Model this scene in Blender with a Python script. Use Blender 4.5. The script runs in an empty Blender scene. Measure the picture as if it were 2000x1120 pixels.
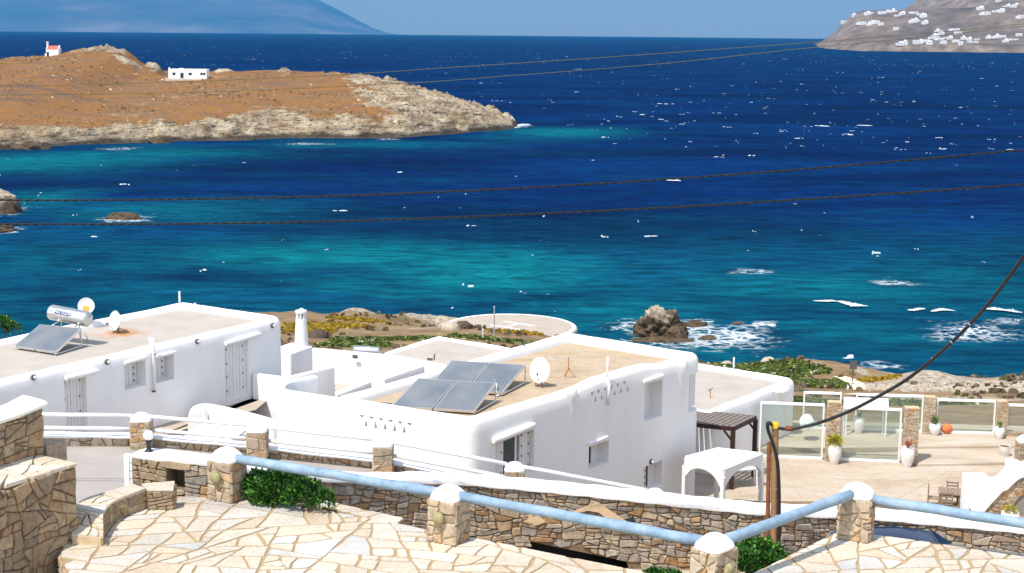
import bpy, bmesh, math, random
import numpy as np
from mathutils import Vector, Matrix
random.seed(7); np.random.seed(7)
S = bpy.context.scene
COL = S.collection
# ------------------------------------------------------------------ camera
EYE = Vector((0, 0, 37.0))                 # metres above the sea
FPX, PITCH, ROLL = 2900.0, math.atan(500 / 2900.0), 0.0092
FW = Vector((0, math.cos(PITCH), -math.sin(PITCH)))
_u0 = Vector((0, math.sin(PITCH), math.cos(PITCH)))
RT = Vector((1, 0, 0)) * math.cos(ROLL) + _u0 * math.sin(ROLL)
UP = Vector((-1, 0, 0)) * math.sin(ROLL) + _u0 * math.cos(ROLL)
cam = bpy.data.objects.new('camera', bpy.data.cameras.new('camera')); COL.objects.link(cam)
cam.data.sensor_fit = 'HORIZONTAL'; cam.data.sensor_width = 36; cam.data.lens = 36 * FPX / 2000
cam.data.clip_start = .5; cam.data.clip_end = 200000
cam.matrix_world = Matrix(((RT.x, UP.x, -FW.x, EYE.x), (RT.y, UP.y, -FW.y, EYE.y), (RT.z, UP.z, -FW.z, EYE.z), (0, 0, 0, 1)))
S.camera = cam
# ------------------------------------------------------------------ sky, sun, exposure
SUN_AZ, SUN_EL = math.radians(222), math.radians(60)       # azimuth clockwise from +Y
W = bpy.data.worlds.new('World'); S.world = W; W.use_nodes = True
nt = W.node_tree; nt.nodes.clear()
sky = nt.nodes.new('ShaderNodeTexSky'); sky.sky_type = 'NISHITA'; sky.sun_disc = False
sky.sun_elevation = SUN_EL; sky.sun_rotation = SUN_AZ
sky.altitude = 30; sky.air_density = 1.0; sky.dust_density = 0.2; sky.ozone_density = 1.5
bg = nt.nodes.new('ShaderNodeBackground'); bg.inputs['Strength'].default_value = 0.15
wo = nt.nodes.new('ShaderNodeOutputWorld')
hs = nt.nodes.new('ShaderNodeHueSaturation'); hs.inputs['Saturation'].default_value = .5       # salty summer air: paler sky overall
nt.links.new(sky.outputs[0], hs.inputs['Color']); nt.links.new(hs.outputs[0], bg.inputs[0]); nt.links.new(bg.outputs[0], wo.inputs[0])
sun = bpy.data.objects.new('sun', bpy.data.lights.new('sun', 'SUN')); COL.objects.link(sun)
sun.data.energy = 2.95; sun.data.angle = math.radians(0.53); sun.data.color = (1.0, 0.95, 0.88)
_sd = Vector((math.sin(SUN_AZ) * math.cos(SUN_EL), math.cos(SUN_AZ) * math.cos(SUN_EL), math.sin(SUN_EL)))
sun.rotation_euler = _sd.to_track_quat('Z', 'Y').to_euler()
S.view_settings.view_transform = 'Standard'; S.view_settings.look = 'None'
S.view_settings.exposure = 0.86; S.view_settings.gamma = 1.0
S.render.engine = 'CYCLES'
S.cycles.use_denoising = True
S.cycles.max_bounces = 8; S.cycles.diffuse_bounces = 4; S.cycles.volume_bounces = 0
S.cycles.transparent_max_bounces = 12
S.cycles.caustics_reflective = False; S.cycles.caustics_refractive = False

# ------------------------------------------------------------------ measuring (photograph pixel -> metres)
def ray(u, v): return FW + RT * ((u - 1000) / FPX) - UP * ((v - 560) / FPX)
def Zp(u, v, z):
    d = ray(u, v); return EYE + d * ((z - EYE.z) / d.z)
def Yp(u, v, y):
    d = ray(u, v); return EYE + d * (y / d.y)
def Wp(u, v, p0, n):
    d = ray(u, v); n = Vector(n); return EYE + d * ((Vector(p0) - EYE).dot(n) / d.dot(n))

# ------------------------------------------------------------------ object helpers
def tag(o, label=None, cat=None, group=None, kind=None):
    if label: o['label'] = label
    if cat: o['category'] = cat
    if group: o['group'] = group
    if kind: o['kind'] = kind
    return o
def thing(name, label, cat, loc=(0, 0, 0), group=None):
    o = bpy.data.objects.new(name, None); COL.objects.link(o)
    o.empty_display_size = .2; o.location = loc
    return tag(o, label, cat, group)
def wloc(o):
    m = Matrix.Translation(o.location) @ o.rotation_euler.to_matrix().to_4x4()
    return m if o.parent is None else wloc(o.parent) @ o.matrix_parent_inverse @ m
def link(o, parent):
    COL.objects.link(o)
    if parent is not None:
        o.parent = parent; o.matrix_parent_inverse = wloc(parent).inverted()
    return o
def obj(name, verts, faces, mat, parent=None, smooth=False, sharp=None):
    me = bpy.data.meshes.new(name); me.from_pydata([tuple(v) for v in verts], [], faces)
    if isinstance(mat, (list, tuple)):
        for m in mat: me.materials.append(m)
    else: me.materials.append(mat)
    me.update()
    if smooth: shade(me, sharp)
    return link(bpy.data.objects.new(name, me), parent)
def shade(me, sharp=None):
    me.polygons.foreach_set('use_smooth', [True] * len(me.polygons))
    if sharp is not None:
        bm = bmesh.new(); bm.from_mesh(me)
        for e in bm.edges:
            if len(e.link_faces) == 2 and e.calc_face_angle(0) > sharp: e.smooth = False
        bm.to_mesh(me); bm.free()
def copy_tree(o, parent=None, root_loc=None):
    c = o.copy(); COL.objects.link(c); c.parent = parent
    if parent is not None: c.matrix_parent_inverse = o.matrix_parent_inverse.copy()
    if root_loc is not None: c.location = root_loc
    for ch in o.children: copy_tree(ch, c)
    return c
class MB:
    """collects shapes that become one mesh"""
    def __init__(s): s.v = []; s.f = []
    def add(s, vs, fs):
        n = len(s.v); s.v += [Vector(v) for v in vs]; s.f += [tuple(i + n for i in f) for f in fs]; return s
    def hexa(s, p):            # 4 bottom ccw, 4 top ccw
        return s.add(p, [(3, 2, 1, 0), (4, 5, 6, 7), (0, 1, 5, 4), (1, 2, 6, 5), (2, 3, 7, 6), (3, 0, 4, 7)])
    def box(s, c, sx, sy, sz, a=(1, 0, 0), up=(0, 0, 1)):   # c = centre of the bottom face
        a = Vector(a).normalized(); up = Vector(up).normalized(); b = up.cross(a).normalized(); c = Vector(c)
        q = [c + a * (i * sx / 2) + b * (j * sy / 2) for i, j in ((-1, -1), (1, -1), (1, 1), (-1, 1))]
        return s.hexa(q + [p + up * sz for p in q])
    def bar(s, p, q, w, h=None, up=(0, 0, 1)):
        h = h or w; p = Vector(p); q = Vector(q); d = (q - p).normalized(); u = Vector(up)
        if abs(d.dot(u)) > .99: u = Vector((1, 0, 0))
        r = d.cross(u).normalized() * (w / 2); t = r.cross(d).normalized() * (h / 2)
        return s.hexa([p - r - t, p + r - t, q + r - t, q - r - t, p - r + t, p + r + t, q + r + t, q - r + t])
    def tube(s, pts, r, n=8, cap=True):
        pts = [Vector(p) for p in pts]; rs = r if isinstance(r, (list, tuple)) else [r] * len(pts)
        base = len(s.v); ref = None
        for i, p in enumerate(pts):
            d = (pts[min(i + 1, len(pts) - 1)] - pts[max(i - 1, 0)]).normalized()
            if ref is None: ref = d.orthogonal().normalized()
            ref = (ref - d * ref.dot(d)).normalized(); t = d.cross(ref)
            for k in range(n):
                a = 2 * math.pi * k / n
                s.v.append(p + (ref * math.cos(a) + t * math.sin(a)) * rs[i])
        for i in range(len(pts) - 1):
            for k in range(n):
                a0 = base + i * n + k; a1 = base + i * n + (k + 1) % n
                s.f.append((a0, a1, a1 + n, a0 + n))
        if cap:
            s.f.append(tuple(base + k for k in reversed(range(n))))
            s.f.append(tuple(base + (len(pts) - 1) * n + k for k in range(n)))
        return s
    def lathe(s, c, prof, n=20, axis=(0, 0, 1), cap=True):
        c = Vector(c); ax = Vector(axis).normalized(); r0 = ax.orthogonal().normalized(); t0 = ax.cross(r0); base = len(s.v)
        for (r, z) in prof:
            for k in range(n):
                a = 2 * math.pi * k / n
                s.v.append(c + ax * z + (r0 * math.cos(a) + t0 * math.sin(a)) * r)
        for i in range(len(prof) - 1):
            for k in range(n):
                a0 = base + i * n + k; a1 = base + i * n + (k + 1) % n
                s.f.append((a0, a1, a1 + n, a0 + n))
        if cap:
            s.f.append(tuple(base + k for k in reversed(range(n))))
            s.f.append(tuple(base + (len(prof) - 1) * n + k for k in range(n)))
        return s
    def prism(s, poly, z0, z1):
        n = len(poly); vs = [(p[0], p[1], z0) for p in poly] + [(p[0], p[1], z1) for p in poly]
        return s.add(vs, [tuple(reversed(range(n))), tuple(range(n, 2 * n))] + [(i, (i + 1) % n, (i + 1) % n + n, i + n) for i in range(n)])
    def extr(s, pts, d):       # extrude a 3-D polygon by the vector d
        n = len(pts); d = Vector(d); pts = [Vector(p) for p in pts]
        return s.add(pts + [p + d for p in pts], [tuple(reversed(range(n))), tuple(range(n, 2 * n))] + [(i, (i + 1) % n, (i + 1) % n + n, i + n) for i in range(n)])
    def build(s, name, mat, parent=None, smooth=False, sharp=None, bevel=0, seg=2):
        o = obj(name, s.v, s.f, mat, parent)
        bm = bmesh.new(); bm.from_mesh(o.data)
        bmesh.ops.recalc_face_normals(bm, faces=bm.faces)
        if bevel:
            es = [e for e in bm.edges if len(e.link_faces) == 2 and e.calc_face_angle(0) > .5]
            bmesh.ops.bevel(bm, geom=es, offset=bevel, segments=seg, profile=.5, affect='EDGES', clamp_overlap=True)
        bm.to_mesh(o.data); bm.free()
        if smooth: shade(o.data, sharp)
        return o

# ------------------------------------------------------------------ numpy noise
def _h(ix, iy, s):
    n = (ix * 374761393 + iy * 668265263 + s * 974634777) & 0xffffffff
    n = ((n ^ (n >> 13)) * 1274126177) & 0xffffffff
    return ((n ^ (n >> 16)) & 0xffff) / 65535.0
def vnoise(x, y, s=0):
    x = np.asarray(x, float); y = np.asarray(y, float)
    ix = np.floor(x).astype(np.int64); iy = np.floor(y).astype(np.int64); fx = x - ix; fy = y - iy
    fx = fx * fx * (3 - 2 * fx); fy = fy * fy * (3 - 2 * fy)
    a = _h(ix, iy, s); b = _h(ix + 1, iy, s); c = _h(ix, iy + 1, s); d = _h(ix + 1, iy + 1, s)
    return (a + (b - a) * fx) + ((c + (d - c) * fx) - (a + (b - a) * fx)) * fy
def fbm(x, y, oct=4, s=0, g=.5):
    t = 0; a = 1; n = 0
    for i in range(oct):
        t = t + a * vnoise(x * 2 ** i + 17.3 * i, y * 2 ** i - 9.1 * i, s + i); n += a; a *= g
    return t / n
def sst(a, b, x):
    t = np.clip((x - a) / (b - a), 0, 1); return t * t * (3 - 2 * t)

# ------------------------------------------------------------------ materials
def srgb(r, g, b):
    f = lambda c: c / 12.92 if c <= .04045 else ((c + .055) / 1.055) ** 2.4
    return (f(r / 255), f(g / 255), f(b / 255), 1)
class NT:
    def __init__(s, name):
        s.m = bpy.data.materials.new(name); s.m.use_nodes = True; s.t = s.m.node_tree; s.t.nodes.clear()
        s.out = s.n('ShaderNodeOutputMaterial'); s.p = s.n('ShaderNodeBsdfPrincipled'); s.l(s.p.outputs[0], s.out.inputs[0])
    def n(s, t, **k):
        x = s.t.nodes.new(t)
        for a, b in k.items(): setattr(x, a, b)
        return x
    def l(s, a, b): s.t.links.new(a, b)
    def pos(s, sc=(1, 1, 1)):
        g = s.n('ShaderNodeNewGeometry'); m = s.n('ShaderNodeVectorMath', operation='MULTIPLY')
        s.l(g.outputs['Position'], m.inputs[0]); m.inputs[1].default_value = sc; return m.outputs[0]
    def noise(s, scale, detail=4, sc=(1, 1, 1), rough=.5, dist=0):
        x = s.n('ShaderNodeTexNoise'); x.inputs['Scale'].default_value = scale; x.inputs['Detail'].default_value = detail
        x.inputs['Roughness'].default_value = rough; x.inputs['Distortion'].default_value = dist
        s.l(s.pos(sc), x.inputs['Vector']); return x.outputs['Fac']
    def ramp(s, fac, stops, interp='LINEAR'):
        r = s.n('ShaderNodeValToRGB'); r.color_ramp.interpolation = interp; e = r.color_ramp.elements
        while len(e) < len(stops): e.new(.5)
        for i, (p, c) in enumerate(stops): e[i].position = p; e[i].color = c if len(c) == 4 else (*c, 1)
        s.l(fac, r.inputs[0]); return r.outputs[0]
    def mix(s, fac, a, b, mode='MIX'):
        m = s.n('ShaderNodeMix', data_type='RGBA', blend_type=mode)
        for sock, val in ((m.inputs[0], fac), (m.inputs[6], a), (m.inputs[7], b)):
            if hasattr(val, 'is_linked'): s.l(val, sock)
            elif isinstance(val, (int, float)): sock.default_value = val
            else: sock.default_value = val if len(val) == 4 else (*val, 1)
        return m.outputs[2]
    def math(s, op, a, b=0, c=None):
        m = s.n('ShaderNodeMath', operation=op)
        for i, v in enumerate((a, b, c)):
            if v is None: continue
            if hasattr(v, 'is_linked'): s.l(v, m.inputs[i])
            else: m.inputs[i].default_value = v
        return m.outputs[0]
    def attr(s, name):
        a = s.n('ShaderNodeAttribute', attribute_name=name); return a.outputs['Fac']
    def rnd(s):
        g = s.n('ShaderNodeNewGeometry'); o = s.n('ShaderNodeObjectInfo')
        return s.math('FRACT', s.math('ADD', s.math('MULTIPLY', g.outputs['Random Per Island'], 7.31), o.outputs['Random']))
    def bump(s, h, strength=.5, dist=.02, prev=None):
        b = s.n('ShaderNodeBump'); b.inputs['Strength'].default_value = strength; b.inputs['Distance'].default_value = dist
        s.l(h, b.inputs['Height'])
        if prev is not None: s.l(prev, b.inputs['Normal'])
        return b.outputs[0]
    def fin(s, col=None, rough=.8, spec=.3, normal=None, **k):
        i = s.p.inputs
        if col is not None:
            if hasattr(col, 'is_linked'): s.l(col, i['Base Color'])
            else: i['Base Color'].default_value = col if len(col) == 4 else (*col, 1)
        if hasattr(rough, 'is_linked'): s.l(rough, i['Roughness'])
        else: i['Roughness'].default_value = rough
        i['Specular IOR Level'].default_value = spec
        if normal is not None: s.l(normal, i['Normal'])
        for a, b in k.items(): i[a.replace('_', ' ')].default_value = b
        return s.m
def simple(name, col, rough=.7, spec=.3, var=.12, scale=6, bump=0, bdist=.01, **k):
    t = NT(name); c = t.noise(scale, 4)
    d = tuple(x * (1 - var) for x in col[:3]); e = tuple(min(1, x * (1 + var)) for x in col[:3])
    col = t.ramp(c, [(.3, d), (.7, e)])
    nm = t.bump(t.noise(scale * 3, 5), bump, bdist) if bump else None
    return t.fin(col, rough, spec, nm, **k)

# ================================================================== far setting: sea
R_E = 6.371e6
def curve(d): return -d * d / (2 * R_E)
sea_az = np.concatenate([np.radians(np.linspace(-70, -26, 40, endpoint=False)), np.radians(np.linspace(-26, 26, 420)), np.radians(np.linspace(26, 70, 41)[1:])])
sea_r = np.exp(np.linspace(math.log(85), math.log(40000), 430))
RR, AA = np.meshgrid(sea_r, sea_az, indexing='ij')
SX, SY = RR * np.sin(AA), RR * np.cos(AA)
def gz(u, v, ru, rv, X=None, Y=None):
    """soft patch on the water, given where the photograph shows it"""
    X = SX if X is None else X; Y = SY if Y is None else Y
    c = Zp(u, v, 0); rx = ru / FPX * c.y; ry = rv * c.y * c.y / (FPX * 37)
    return np.exp(-(((X - c.x) / rx) ** 2 + ((Y - c.y) / ry) ** 2))
wx = SX + 14 * (fbm(SX / 30, SY / 30, 3, 5) - .5); wy = SY + 40 * (fbm(SX / 40, SY / 30, 3, 9) - .5)
shallow = np.zeros_like(SX)
for g in [(60, 315, 260, 20, .9), (330, 300, 220, 14, .7), (700, 283, 220, 9, .5), (1100, 257, 130, 9, .8), (1000, 268, 120, 10, .35), (80, 385, 120, 20, .6), (330, 410, 330, 22, .55), (650, 500, 330, 38, 1.0), (900, 520, 260, 45, .95),
          (420, 500, 260, 30, .55), (60, 500, 160, 40, .45), (250, 520, 200, 16, .5), (1250, 600, 380, 70, .62), (1600, 560, 400, 60, .62), (1350, 690, 200, 40, .6), (1900, 560, 200, 80, .5), (1750, 680, 300, 60, .55), (1450, 480, 250, 25, .3), (700, 560, 300, 25, .7), (1100, 520, 200, 40, .55), (300, 590, 400, 40, .42), (800, 610, 400, 30, .35)]:
    shallow = np.maximum(shallow, g[4] * gz(*g[:4], wx, wy))
grass = np.zeros_like(SX)
for g in [(300, 548, 250, 14, .85), (60, 560, 90, 14, .8), (480, 560, 150, 10, .6), (70, 590, 60, 18, .7), (1180, 455, 200, 25, .8), (1500, 440, 250, 40, .5), (120, 330, 70, 9, .5), (500, 350, 400, 18, .35), (1060, 560, 120, 14, .55), (850, 595, 200, 16, .6), (1500, 575, 150, 7, .6), (1600, 620, 160, 12, .55),
          (1320, 520, 60, 6, .5), (1150, 300, 200, 14, .4), (800, 300, 200, 8, .5), (600, 470, 120, 7, .35), (1900, 700, 150, 14, .5)]:
    grass = np.maximum(grass, g[4] * gz(*g[:4], wx, wy))
shallow = np.maximum(shallow, .36 * sst(330, 215, SY)); shallow = np.clip(shallow * 1.12, 0, 1)
foam = np.zeros_like(SX)
for g in [(1470, 530, 52, 8, .84), (1740, 552, 60, 9, .82), (1900, 650, 100, 22, .8), (1850, 660, 60, 12, .7), (1400, 655, 130, 28, .9), (1440, 668, 90, 16, .75), (1232, 636, 60, 14, .85), (1290, 660, 80, 14, .95), (1335, 640, 80, 15, .95), (1495, 636, 36, 9, .95), (245, 427, 52, 8, 1.05), (10, 415, 40, 12, .8), (20, 450, 30, 8, .8), (1550, 712, 60, 14, .8), (1720, 715, 70, 12, .75), (1960, 625, 60, 14, .66),
          (1010, 246, 28, 4, .95), (880, 256, 22, 4, .9), (1300, 672, 120, 12, .66), (600, 281, 60, 3, .8), (230, 291, 60, 3, .7), (760, 272, 40, 2.5, .7)]:
    foam = np.maximum(foam, g[4] * gz(*g[:4]))
SZ = curve(RR)
near = sst(900, 300, RR)
SZ = SZ + near * .35 * (np.sin((SY * .9 + SX * .25) / 4.1 + 3 * fbm(SX / 25, SY / 25, 2, 3)) * fbm(SX / 18, SY / 18, 2, 4))
nr, na = SX.shape
idx = np.arange(nr * na).reshape(nr, na)
sf = np.stack([idx[:-1, :-1], idx[:-1, 1:], idx[1:, 1:], idx[1:, :-1]], -1).reshape(-1, 4)
def grid_obj(name, X, Y, Z, faces, mat, parent=None, attrs=None, smooth=True):
    me = bpy.data.meshes.new(name); n = X.size
    me.vertices.add(n); me.vertices.foreach_set('co', np.stack([X, Y, Z], -1).reshape(-1).astype(np.float32))
    me.loops.add(faces.size); me.loops.foreach_set('vertex_index', faces.reshape(-1).astype(np.int32))
    me.polygons.add(len(faces)); me.polygons.foreach_set('loop_start', np.arange(0, faces.size, 4, dtype=np.int32))
    me.polygons.foreach_set('loop_total', np.full(len(faces), 4, np.int32))
    me.update(calc_edges=True); me.validate()
    for k, a in (attrs or {}).items():
        at = me.attributes.new(k, 'FLOAT', 'POINT'); at.data.foreach_set('value', a.reshape(-1).astype(np.float32))
    if smooth: me.polygons.foreach_set('use_smooth', [True] * len(me.polygons))
    me.materials.append(mat)
    return link(bpy.data.objects.new(name, me), parent)
def gfaces(a, b):
    i = np.arange(a * b).reshape(a, b)
    return np.stack([i[:-1, :-1], i[:-1, 1:], i[1:, 1:], i[1:, :-1]], -1).reshape(-1, 4)
t = NT('sea_water')
st = t.noise(.05, 5, (.55, 1.7, 1), .6); st2 = t.noise(.013, 5, (.6, 1.5, 1), .6, .8); st3 = t.noise(.3, 4, (.45, 1.3, 1), .6)
deep = t.ramp(st2, [(.36, (.0001, .0075, .045)), (.5, (.0003, .0125, .071)), (.66, (.0006, .022, .104))])
teal = t.ramp(st2, [(.3, (.0006, .085, .118)), (.7, (.002, .15, .17))])
sfac = t.math('MULTIPLY_ADD', t.math('SUBTRACT', st, .5), .55, t.attr('shallow'))
sfac.node.use_clamp = True
c = t.mix(sfac, deep, teal)
gfac = t.math('MULTIPLY_ADD', t.math('SUBTRACT', st, .5), .7, t.attr('seagrass')); gfac.node.use_clamp = True
c = t.mix(gfac, c, (.0004, .019, .052))
c = t.mix(1.0, c, t.ramp(st3, [(.34, (.5, .55, .6)), (.5, (.95, .96, .97)), (.68, (1.5, 1.42, 1.36))]), 'MULTIPLY')  # wave shading put into the water colour: darker and lighter chop streaks
st4 = t.noise(1.3, 3, (.4, 1.2, 1), .6)
c = t.mix(1.0, c, t.ramp(st4, [(.34, (.75, .77, .8)), (.68, (1.25, 1.22, 1.2))]), 'MULTIPLY')  # finer chop shading, likewise put into the colour
# lacy foam
vo = t.n('ShaderNodeTexNoise'); vo.inputs['Scale'].default_value = .55; vo.inputs['Detail'].default_value = 5; vo.inputs['Distortion'].default_value = 1.6
vo.noise_type = 'RIDGED_MULTIFRACTAL'; t.l(t.pos((.7, 1, 1)), vo.inputs['Vector'])
lace = t.math('MULTIPLY', vo.outputs['Fac'], .55)
big = t.noise(.35, 4, (.6, 1, 1), .7)
fm = t.math('ADD', t.math('MULTIPLY', lace, .75), t.math('MULTIPLY', big, .5))
fa_ = t.attr('foam')
vor = t.n('ShaderNodeTexVoronoi', feature='DISTANCE_TO_EDGE'); vor.inputs['Scale'].default_value = .55
wv = t.n('ShaderNodeVectorMath', operation='ADD'); wn = t.n('ShaderNodeTexNoise'); wn.inputs['Scale'].default_value = .5; wn.inputs['Detail'].default_value = 4; t.l(t.pos(), wn.inputs['Vector'])
ws = t.n('ShaderNodeVectorMath', operation='SCALE'); ws.inputs['Scale'].default_value = 3.2; t.l(wn.outputs['Color'], ws.inputs[0]); t.l(t.pos((.8, .8, 0)), wv.inputs[0]); t.l(ws.outputs[0], wv.inputs[1]); t.l(wv.outputs[0], vor.inputs['Vector'])
web = t.ramp(vor.outputs['Distance'], [(.0, (1, 1, 1)), (.17, (0, 0, 0))])                       # torn foam web
patchy = t.ramp(t.math('ADD', fa_, t.math('MULTIPLY', t.math('SUBTRACT', t.noise(.28, 5, (.7, 1.1, 1), .7), .5), 1.7)), [(.34, (0, 0, 0)), (.8, (1, 1, 1))])
solid = t.ramp(t.math('ADD', fa_, t.math('MULTIPLY', t.math('SUBTRACT', t.noise(.5, 6, (.6, 1.2, 1), .75), .5), 1.5)), [(.78, (0, 0, 0)), (1.0, (1, 1, 1))])
ff = t.math('MAXIMUM', t.math('MULTIPLY', web, patchy), solid)
c = t.mix(ff, c, (.62, .66, .68))
b1 = t.bump(t.noise(.22, 6, (.45, 1.25, 1), .62), .55, 1.3)
b2 = t.bump(t.noise(1.1, 4, (.6, 1.2, 1), .6), .5, .25, b1)
sea_m = t.fin(c, .6, 0.0, b2)
gl = t.n('ShaderNodeBsdfGlossy'); gl.inputs['Roughness'].default_value = .28; gl.inputs['Color'].default_value = (.55, .8, 1, 1); t.l(b2, gl.inputs['Normal'])
mx = t.n('ShaderNodeMixShader'); mx.inputs[0].default_value = .018; t.l(t.p.outputs[0], mx.inputs[1]); t.l(gl.outputs[0], mx.inputs[2]); t.l(mx.outputs[0], t.out.inputs[0])
tag(grid_obj('sea', SX, SY, SZ, sf, sea_m, None, {'shallow': shallow, 'seagrass': grass, 'foam': foam}), kind='structure')
# whitecaps: low ragged mounds of foam riding on the crests
foam_m = simple('foam', (.5, .56, .6), .9, .1, .05, 2)
wc = MB()
def mound(mb, x, y, L, Wd, h, rot=0, n=9):
    z0 = curve(math.hypot(x, y)); ca, sa = math.cos(rot), math.sin(rot); vs = []
    for (k, zz) in ((1, -.35), (.72, h * .6)):
        for i in range(n):
            a = 2 * math.pi * i / n; r = k * random.uniform(.7, 1.15)
            px, py = math.cos(a) * L / 2 * r, math.sin(a) * Wd / 2 * r
            vs.append((x + px * ca - py * sa, y + px * sa + py * ca, z0 + zz * random.uniform(.7, 1.2)))
    vs.append((x, y, z0 + h)); fs = [(i, (i + 1) % n, n + (i + 1) % n, n + i) for i in range(n)] + [(n + i, n + (i + 1) % n, 2 * n) for i in range(n)]
    mb.add(vs, fs)
for i in range(1900):
    q = random.random()
    dip = (random.uniform(16, 62) if q < .42 else random.uniform(40, 215) if q < .84 else random.uniform(200, 545)) / FPX
    d = R_E * (dip - math.sqrt(max(dip * dip - 2 * 37 / R_E, 0))) if dip < .03 else 37 / math.tan(dip)
    az = math.radians(random.uniform(-24, 24)); x, y = d * math.sin(az), d * math.cos(az)
    if -240 < x < 20 and 420 < y < 700: continue
    if d < 430 and random.random() < .55: continue
    sc = .2 + .8 * random.random() ** 3.6
    k = min(1.0, max(.28, d / 650)) ** .8
    L = random.uniform(1.4, 5.0) * sc * k; mound(wc, x, y, L, random.uniform(.5, 1.2) * sc * k, random.uniform(.05, .34) * sc * k, random.uniform(-.3, .3))
    for _ in range(random.randint(0, 2)): mound(wc, x + random.uniform(-1, 1) * L, y + random.uniform(-1.5, 1.5), L * random.uniform(.25, .6), .5 * k, .22 * k)
    if d > 1200 and random.random() < .4: mound(wc, x + random.uniform(3, 8), y + random.uniform(-8, 8), L * .7, 1.0, .4)
def crest(u0, v0, u1, v1, w, h):
    """one breaking roller: a ragged ribbon of foam with a raised lip and torn toe"""
    p, q = Zp(u0, v0, 0), Zp(u1, v1, 0); n = max(10, int((q - p).length / .22)); d = (q - p).normalized(); nn = Vector((-d.y, d.x, 0)); vs = []; sd = random.uniform(0, 99)
    for i in range(n + 1):
        s = i / n; e = math.sin(math.pi * min(max(s, .01), .99)) ** .5; c = p.lerp(q, s) + nn * (.8 * math.sin(s * 4 + sd))
        r1 = float(vnoise(np.array([i * .31 + sd]), np.array([.5]))[0]); r2 = float(vnoise(np.array([i * .9 + sd]), np.array([7.5]))[0]); r3 = float(vnoise(np.array([i * .17 + sd]), np.array([3.5]))[0])
        k = e * (.35 + .9 * r3); vs += [c + nn * (w * .5 * k * (.6 + r1)) + Vector((0, 0, .02)), c + nn * (w * .15 * k) + Vector((0, 0, h * .5 * k * (.5 + r2))), c - nn * (w * .3 * k * (.4 + r2)) + Vector((0, 0, h * .42 * k * (.4 + r1))), c - nn * (w * k * (.3 + r1 * r2 * 1.6)) + Vector((0, 0, .03))]
    wc.add(vs, [(4 * i + j, 4 * i + j + 1, 4 * i + 5 + j, 4 * i + 4 + j) for i in range(n) for j in range(3)])
for a in [(1592, 586, 1640, 592, .8, .35), (1632, 590, 1696, 598, 1.6, .75), (1772, 604, 1808, 606, 1.1, .5), (1815, 607, 1866, 608, 1.1, .5), (1918, 605, 1996, 609, 1.6, .65), (1640, 698, 1672, 697, 1.2, .3), (1300, 352, 1330, 354, 2, .5), (1590, 246, 1622, 247, 3, .6), (1672, 245, 1705, 246, 3, .6), (1360, 627, 1400, 630, 1.4, .4), (1470, 632, 1512, 640, 1.2, .5), (1640, 711, 1760, 722, .9, .3), (885, 258, 905, 254, 3, .9), (990, 248, 1030, 243, 4, 1), (975, 252, 1015, 250, 2.5, .8)]: crest(*a)
tag(wc.build('whitecaps', foam_m, None, True), 'small white breaking crests scattered over the blue sea', 'foam', kind='stuff')

# ================================================================== hills across the strait (left, far)
t = NT('far_hill')
hn = t.noise(.00045, 6, (1, 1, 2), .6)
hill_m = t.fin(t.ramp(hn, [(.36, (.12, .13, .13)), (.5, (.28, .22, .19)), (.62, (.55, .42, .36))]), .95, .1)
hx = np.linspace(-19000, -1500, 240); hy = np.linspace(30000, 40000, 70)
HX, HY = np.meshgrid(hx, hy, indexing='ij')
ridge = np.interp(hx, [-19000, -14000, -11000, -8600, -7000, -6000, -5030, -4530, -3775, -3210, -2600, -1500], [1500, 1700, 1500, 1380, 1220, 1080, 880, 660, 310, 70, 0, 0])
prof = np.clip(np.interp(hy, [30000, 30500, 34500, 36500, 38500, 40000], [0, .06, .62, 1, .7, 0]), 0, 1)
HZ = ridge[:, None] * prof[None, :] * (.84 + .3 * (1 - np.abs(2 * fbm(HX / 2600, HY / 2200, 5, 21) - 1)))
HZ = HZ + curve(np.hypot(HX, HY)) - 5
tag(grid_obj('far_hills', HX, HY, HZ, gfaces(*HX.shape), hill_m), 'hazy blue mountains on the far shore beyond the strait', 'hills', kind='structure')

# ================================================================== headland with white villages (right, far)
PX0, PX1, PY0, PY1 = 700, 2600, 2750, 5600
px = np.linspace(PX0, PX1, 300); py = np.linspace(PY0, PY1, 240)
GX, GY = np.meshgrid(px, py, indexing='ij')
def headland_z(X, Y):
    n = fbm(X / 160, Y / 160, 5, 31); rd = 1 - np.abs(2 * fbm(X / 220, Y / 220, 4, 37) - 1)
    # outer promontory: plateau 95 m high with a steep seaward end
    e1 = (X - (Y * .199 + 22 + 30 * (n - .5)))                  # distance right of the promontory's seaward end
    f1 = (Y - (4020 - .42 * (X - 900) + 70 * (n - .5)))
    p1 = sst(0, 110, e1) * sst(0, 330, f1) * 84 * sst(5200, 4700, Y) * (.9 + .18 * n) + 20 * sst(0, 25, e1) * sst(0, 25, f1)
    # nearer low shelf with cliffs
    f2 = (Y - (3330 - .16 * (X - 700) + 60 * (n - .5))); e2 = X - (720 + 60 * n + (Y - 3300) * .05)
    p2 = ((16 + 8 * rd) * sst(0, 40, f2) * sst(0, 60, e2) + 24 * sst(120, 700, f2) * sst(150, 500, e2)) * sst(-20, 60, X - Y * .199 - 10)
    # hill rising out of the frame
    p3 = 250 * sst(880, 1750, X - (Y - 3900) * .1) * sst(3500, 4700, Y) * (.8 + .4 * rd)
    return np.maximum(np.maximum(p1, p2), p3) + p3 * .12 - 4 + 7 * (n - .5) * sst(0, 60, np.maximum(p1, p3) + p2)
GZ = headland_z(GX, GY)
sl = np.hypot(*np.gradient(GZ, px, py))
t = NT('headland_ground')
n1 = t.noise(.006, 6, (1, 1, 1), .65); n2 = t.noise(.03, 5, (1, 1, .5), .6)
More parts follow.
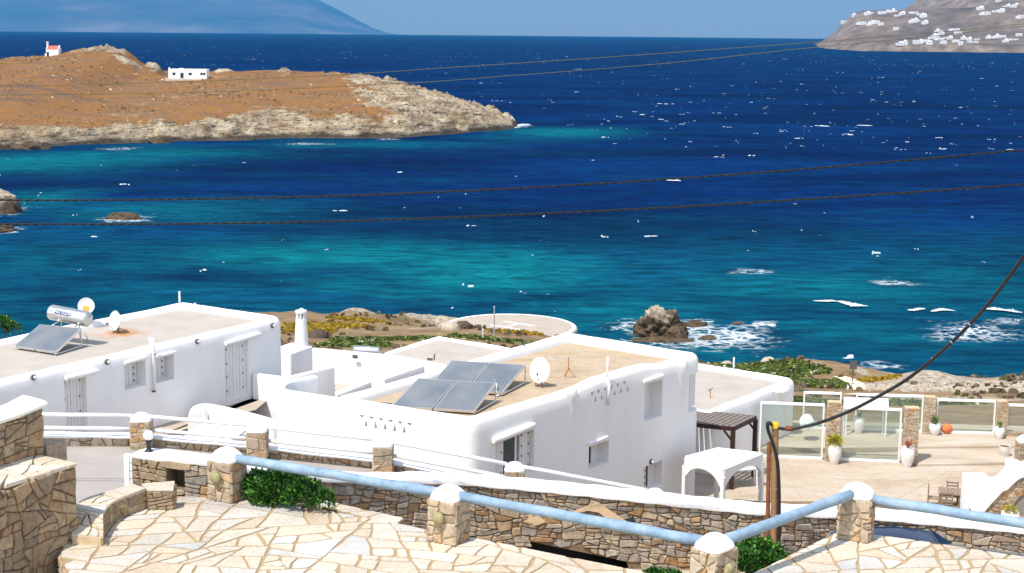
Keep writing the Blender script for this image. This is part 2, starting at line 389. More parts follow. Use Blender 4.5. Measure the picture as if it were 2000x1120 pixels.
gr = t.ramp(n1, [(.34, (.10, .08, .06)), (.46, (.155, .112, .08)), (.56, (.20, .145, .10)), (.68, (.26, .20, .145))])
gr = t.mix(1.0, gr, t.ramp(t.noise(.025, 5, (1, 1, 1), .7), [(.36, (.72, .72, .72)), (.62, (1.15, 1.15, 1.15))]), 'MULTIPLY')
ck = t.ramp(n2, [(.36, (.11, .09, .07)), (.5, (.24, .18, .135)), (.66, (.40, .32, .24))])
head_m = t.fin(t.mix(t.attr('cliff'), gr, ck), .95, .1, t.bump(t.noise(.05, 5), .6, 3))
GC = GZ + curve(np.hypot(GX, GY))
tag(grid_obj('headland', GX, GY, GC, gfaces(*GX.shape), head_m, None, {'cliff': np.clip(sl * 1.4 - .35, 0, 1)}), 'bare rocky headland with white villages across the bay', 'headland', kind='structure')
# villages on the headland: every house its own thing
white_far = simple('whitewash_far', (.86, .85, .84), .9, .1, .04, .1)
dark_far = simple('far_window', (.05, .06, .08), .6, .3, .1, .1)
def ray_hit(u, v, fz, y0, y1, st):
    y = y0; prev = None
    while y < y1:
        p = Yp(u, v, y); g = float(fz(np.array([p.x]), np.array([p.y]))[0]) + curve(math.hypot(p.x, p.y))
        if p.z <= g: return Vector((p.x, p.y, g))
        y += st
    return None
far_rows = [
 ((1642, 34), (1655, 26), (1668, 30), (1694, 26), (1700, 24), (1722, 25), (1732, 22), (1745, 20), (1752, 29), (1762, 26), (1786, 23), (1796, 27), (1803, 31), (1634, 38), (1650, 37)),
 ((1684, 46), (1697, 47), (1703, 44), (1713, 42), (1720, 47), (1780, 42), (1789, 41), (1750, 57), (1806, 45)),
 ((1832, 60), (1838, 66), (1866, 56), (1871, 64), (1757, 88), (1768, 86), (1788, 83), (1797, 82), (1808, 80), (1820, 73), (1826, 71), (1836, 76), (1847, 73), (1855, 74), (1868, 80), (1882, 75), (1893, 77), (1902, 81), (1908, 76), (1930, 73), (1948, 72), (1958, 71), (1964, 80), (1980, 76), (1990, 68), (1815, 84), (1844, 83), (1876, 85)),
 ((1914, 16), (1926, 25), (1942, 22), (1955, 21), (1970, 11), (1978, 12), (1984, 9), (1994, 33), (1950, 1))]
far_groups = ['white houses crowning the outer promontory', 'white houses on the slope below the promontory crest', 'white houses along the low cliff shelf', 'scattered white houses on the far right hillside']
far_labels = ['tiny white house on the crest of the far promontory', 'tiny white house on the slope just under the far promontory crest', 'tiny white house in the village above the low far cliffs', 'tiny white house high on the far right hillside']
def far_house(nm, c, w, kind):
    r = thing(nm, None, 'house', c)
    a = Vector((1, 0, 0)); d = w * .7; h = random.choice((3.4, 6.2)) ; b = MB()
    b.box(c - Vector((0, 0, 3)), w, d, h + 3)
    if kind % 3 == 0: b.box(c + Vector((w * .2, d * .1, h)), w * .5, d * .6, 3)
    if kind % 3 == 1: b.box(c + Vector((-w * .62, d * .2, -3)), w * .5, d * .7, h * .6 + 3)
    b.build('wall', white_far, r)
    if kind % 5 == 2: MB().lathe(c + Vector((0, 0, h)), [(w * .28, 0), (w * .26, w * .12), (w * .15, w * .24), (.1, w * .28)], 10).build('dome', white_far, r, True)
    for k in range(2 if w > 12 else 1):
        MB().box(c + Vector((-w * .22 + k * w * .4, -d / 2 - .04, 1.0)), w * .13, .1, 1.7).build('window', dark_far, r)
    return r
far_done = {}
for gi, row in enumerate(far_rows):
    for k, (u, v) in enumerate(row):
        p = ray_hit(u, v + 3, headland_z, 2800, 5550, 8)
        if p is None: p = ray_hit(u, v + 8, headland_z, 2800, 5550, 8)
        if p is None: continue
        o = far_house('white_house', p, random.uniform(11, 20) * p.y / 3900, k + gi); o['group'] = far_groups[gi]; far_done.setdefault(gi, []).append((p.x / p.y, o))

nth = ['leftmost', 'second', 'third', 'fourth', 'fifth', 'sixth', 'seventh', 'eighth', 'ninth', 'tenth', 'eleventh', 'twelfth', 'thirteenth', 'fourteenth', 'fifteenth', 'sixteenth', 'seventeenth', 'eighteenth', 'nineteenth', 'twentieth'] + ['twenty-' + k for k in ('first', 'second', 'third', 'fourth', 'fifth', 'sixth', 'seventh', 'eighth', 'ninth')]
far_place = ['on the far promontory crest', 'on the slope under the far promontory crest', 'in the village above the low far cliffs', 'high on the far right hillside']
for gi, l_ in far_done.items():
    for k, (_, o) in enumerate(sorted(l_, key=lambda a: a[0])): o['label'] = 'tiny white house, %s from the left, %s' % (nth[k], far_place[gi]) if k else 'tiny white house, leftmost %s' % far_place[gi]
# ================================================================== island with orange scrub
def island_z(X, Y, detail=True):
    y0 = np.interp(X, [-330, -230, -190, -155, -130, -107, -80, -53, -38, -24.5, -12, 0, 4, 30], [440, 436, 440, 449, 478, 491, 505, 511, 520, 534, 552, 568, 583, 600])
    yr = np.interp(X, [-330, -155, -107, -53, -24, 4, 30], [640, 640, 625, 605, 585, 586, 600])
    yb = np.interp(X, [-330, -155, -107, -53, -24, 4, 30], [790, 770, 740, 690, 640, 589, 600])
    zr = np.interp(X, [-330, -236, -214, -202, -190, -178, -166, -152, -120, -95, -62, -41, -20, -8, 1, 4.5, 8], [10, 19, 23.2, 24, 24.8, 27, 25.6, 18.2, 18.5, 19.4, 17.4, 13.2, 7.6, 3.8, .9, -.6, -3])
    hc = np.interp(X, [-330, -155, -130, -107, -80, -53, -24, 4], [2.0, 2.5, 3.2, 5.2, 5.4, 5.2, 3.8, .3])
    n = fbm(X / 16, Y / 16, 4, 51); rd = 1 - np.abs(2 * fbm(X / 9, Y / 9, 4, 57) - 1); rd2 = 1 - np.abs(2 * fbm(X / 3.5, Y / 3.5, 3, 61) - 1)
    tf = (Y - y0 - 8 * (n - .5)); t = np.clip(tf / (yr - y0), -1, 1.5)
    cl = sst(0, 17, tf) * hc + sst(-1, 3, tf) * .8
    up = np.clip(tf / (yr - y0), 0, 1)
    body = cl + (zr - hc) * up ** .9
    back = zr * np.clip((yb - Y) / (yb - yr + 1e-6), -.3, 1) ** 1
    z = np.where(Y < yr, body, np.minimum(back, zr))
    z = np.where(tf < 0, np.maximum(tf * .5, -4), z)
    tip = sst(-68, -40, X + 30 * (n - .5) + (Y - 560) * .3)
    rock = np.clip(sst(17, 6, tf - 16 * (n - .5)) + tip, 0, 1)
    rock = np.maximum(rock, np.exp(-(((X + 176) / 13) ** 2 + ((Y - 641) / 16) ** 2)) * 1.1)
    land = sst(0, 4, tf) * sst(-2, 8, yb - Y)
    st_ = 1 - np.abs(2 * fbm((X * .8 - z * 1.2) / 2.2, (Y * .6 + z * 1.5) / 4.5, 3, 67) - 1)
    z = z + land * (rock * (3.6 * (rd - .5) + 2.0 * (rd2 - .5) + 1.8 * (st_ - .6)) * sst(0, 6, np.maximum(zr, 1)) + (1 - rock) * 1.1 * (n - .5))
    z = z * sst(4, -2, X) - 4 * sst(-1, 4, X)
    for (cx, cy, h, sx, sy) in ISL_BUMPS:
        g_ = np.exp(-(((X - cx) / sx) ** 2 + ((Y - cy) / sy) ** 2) ** 1.5)
        z = z + h * g_ * (.75 + .8 * (rd2 - .4)); rock = np.maximum(rock, g_ * .9)
    return z, rock, tf
def _at(u, v, y):
    p = Yp(u, v, y); return p.x, p.y
ISL_BUMPS = [(*_at(297, 130, 618), 4.6, 4.2, 4), (*_at(435, 137, 616), 2.3, 5, 4), (*_at(555, 136, 606), 2.4, 3.2, 3), (*_at(255, 118, 622), 2.0, 8, 6), (*_at(968, 232, 585), 1.6, 3, 3), (*_at(935, 215, 585), 1.2, 5, 3)]
ix = np.concatenate([np.linspace(-330, -200, 70, endpoint=False), np.linspace(-200, 4, 330)]); it = np.concatenate([np.linspace(-12, 32, 60, endpoint=False), np.linspace(32, 165, 100), np.linspace(165, 345, 40)[1:]])
IX = np.repeat(ix[:, None], len(it), 1)
IY = np.interp(ix, [-330, -230, -190, -155, -130, -107, -80, -53, -38, -24.5, -12, 0, 4, 30], [440, 436, 440, 449, 478, 491, 505, 511, 520, 534, 552, 568, 583, 600])[:, None] + it[None, :]
IZ, IROCK, ITF = island_z(IX, IY)
t = NT('island_ground')
a1 = t.noise(.035, 6, (1, 2.2, 1), .62, .4); a2 = t.noise(.3, 5, (1, 1.4, 1), .65); a3 = t.noise(.12, 6, (1.2, 1.2, 3), .7); a4 = t.noise(.9, 4, (1, 1, 2.4), .65)
gr = t.ramp(a1, [(.28, srgb(104, 82, 74)), (.40, srgb(126, 98, 74)), (.49, srgb(148, 104, 54)), (.58, srgb(122, 96, 72)), (.66, srgb(146, 108, 60)), (.76, srgb(158, 132, 104))])
gr = t.mix(t.math('MULTIPLY', a2, .3), gr, srgb(132, 92, 46))
pale = t.ramp(a2, [(.54, (0, 0, 0)), (.66, (1, 1, 1))]); pale2 = t.ramp(a1, [(.5, (0, 0, 0)), (.66, (1, 1, 1))])
gr = t.mix(t.math('MULTIPLY', pale, pale2), gr, srgb(176, 158, 136))
rk = t.ramp(a3, [(.30, srgb(110, 94, 74)), (.44, srgb(152, 134, 108)), (.56, srgb(180, 164, 138)), (.7, srgb(196, 182, 158))])
rk = t.mix(t.ramp(a4, [(.36, (.9, .9, .9)), (.46, (0, 0, 0))]), rk, srgb(58, 50, 42))
mp_ = t.n('ShaderNodeMapping'); mp_.inputs['Rotation'].default_value = (0, .6, .3); mp_.inputs['Scale'].default_value = (.09, .12, .75); t.l(t.pos(), mp_.inputs['Vector'])
sn = t.n('ShaderNodeTexNoise'); sn.inputs['Scale'].default_value = 1.0; sn.inputs['Detail'].default_value = 5; sn.inputs['Roughness'].default_value = .65; t.l(mp_.outputs[0], sn.inputs['Vector'])
rk = t.mix(t.ramp(sn.outputs['Fac'], [(.38, (.85, .85, .85)), (.46, (0, 0, 0))]), rk, srgb(64, 56, 46))
rk = t.mix(t.ramp(a1, [(.5, (0, 0, 0)), (.7, (.6, .6, .6))]), rk, srgb(140, 104, 62))
wet = t.ramp(t.math('ADD', t.math('MULTIPLY', t.attr('hgt'), .25), t.math('MULTIPLY', t.math('SUBTRACT', a3, .5), .9)), [(.25, (1, 1, 1)), (.5, (0, 0, 0))])
rf = t.ramp(t.math('ADD', t.attr('rock'), t.math('MULTIPLY', t.math('SUBTRACT', a3, .5), 1.1)), [(.42, (0, 0, 0)), (.58, (1, 1, 1))])
gr = t.mix(1.0, gr, t.ramp(t.noise(.8, 5, (1, 2, 1), .7), [(.3, (.62, .6, .58)), (.52, (1, 1, 1)), (.7, (1.2, 1.18, 1.14))]), 'MULTIPLY')
c = t.mix(rf, gr, rk); c = t.mix(t.math('MULTIPLY', wet, .85), c, srgb(52, 46, 40))
isl_m = t.fin(c, .95, .1, t.bump(a4, .8, .8))
isl = tag(grid_obj('island', IX, IY, IZ, gfaces(*IX.shape), isl_m, None, {'rock': IROCK, 'hgt': IZ}, False), 'low island of orange dry scrub ending in pale rocks', 'island', kind='structure')
def iz(x, y): return float(island_z(np.array([x]), np.array([y]))[0][0])
def island_scatter(name, mat, n, s0, s1, label, rocky, seed):
    rg = np.random.RandomState(seed); X = rg.uniform(-235, -5, n * 3); Y = rg.uniform(450, 640, n * 3); z, rk__, tf = island_z(X, Y); cl_ = fbm(X / 14, Y / 10, 3, seed)
    ok = (tf > 6) & (z > 1.5) & (cl_ > .48) & ((rk__ > .5) if rocky else (rk__ < .45)); X, Y, z = X[ok][:n], Y[ok][:n], z[ok][:n]; vs, fs = [], []
    for x, y, zz in zip(X, Y, z):
        s = random.uniform(s0, s1) * (.5 + random.random() ** 3); b = len(vs); k = 5; a0 = random.random() * 6
        vs += [(x + s * math.cos(a0 + i * 1.257) * random.uniform(.7, 1.2), y + s * math.sin(a0 + i * 1.257), zz - .3) for i in range(k)] + [(x + random.uniform(-.3, .3) * s, y, zz + s * random.uniform(.45, .8))]
        fs += [(b + i, b + (i + 1) % k, b + k) for i in range(k)]
    tag(obj(name, vs, fs, mat), label, 'scrub' if not rocky else 'rubble', kind='stuff')
_t = NT('island_bush'); _t = _t.fin(_t.ramp(_t.rnd(), [(0, srgb(88, 66, 44)), (.4, srgb(118, 84, 48)), (.7, srgb(92, 84, 52)), (1, srgb(140, 108, 72))]), .95, .1)
island_scatter('island_scrub', _t, 4200, .35, .9, 'low brown scrub tufts dotting the island slope', False, 5)
_t = NT('island_stone'); _t = _t.fin(_t.ramp(_t.rnd(), [(0, srgb(112, 98, 80)), (.4, srgb(164, 148, 124)), (1, srgb(194, 180, 158))]), .95, .1)
island_scatter('island_boulders', _t, 1500, .4, 1.2, 'pale and dark broken rock strewn over the island cliffs', True, 8)
island_scatter('island_rubble', _t, 500, .3, .8, 'loose pale stones lying on the island slope', False, 11)
white_m = NT('whitewash'); 
_n = white_m.noise(.9, 5, (1, 1, .6), .6); _n2 = white_m.noise(14, 5)
white_m = white_m.fin(white_m.ramp(_n, [(.25, (.80, .79, .775)), (.6, (.86, .855, .845))]), .85, .2, white_m.bump(_n2, .25, .012, white_m.bump(white_m.noise(1.6, 3), .35, .05)))
red_m = simple('red_roof', srgb(206, 106, 84), .85, .2, .15, 1)
dark_m = simple('dark_opening', (.03, .032, .036), .7, .2, .2, 2)
x, y = _at(105, 105, 634); z = iz(x, y) - .3; r = thing('chapel', 'small white chapel with red roof on the island hilltop', 'chapel', (x, y, z))
b = MB().box((x, y, z - 1.5), 5.2, 4, 4.3); b.box((x - 2.9, y - .6, z - 1.5), .9, 1.6, 2.6).build('wall', white_m, r)
MB().extr([(x - 2.3, y - 2.05, z + 2.8), (x - 2.3, y + 2.05, z + 2.8), (x - 2.3, y, z + 4.3)], (4.7, 0, 0)).build('roof', red_m, r)
for sx in (-2.47, 2.52): MB().extr([(x + sx - .15, y - 2.1, z + 2.7), (x + sx - .15, y + 2.1, z + 2.7), (x + sx - .15, y, z + 4.55)], (.3, 0, 0)).build('gable', white_m, r)
b = MB(); b.box((x - 2.4, y - .55, z + 3.6), .5, .35, 2.2); b.box((x - 2.4, y + .55, z + 3.6), .5, .35, 2.2); b.box((x - 2.4, y, z + 5.7), .55, 1.6, .35); b.build('bell_gable', white_m, r)
MB().box((x - 1.9, y - 2.03, z - .3), .9, .1, 2.0).build('door', dark_m, r)
x, y = _at(369, 137, 604); z = iz(x, y) + .2; r = thing('farmhouse', 'long flat white house with dark openings on the island ridge', 'house', (x, y, z))
b = MB().box((x, y, z - 2), 15.3, 6, 5.6); b.box((x - 7.3, y - 2.6, z + 3.6), .5, .5, .7); b.box((x - 2.4, y - 2.7, z + 3.6), 1.8, .6, .4); b.build('wall', white_m, r)
MB().box((x - 1, y - 4.6, z - 3.0), 14.5, 3.2, 3.0).build('plinth', simple('stone_plinth', (.6, .55, .48), .9, .2, .15, .6), r)
for dx, w, h, zz in ((-5.4, 1.2, 1.0, 1.2), (-2.2, 1.3, 2.1, 0), (1.1, 1.3, 1.0, 1.2), (5.6, .9, .9, 1.3), (6.7, .9, .9, 1.3)):
    MB().box((x + dx, y - 3.02, z + zz), w, .12, h).build('window' if zz else 'door', dark_m, r)
# loose sea rocks
t = NT('sea_rock')
k1 = t.noise(.8, 6, (1, 1, 1.5), .65); k2 = t.noise(.3, 5)
g = t.n('ShaderNodeNewGeometry'); sp = t.n('ShaderNodeSeparateXYZ'); t.l(g.outputs['Position'], sp.inputs[0])
hh = t.math('ADD', t.math('MULTIPLY', sp.outputs[2], .23), t.math('MULTIPLY', t.math('SUBTRACT', k2, .5), 1.3))
c = t.mix(t.ramp(hh, [(.45, (0, 0, 0)), (.75, (1, 1, 1))]), t.ramp(k1, [(.3, srgb(52, 42, 32)), (.65, srgb(104, 86, 64))]), t.ramp(k1, [(.35, srgb(108, 94, 78)), (.6, srgb(196, 182, 160))]))
rock_m = t.fin(c, .9, .25, t.bump(k1, .9, .35))
def rock(name, c, sx, sy, sz, label, cat='rock', mat=None, seed=1, sub=4, amp=.55, group=None, fr=1.0):
    bm = bmesh.new(); bmesh.ops.create_icosphere(bm, subdivisions=sub, radius=1)
    P = np.array([v.co[:] for v in bm.verts])
    f = fr * 1.6
    n = (1 - np.abs(2 * fbm(P[:, 0] * f + P[:, 2] * 1.3 + seed * 7, P[:, 1] * f + P[:, 2] * .9, 4, seed) - 1)) - .55
    m = fbm(P[:, 0] * 4 * fr + seed, P[:, 2] * 4 * fr + P[:, 1] * 3, 3, seed + 4) - .5
    r = 1 + amp * n + amp * .7 * m
    for i, v in enumerate(bm.verts):
        q = v.co * r[i]; v.co = Vector((q.x * sx, q.y * sy, max(q.z, -.4) * sz)) + Vector(c)
    me = bpy.data.meshes.new(name); bm.to_mesh(me); bm.free(); me.materials.append(mat or rock_m)
    shade(me, .7); o = link(bpy.data.objects.new(name, me), None)
    return tag(o, label, cat, group)
def rk_(u, v, *a, **k): p = Zp(u, v, 0); return rock('sea_rock', (p.x, p.y, -.3), *a, **k)
rk_(1290, 652, 2.55, 2.3, 2.5, 'large jagged pale-topped rock standing in surf off the shore', seed=3, sub=5, amp=.95, fr=1.5)
rk_(1316, 658, 1.5, 1.6, 1.6, 'brown rock leaning on the right flank of the large surf rock', seed=9)
rk_(1358, 636, 1.6, 1.2, .8, 'low dark rock awash right of the large surf rock', seed=5)
rk_(1290, 664, 3.4, 1.2, .55, 'flat dark reef in front of the large surf rock', seed=6)
rk_(1382, 660, 1.0, .7, .5, 'small dark rock in the white foam below the surf', seed=8)
rk_(1440, 634, .9, .7, .55, 'small dark rock at the right end of the surf', seed=12)
rk_(1252, 640, .8, .7, 1.2, 'small dark boulder left of the large surf rock', seed=15)
rk_(240, 427, 3.0, 1.2, 1.3, 'dark rock ringed by foam in the left bay', seed=7)
rk_(-12, 415, 5, 4, 4.6, 'pale boulder at the left edge of the bay', seed=11, amp=.4)
rk_(-10, 450, 3.2, 3, 1.4, 'low brown rock at the left edge under the second cable', seed=13)
rk_(985, 247, 4.6, 3, 4.4, 'dark pointed rock off the island tip', seed=17)
rk_(968, 249, 4, 3, 2.8, 'broad dark rock joining the island tip to the sea', seed=19)
for k_, (u_, v_, sx_, sz_, w_) in enumerate(((340, 274, 5, 2.6, 'below the white farmhouse'), (310, 279, 3.4, 1.8, 'just left of the farmhouse foot rocks'), (700, 269, 3.5, 1.6, 'on the middle of the island shore'), (760, 266, 3, 1.2, 'right of the middle of the island shore'), (868, 259, 4, 2.2, 'before the pale island slope near the tip'), (925, 254, 3.2, 2.0, 'close to the island tip'))):
    rk_(u_, v_, sx_, 1.8, sz_, 'dark rock at the waterline %s' % w_, seed=60 + k_, amp=.8)
rk_(52, 291, 6, 3, 2.4, 'dark brown boulder heap on the island beach', seed=23)
# ================================================================== masonry and paving, stone by stone
def clip(poly, n, d):
    """keep the side of the convex polygon where p.n <= d"""
    out = []; m = len(poly)
    for i in range(m):
        a, b = poly[i], poly[(i + 1) % m]; da = a[0] * n[0] + a[1] * n[1] - d; db = b[0] * n[0] + b[1] * n[1] - d
        if da <= 0: out.append(a)
        if (da < 0 < db) or (db < 0 < da):
            s = da / (da - db); out.append((a[0] + (b[0] - a[0]) * s, a[1] + (b[1] - a[1]) * s))
    return out
def area(p): return abs(sum(p[i][0] * p[(i + 1) % len(p)][1] - p[(i + 1) % len(p)][0] * p[i][1] for i in range(len(p)))) / 2
def cells(outline, size, asp=1.6, gap=.02, seed=0, warp=.0, ang=.3):
    """irregular angular stones filling a convex outline: split again and again by rough lines across the longer way"""
    rg = random.Random(seed); tgt = size * size; todo = [[(p[0], p[1]) for p in outline]]; done = []
    while todo:
        p = todo.pop(); A = area(p)
        if A < tgt * .06 or len(p) < 3: continue
        xs = [q[0] for q in p]; ys = [q[1] * asp for q in p]; w, h = max(xs) - min(xs), max(ys) - min(ys)
        lim = tgt * rg.choice((.35, .6, .8, 1.0, 1.25, 1.6, 2.1))
        if A < lim * 1.3 and max(w, h) < 2.6 * min(w, h): done.append(p); continue
        if A < tgt * .22: done.append(p); continue
        cx = sum(q[0] for q in p) / len(p); cy = sum(q[1] for q in p) / len(p); k = rg.uniform(-.17, .17)
        if w > h: th = rg.gauss(0, ang); cx += k * w; n = (math.cos(th), math.sin(th))
        else: th = rg.gauss(0, ang * .8); cy += k * h / asp; n = (math.sin(th), math.cos(th))
        d = n[0] * cx + n[1] * cy; todo.append(clip(p, n, d)); todo.append(clip(p, (-n[0], -n[1]), -d))
    out = []
    for p in done:
        a2 = sum(p[i][0] * p[(i + 1) % len(p)][1] - p[(i + 1) % len(p)][0] * p[i][1] for i in range(len(p))); p = p if a2 > 0 else p[::-1]
        q = list(p); m = len(p); g = gap / 2 * rg.uniform(.7, 1.4)
        for i in range(m):
            a, b = p[i], p[(i + 1) % m]; nx, ny = b[1] - a[1], a[0] - b[0]; L = math.hypot(nx, ny)
            if L < 1e-5: continue
            q = clip(q, (nx / L, ny / L), (nx * a[0] + ny * a[1]) / L - g)
            if len(q) < 3: break
        if len(q) < 3 or area(q) < tgt * .04: continue
        r = [q[0]]
        for v in q[1:]:
            if math.hypot(v[0] - r[-1][0], v[1] - r[-1][1]) > size * .05: r.append(v)
        if len(r) < 3: continue
        e = []                                  # break long edges so that joints can wander
        for i in range(len(r)):
            a, b = r[i], r[(i + 1) % len(r)]; L = math.hypot(b[0] - a[0], b[1] - a[1]); e.append(a)
            if L > size * .75 and len(r) < 7: e.append(((a[0] + b[0]) / 2 + rg.uniform(-.03, .03) * size, (a[1] + b[1]) / 2 + rg.uniform(-.03, .03) * size))
        if warp:
            e = [(v[0] + warp * (math.sin(v[1] * 7.3 / asp + v[0] * 2.1 + seed) + .6 * math.sin(v[1] * 15 + v[0] * 5)), v[1] + warp * .6 * (math.sin(v[0] * 4.3 + seed * 1.7) + .7 * math.sin(v[0] * 9.7 + v[1] * 4))) for v in e]
        out.append((area(e), e))
    return sorted(out, key=lambda a: -a[0])
def corners(poly, k):
    """cut the corners so a stone is not knife-sharp"""
    o = []; m = len(poly)
    for i in range(m):
        p, a, b = poly[i], poly[i - 1], poly[(i + 1) % m]
        o.append((p[0] + (a[0] - p[0]) * k, p[1] + (a[1] - p[1]) * k)); o.append((p[0] + (b[0] - p[0]) * k, p[1] + (b[1] - p[1]) * k))
    return o
def stone_mesh(poly, fmap, proud, back, rg, cut=.2, edge=.1, rough=.25):
    p = corners(poly, cut) if len(poly) <= 6 else poly
    cx = sum(q[0] for q in p) / len(p); cy = sum(q[1] for q in p) / len(p); n = len(p)
    sz = max(.05, math.sqrt(max((q[0] - cx) ** 2 + (q[1] - cy) ** 2 for q in p)))
    h = proud * rg.uniform(1 - rough * 1.6, 1 + rough); tx, ty = rg.uniform(-1, 1) * rough * proud / sz, rg.uniform(-1, 1) * rough * proud / sz
    e = min(.35, edge / sz); vs = []
    for q in p: vs.append(fmap(q[0], q[1], -back))
    for q in p: vs.append(fmap(q[0], q[1], h * .55 + rg.uniform(-.1, .1) * proud))
    for q in p:
        a = cx + (q[0] - cx) * (1 - e); b = cy + (q[1] - cy) * (1 - e)
        vs.append(fmap(a, b, h + (a - cx) * tx + (b - cy) * ty + rg.uniform(-.12, .12) * proud * rough))
    f = [(i, (i + 1) % n, n + (i + 1) % n, n + i) for i in range(n)] + [(n + i, n + (i + 1) % n, 2 * n + (i + 1) % n, 2 * n + i) for i in range(n)] + [tuple(range(2 * n, 3 * n))]
    return vs, f
def lay(parent, name, cl, fmap, mat, proud=.03, back=.04, seed=1, limit=300, **k):
    rg = random.Random(seed); rest = MB()
    for i, (A, poly) in enumerate(cl):
        vs, f = stone_mesh(poly, fmap, proud, back, rg, **k)
        if i < limit: obj(name, vs, f, mat, parent)
        else: rest.add(vs, f)
    if rest.v:
        o = obj('small_' + name + 's', rest.v, rest.f, mat, parent); o['kind'] = 'stuff'
def frame(o, a, n, up=(0, 0, 1)):
    """map (along, up, out) of a flat face to the world"""
    o, a, n, up = Vector(o), Vector(a).normalized(), Vector(n).normalized(), Vector(up)
    return lambda s, v, h: o + a * s + up * v + n * h
def stone_mat(name, stops, bump=.5, dark=.5):
    t = NT(name); r = t.rnd(); n1 = t.noise(9, 6, (1, 1, 1), .7); n2 = t.noise(2.2, 4)
    c = t.ramp(r, stops)
    c = t.mix(1.0, c, t.ramp(n1, [(.3, (.5, .48, .46)), (.5, (.95, .94, .93)), (.68, (1.2, 1.19, 1.17))]), 'MULTIPLY')
    c = t.mix(t.math('MULTIPLY', t.ramp(n2, [(.5, (0, 0, 0)), (.72, (1, 1, 1))]), dark), c, srgb(196, 140, 84))
    return t.fin(c, .92, .2, t.bump(n1, bump, .02))
wall_stone = stone_mat('wall_stone', [(0, srgb(140, 132, 124)), (.2, srgb(168, 158, 144)), (.38, srgb(176, 158, 132)), (.52, srgb(156, 148, 138)), (.66, srgb(184, 170, 148)), (.8, srgb(168, 130, 88)), (.92, srgb(150, 140, 126)), (1, srgb(188, 178, 162))], .6, .14)
tan_stone = stone_mat('tan_stone', [(0, srgb(164, 140, 110)), (.25, srgb(146, 128, 106)), (.5, srgb(170, 150, 120)), (.7, srgb(136, 122, 106)), (.85, srgb(180, 160, 130)), (1, srgb(154, 122, 88))], .6, .18)
pillar_stone = stone_mat('pillar_stone', [(0, srgb(188, 172, 148)), (.3, srgb(170, 154, 132)), (.5, srgb(178, 140, 98)), (.65, srgb(192, 178, 158)), (.85, srgb(164, 148, 128)), (1, srgb(180, 164, 142))], .55, .14)
t = NT('flagstone'); r = t.rnd(); n1 = t.noise(2.4, 5, (1, 2.4, 1), .62, .5); n2 = t.noise(16, 4)
c = t.ramp(r, [(0, srgb(194, 184, 168)), (.25, srgb(202, 194, 178)), (.42, srgb(190, 174, 152)), (.6, srgb(198, 186, 166)), (.8, srgb(184, 184, 180)), (.9, srgb(204, 196, 182)), (1, srgb(178, 178, 178))])
c = t.mix(t.math('MULTIPLY', t.ramp(n1, [(.48, (0, 0, 0)), (.75, (1, 1, 1))]), .4), c, srgb(182, 150, 114))
c = t.mix(1.0, c, t.ramp(n2, [(.3, (.84, .83, .82)), (.65, (1.1, 1.1, 1.1))]), 'MULTIPLY')
c = t.mix(1.0, c, t.ramp(t.noise(.5, 5, (1, 1, 1), .6), [(.35, (.86, .83, .8)), (.6, (1.1, 1.1, 1.1))]), 'MULTIPLY')
flag_m = t.fin(c, .7, .3, t.bump(n2, .3, .006, t.bump(n1, .3, .02)))
mortar_m = simple('mortar', srgb(196, 174, 142), .95, .1, .12, 6, .5, .01)
gap_m = simple('brown_joint', srgb(126, 108, 86), .95, .1, .25, 8, .5, .01)  # mid-brown backing that shows between the dry-laid stones
cream_joint = simple('paving_joint', srgb(164, 142, 110), .95, .1, .1, 5, .4, .01)
cement_m = simple('cement', srgb(196, 186, 176), .9, .2, .07, 1.3, .5, .02)
def dome_cap(c, a, w, d, h, parent, name='cap', mat=None):
    """soft whitewashed pillow on a pillar"""
    a = Vector(a).normalized(); b = Vector((-a.y, a.x, 0)); vs = []; n = 28; prof = [(1.0, -.05), (1.03, .03), (1.0, .16), (.92, .36), (.77, .6), (.55, .82), (.29, .96), (.08, 1.0)]
    rg = random.Random(int(c[0] * 97 + c[1] * 31)); wob = [rg.uniform(-.03, .03) for _ in range(n)]
    for (k, z) in prof:
        for i in range(n):
            t_ = 2 * math.pi * i / n; e = .55 if z < .4 else .75
            cx = math.copysign(abs(math.cos(t_)) ** e, math.cos(t_)); sy = math.copysign(abs(math.sin(t_)) ** e, math.sin(t_))
            vs.append(Vector(c) + a * (cx * w / 2 * (k + wob[i])) + b * (sy * d / 2 * (k + wob[i])) + Vector((0, 0, z * h + wob[(i * 3) % n] * .4 * h)))
    f = [(j * n + i, j * n + (i + 1) % n, (j + 1) * n + (i + 1) % n, (j + 1) * n + i) for j in range(len(prof) - 1) for i in range(n)]
    f += [tuple(reversed(range(n))), tuple(range((len(prof) - 1) * n, len(prof) * n))]
    return obj(name, vs, f, mat or white_m, parent, True)
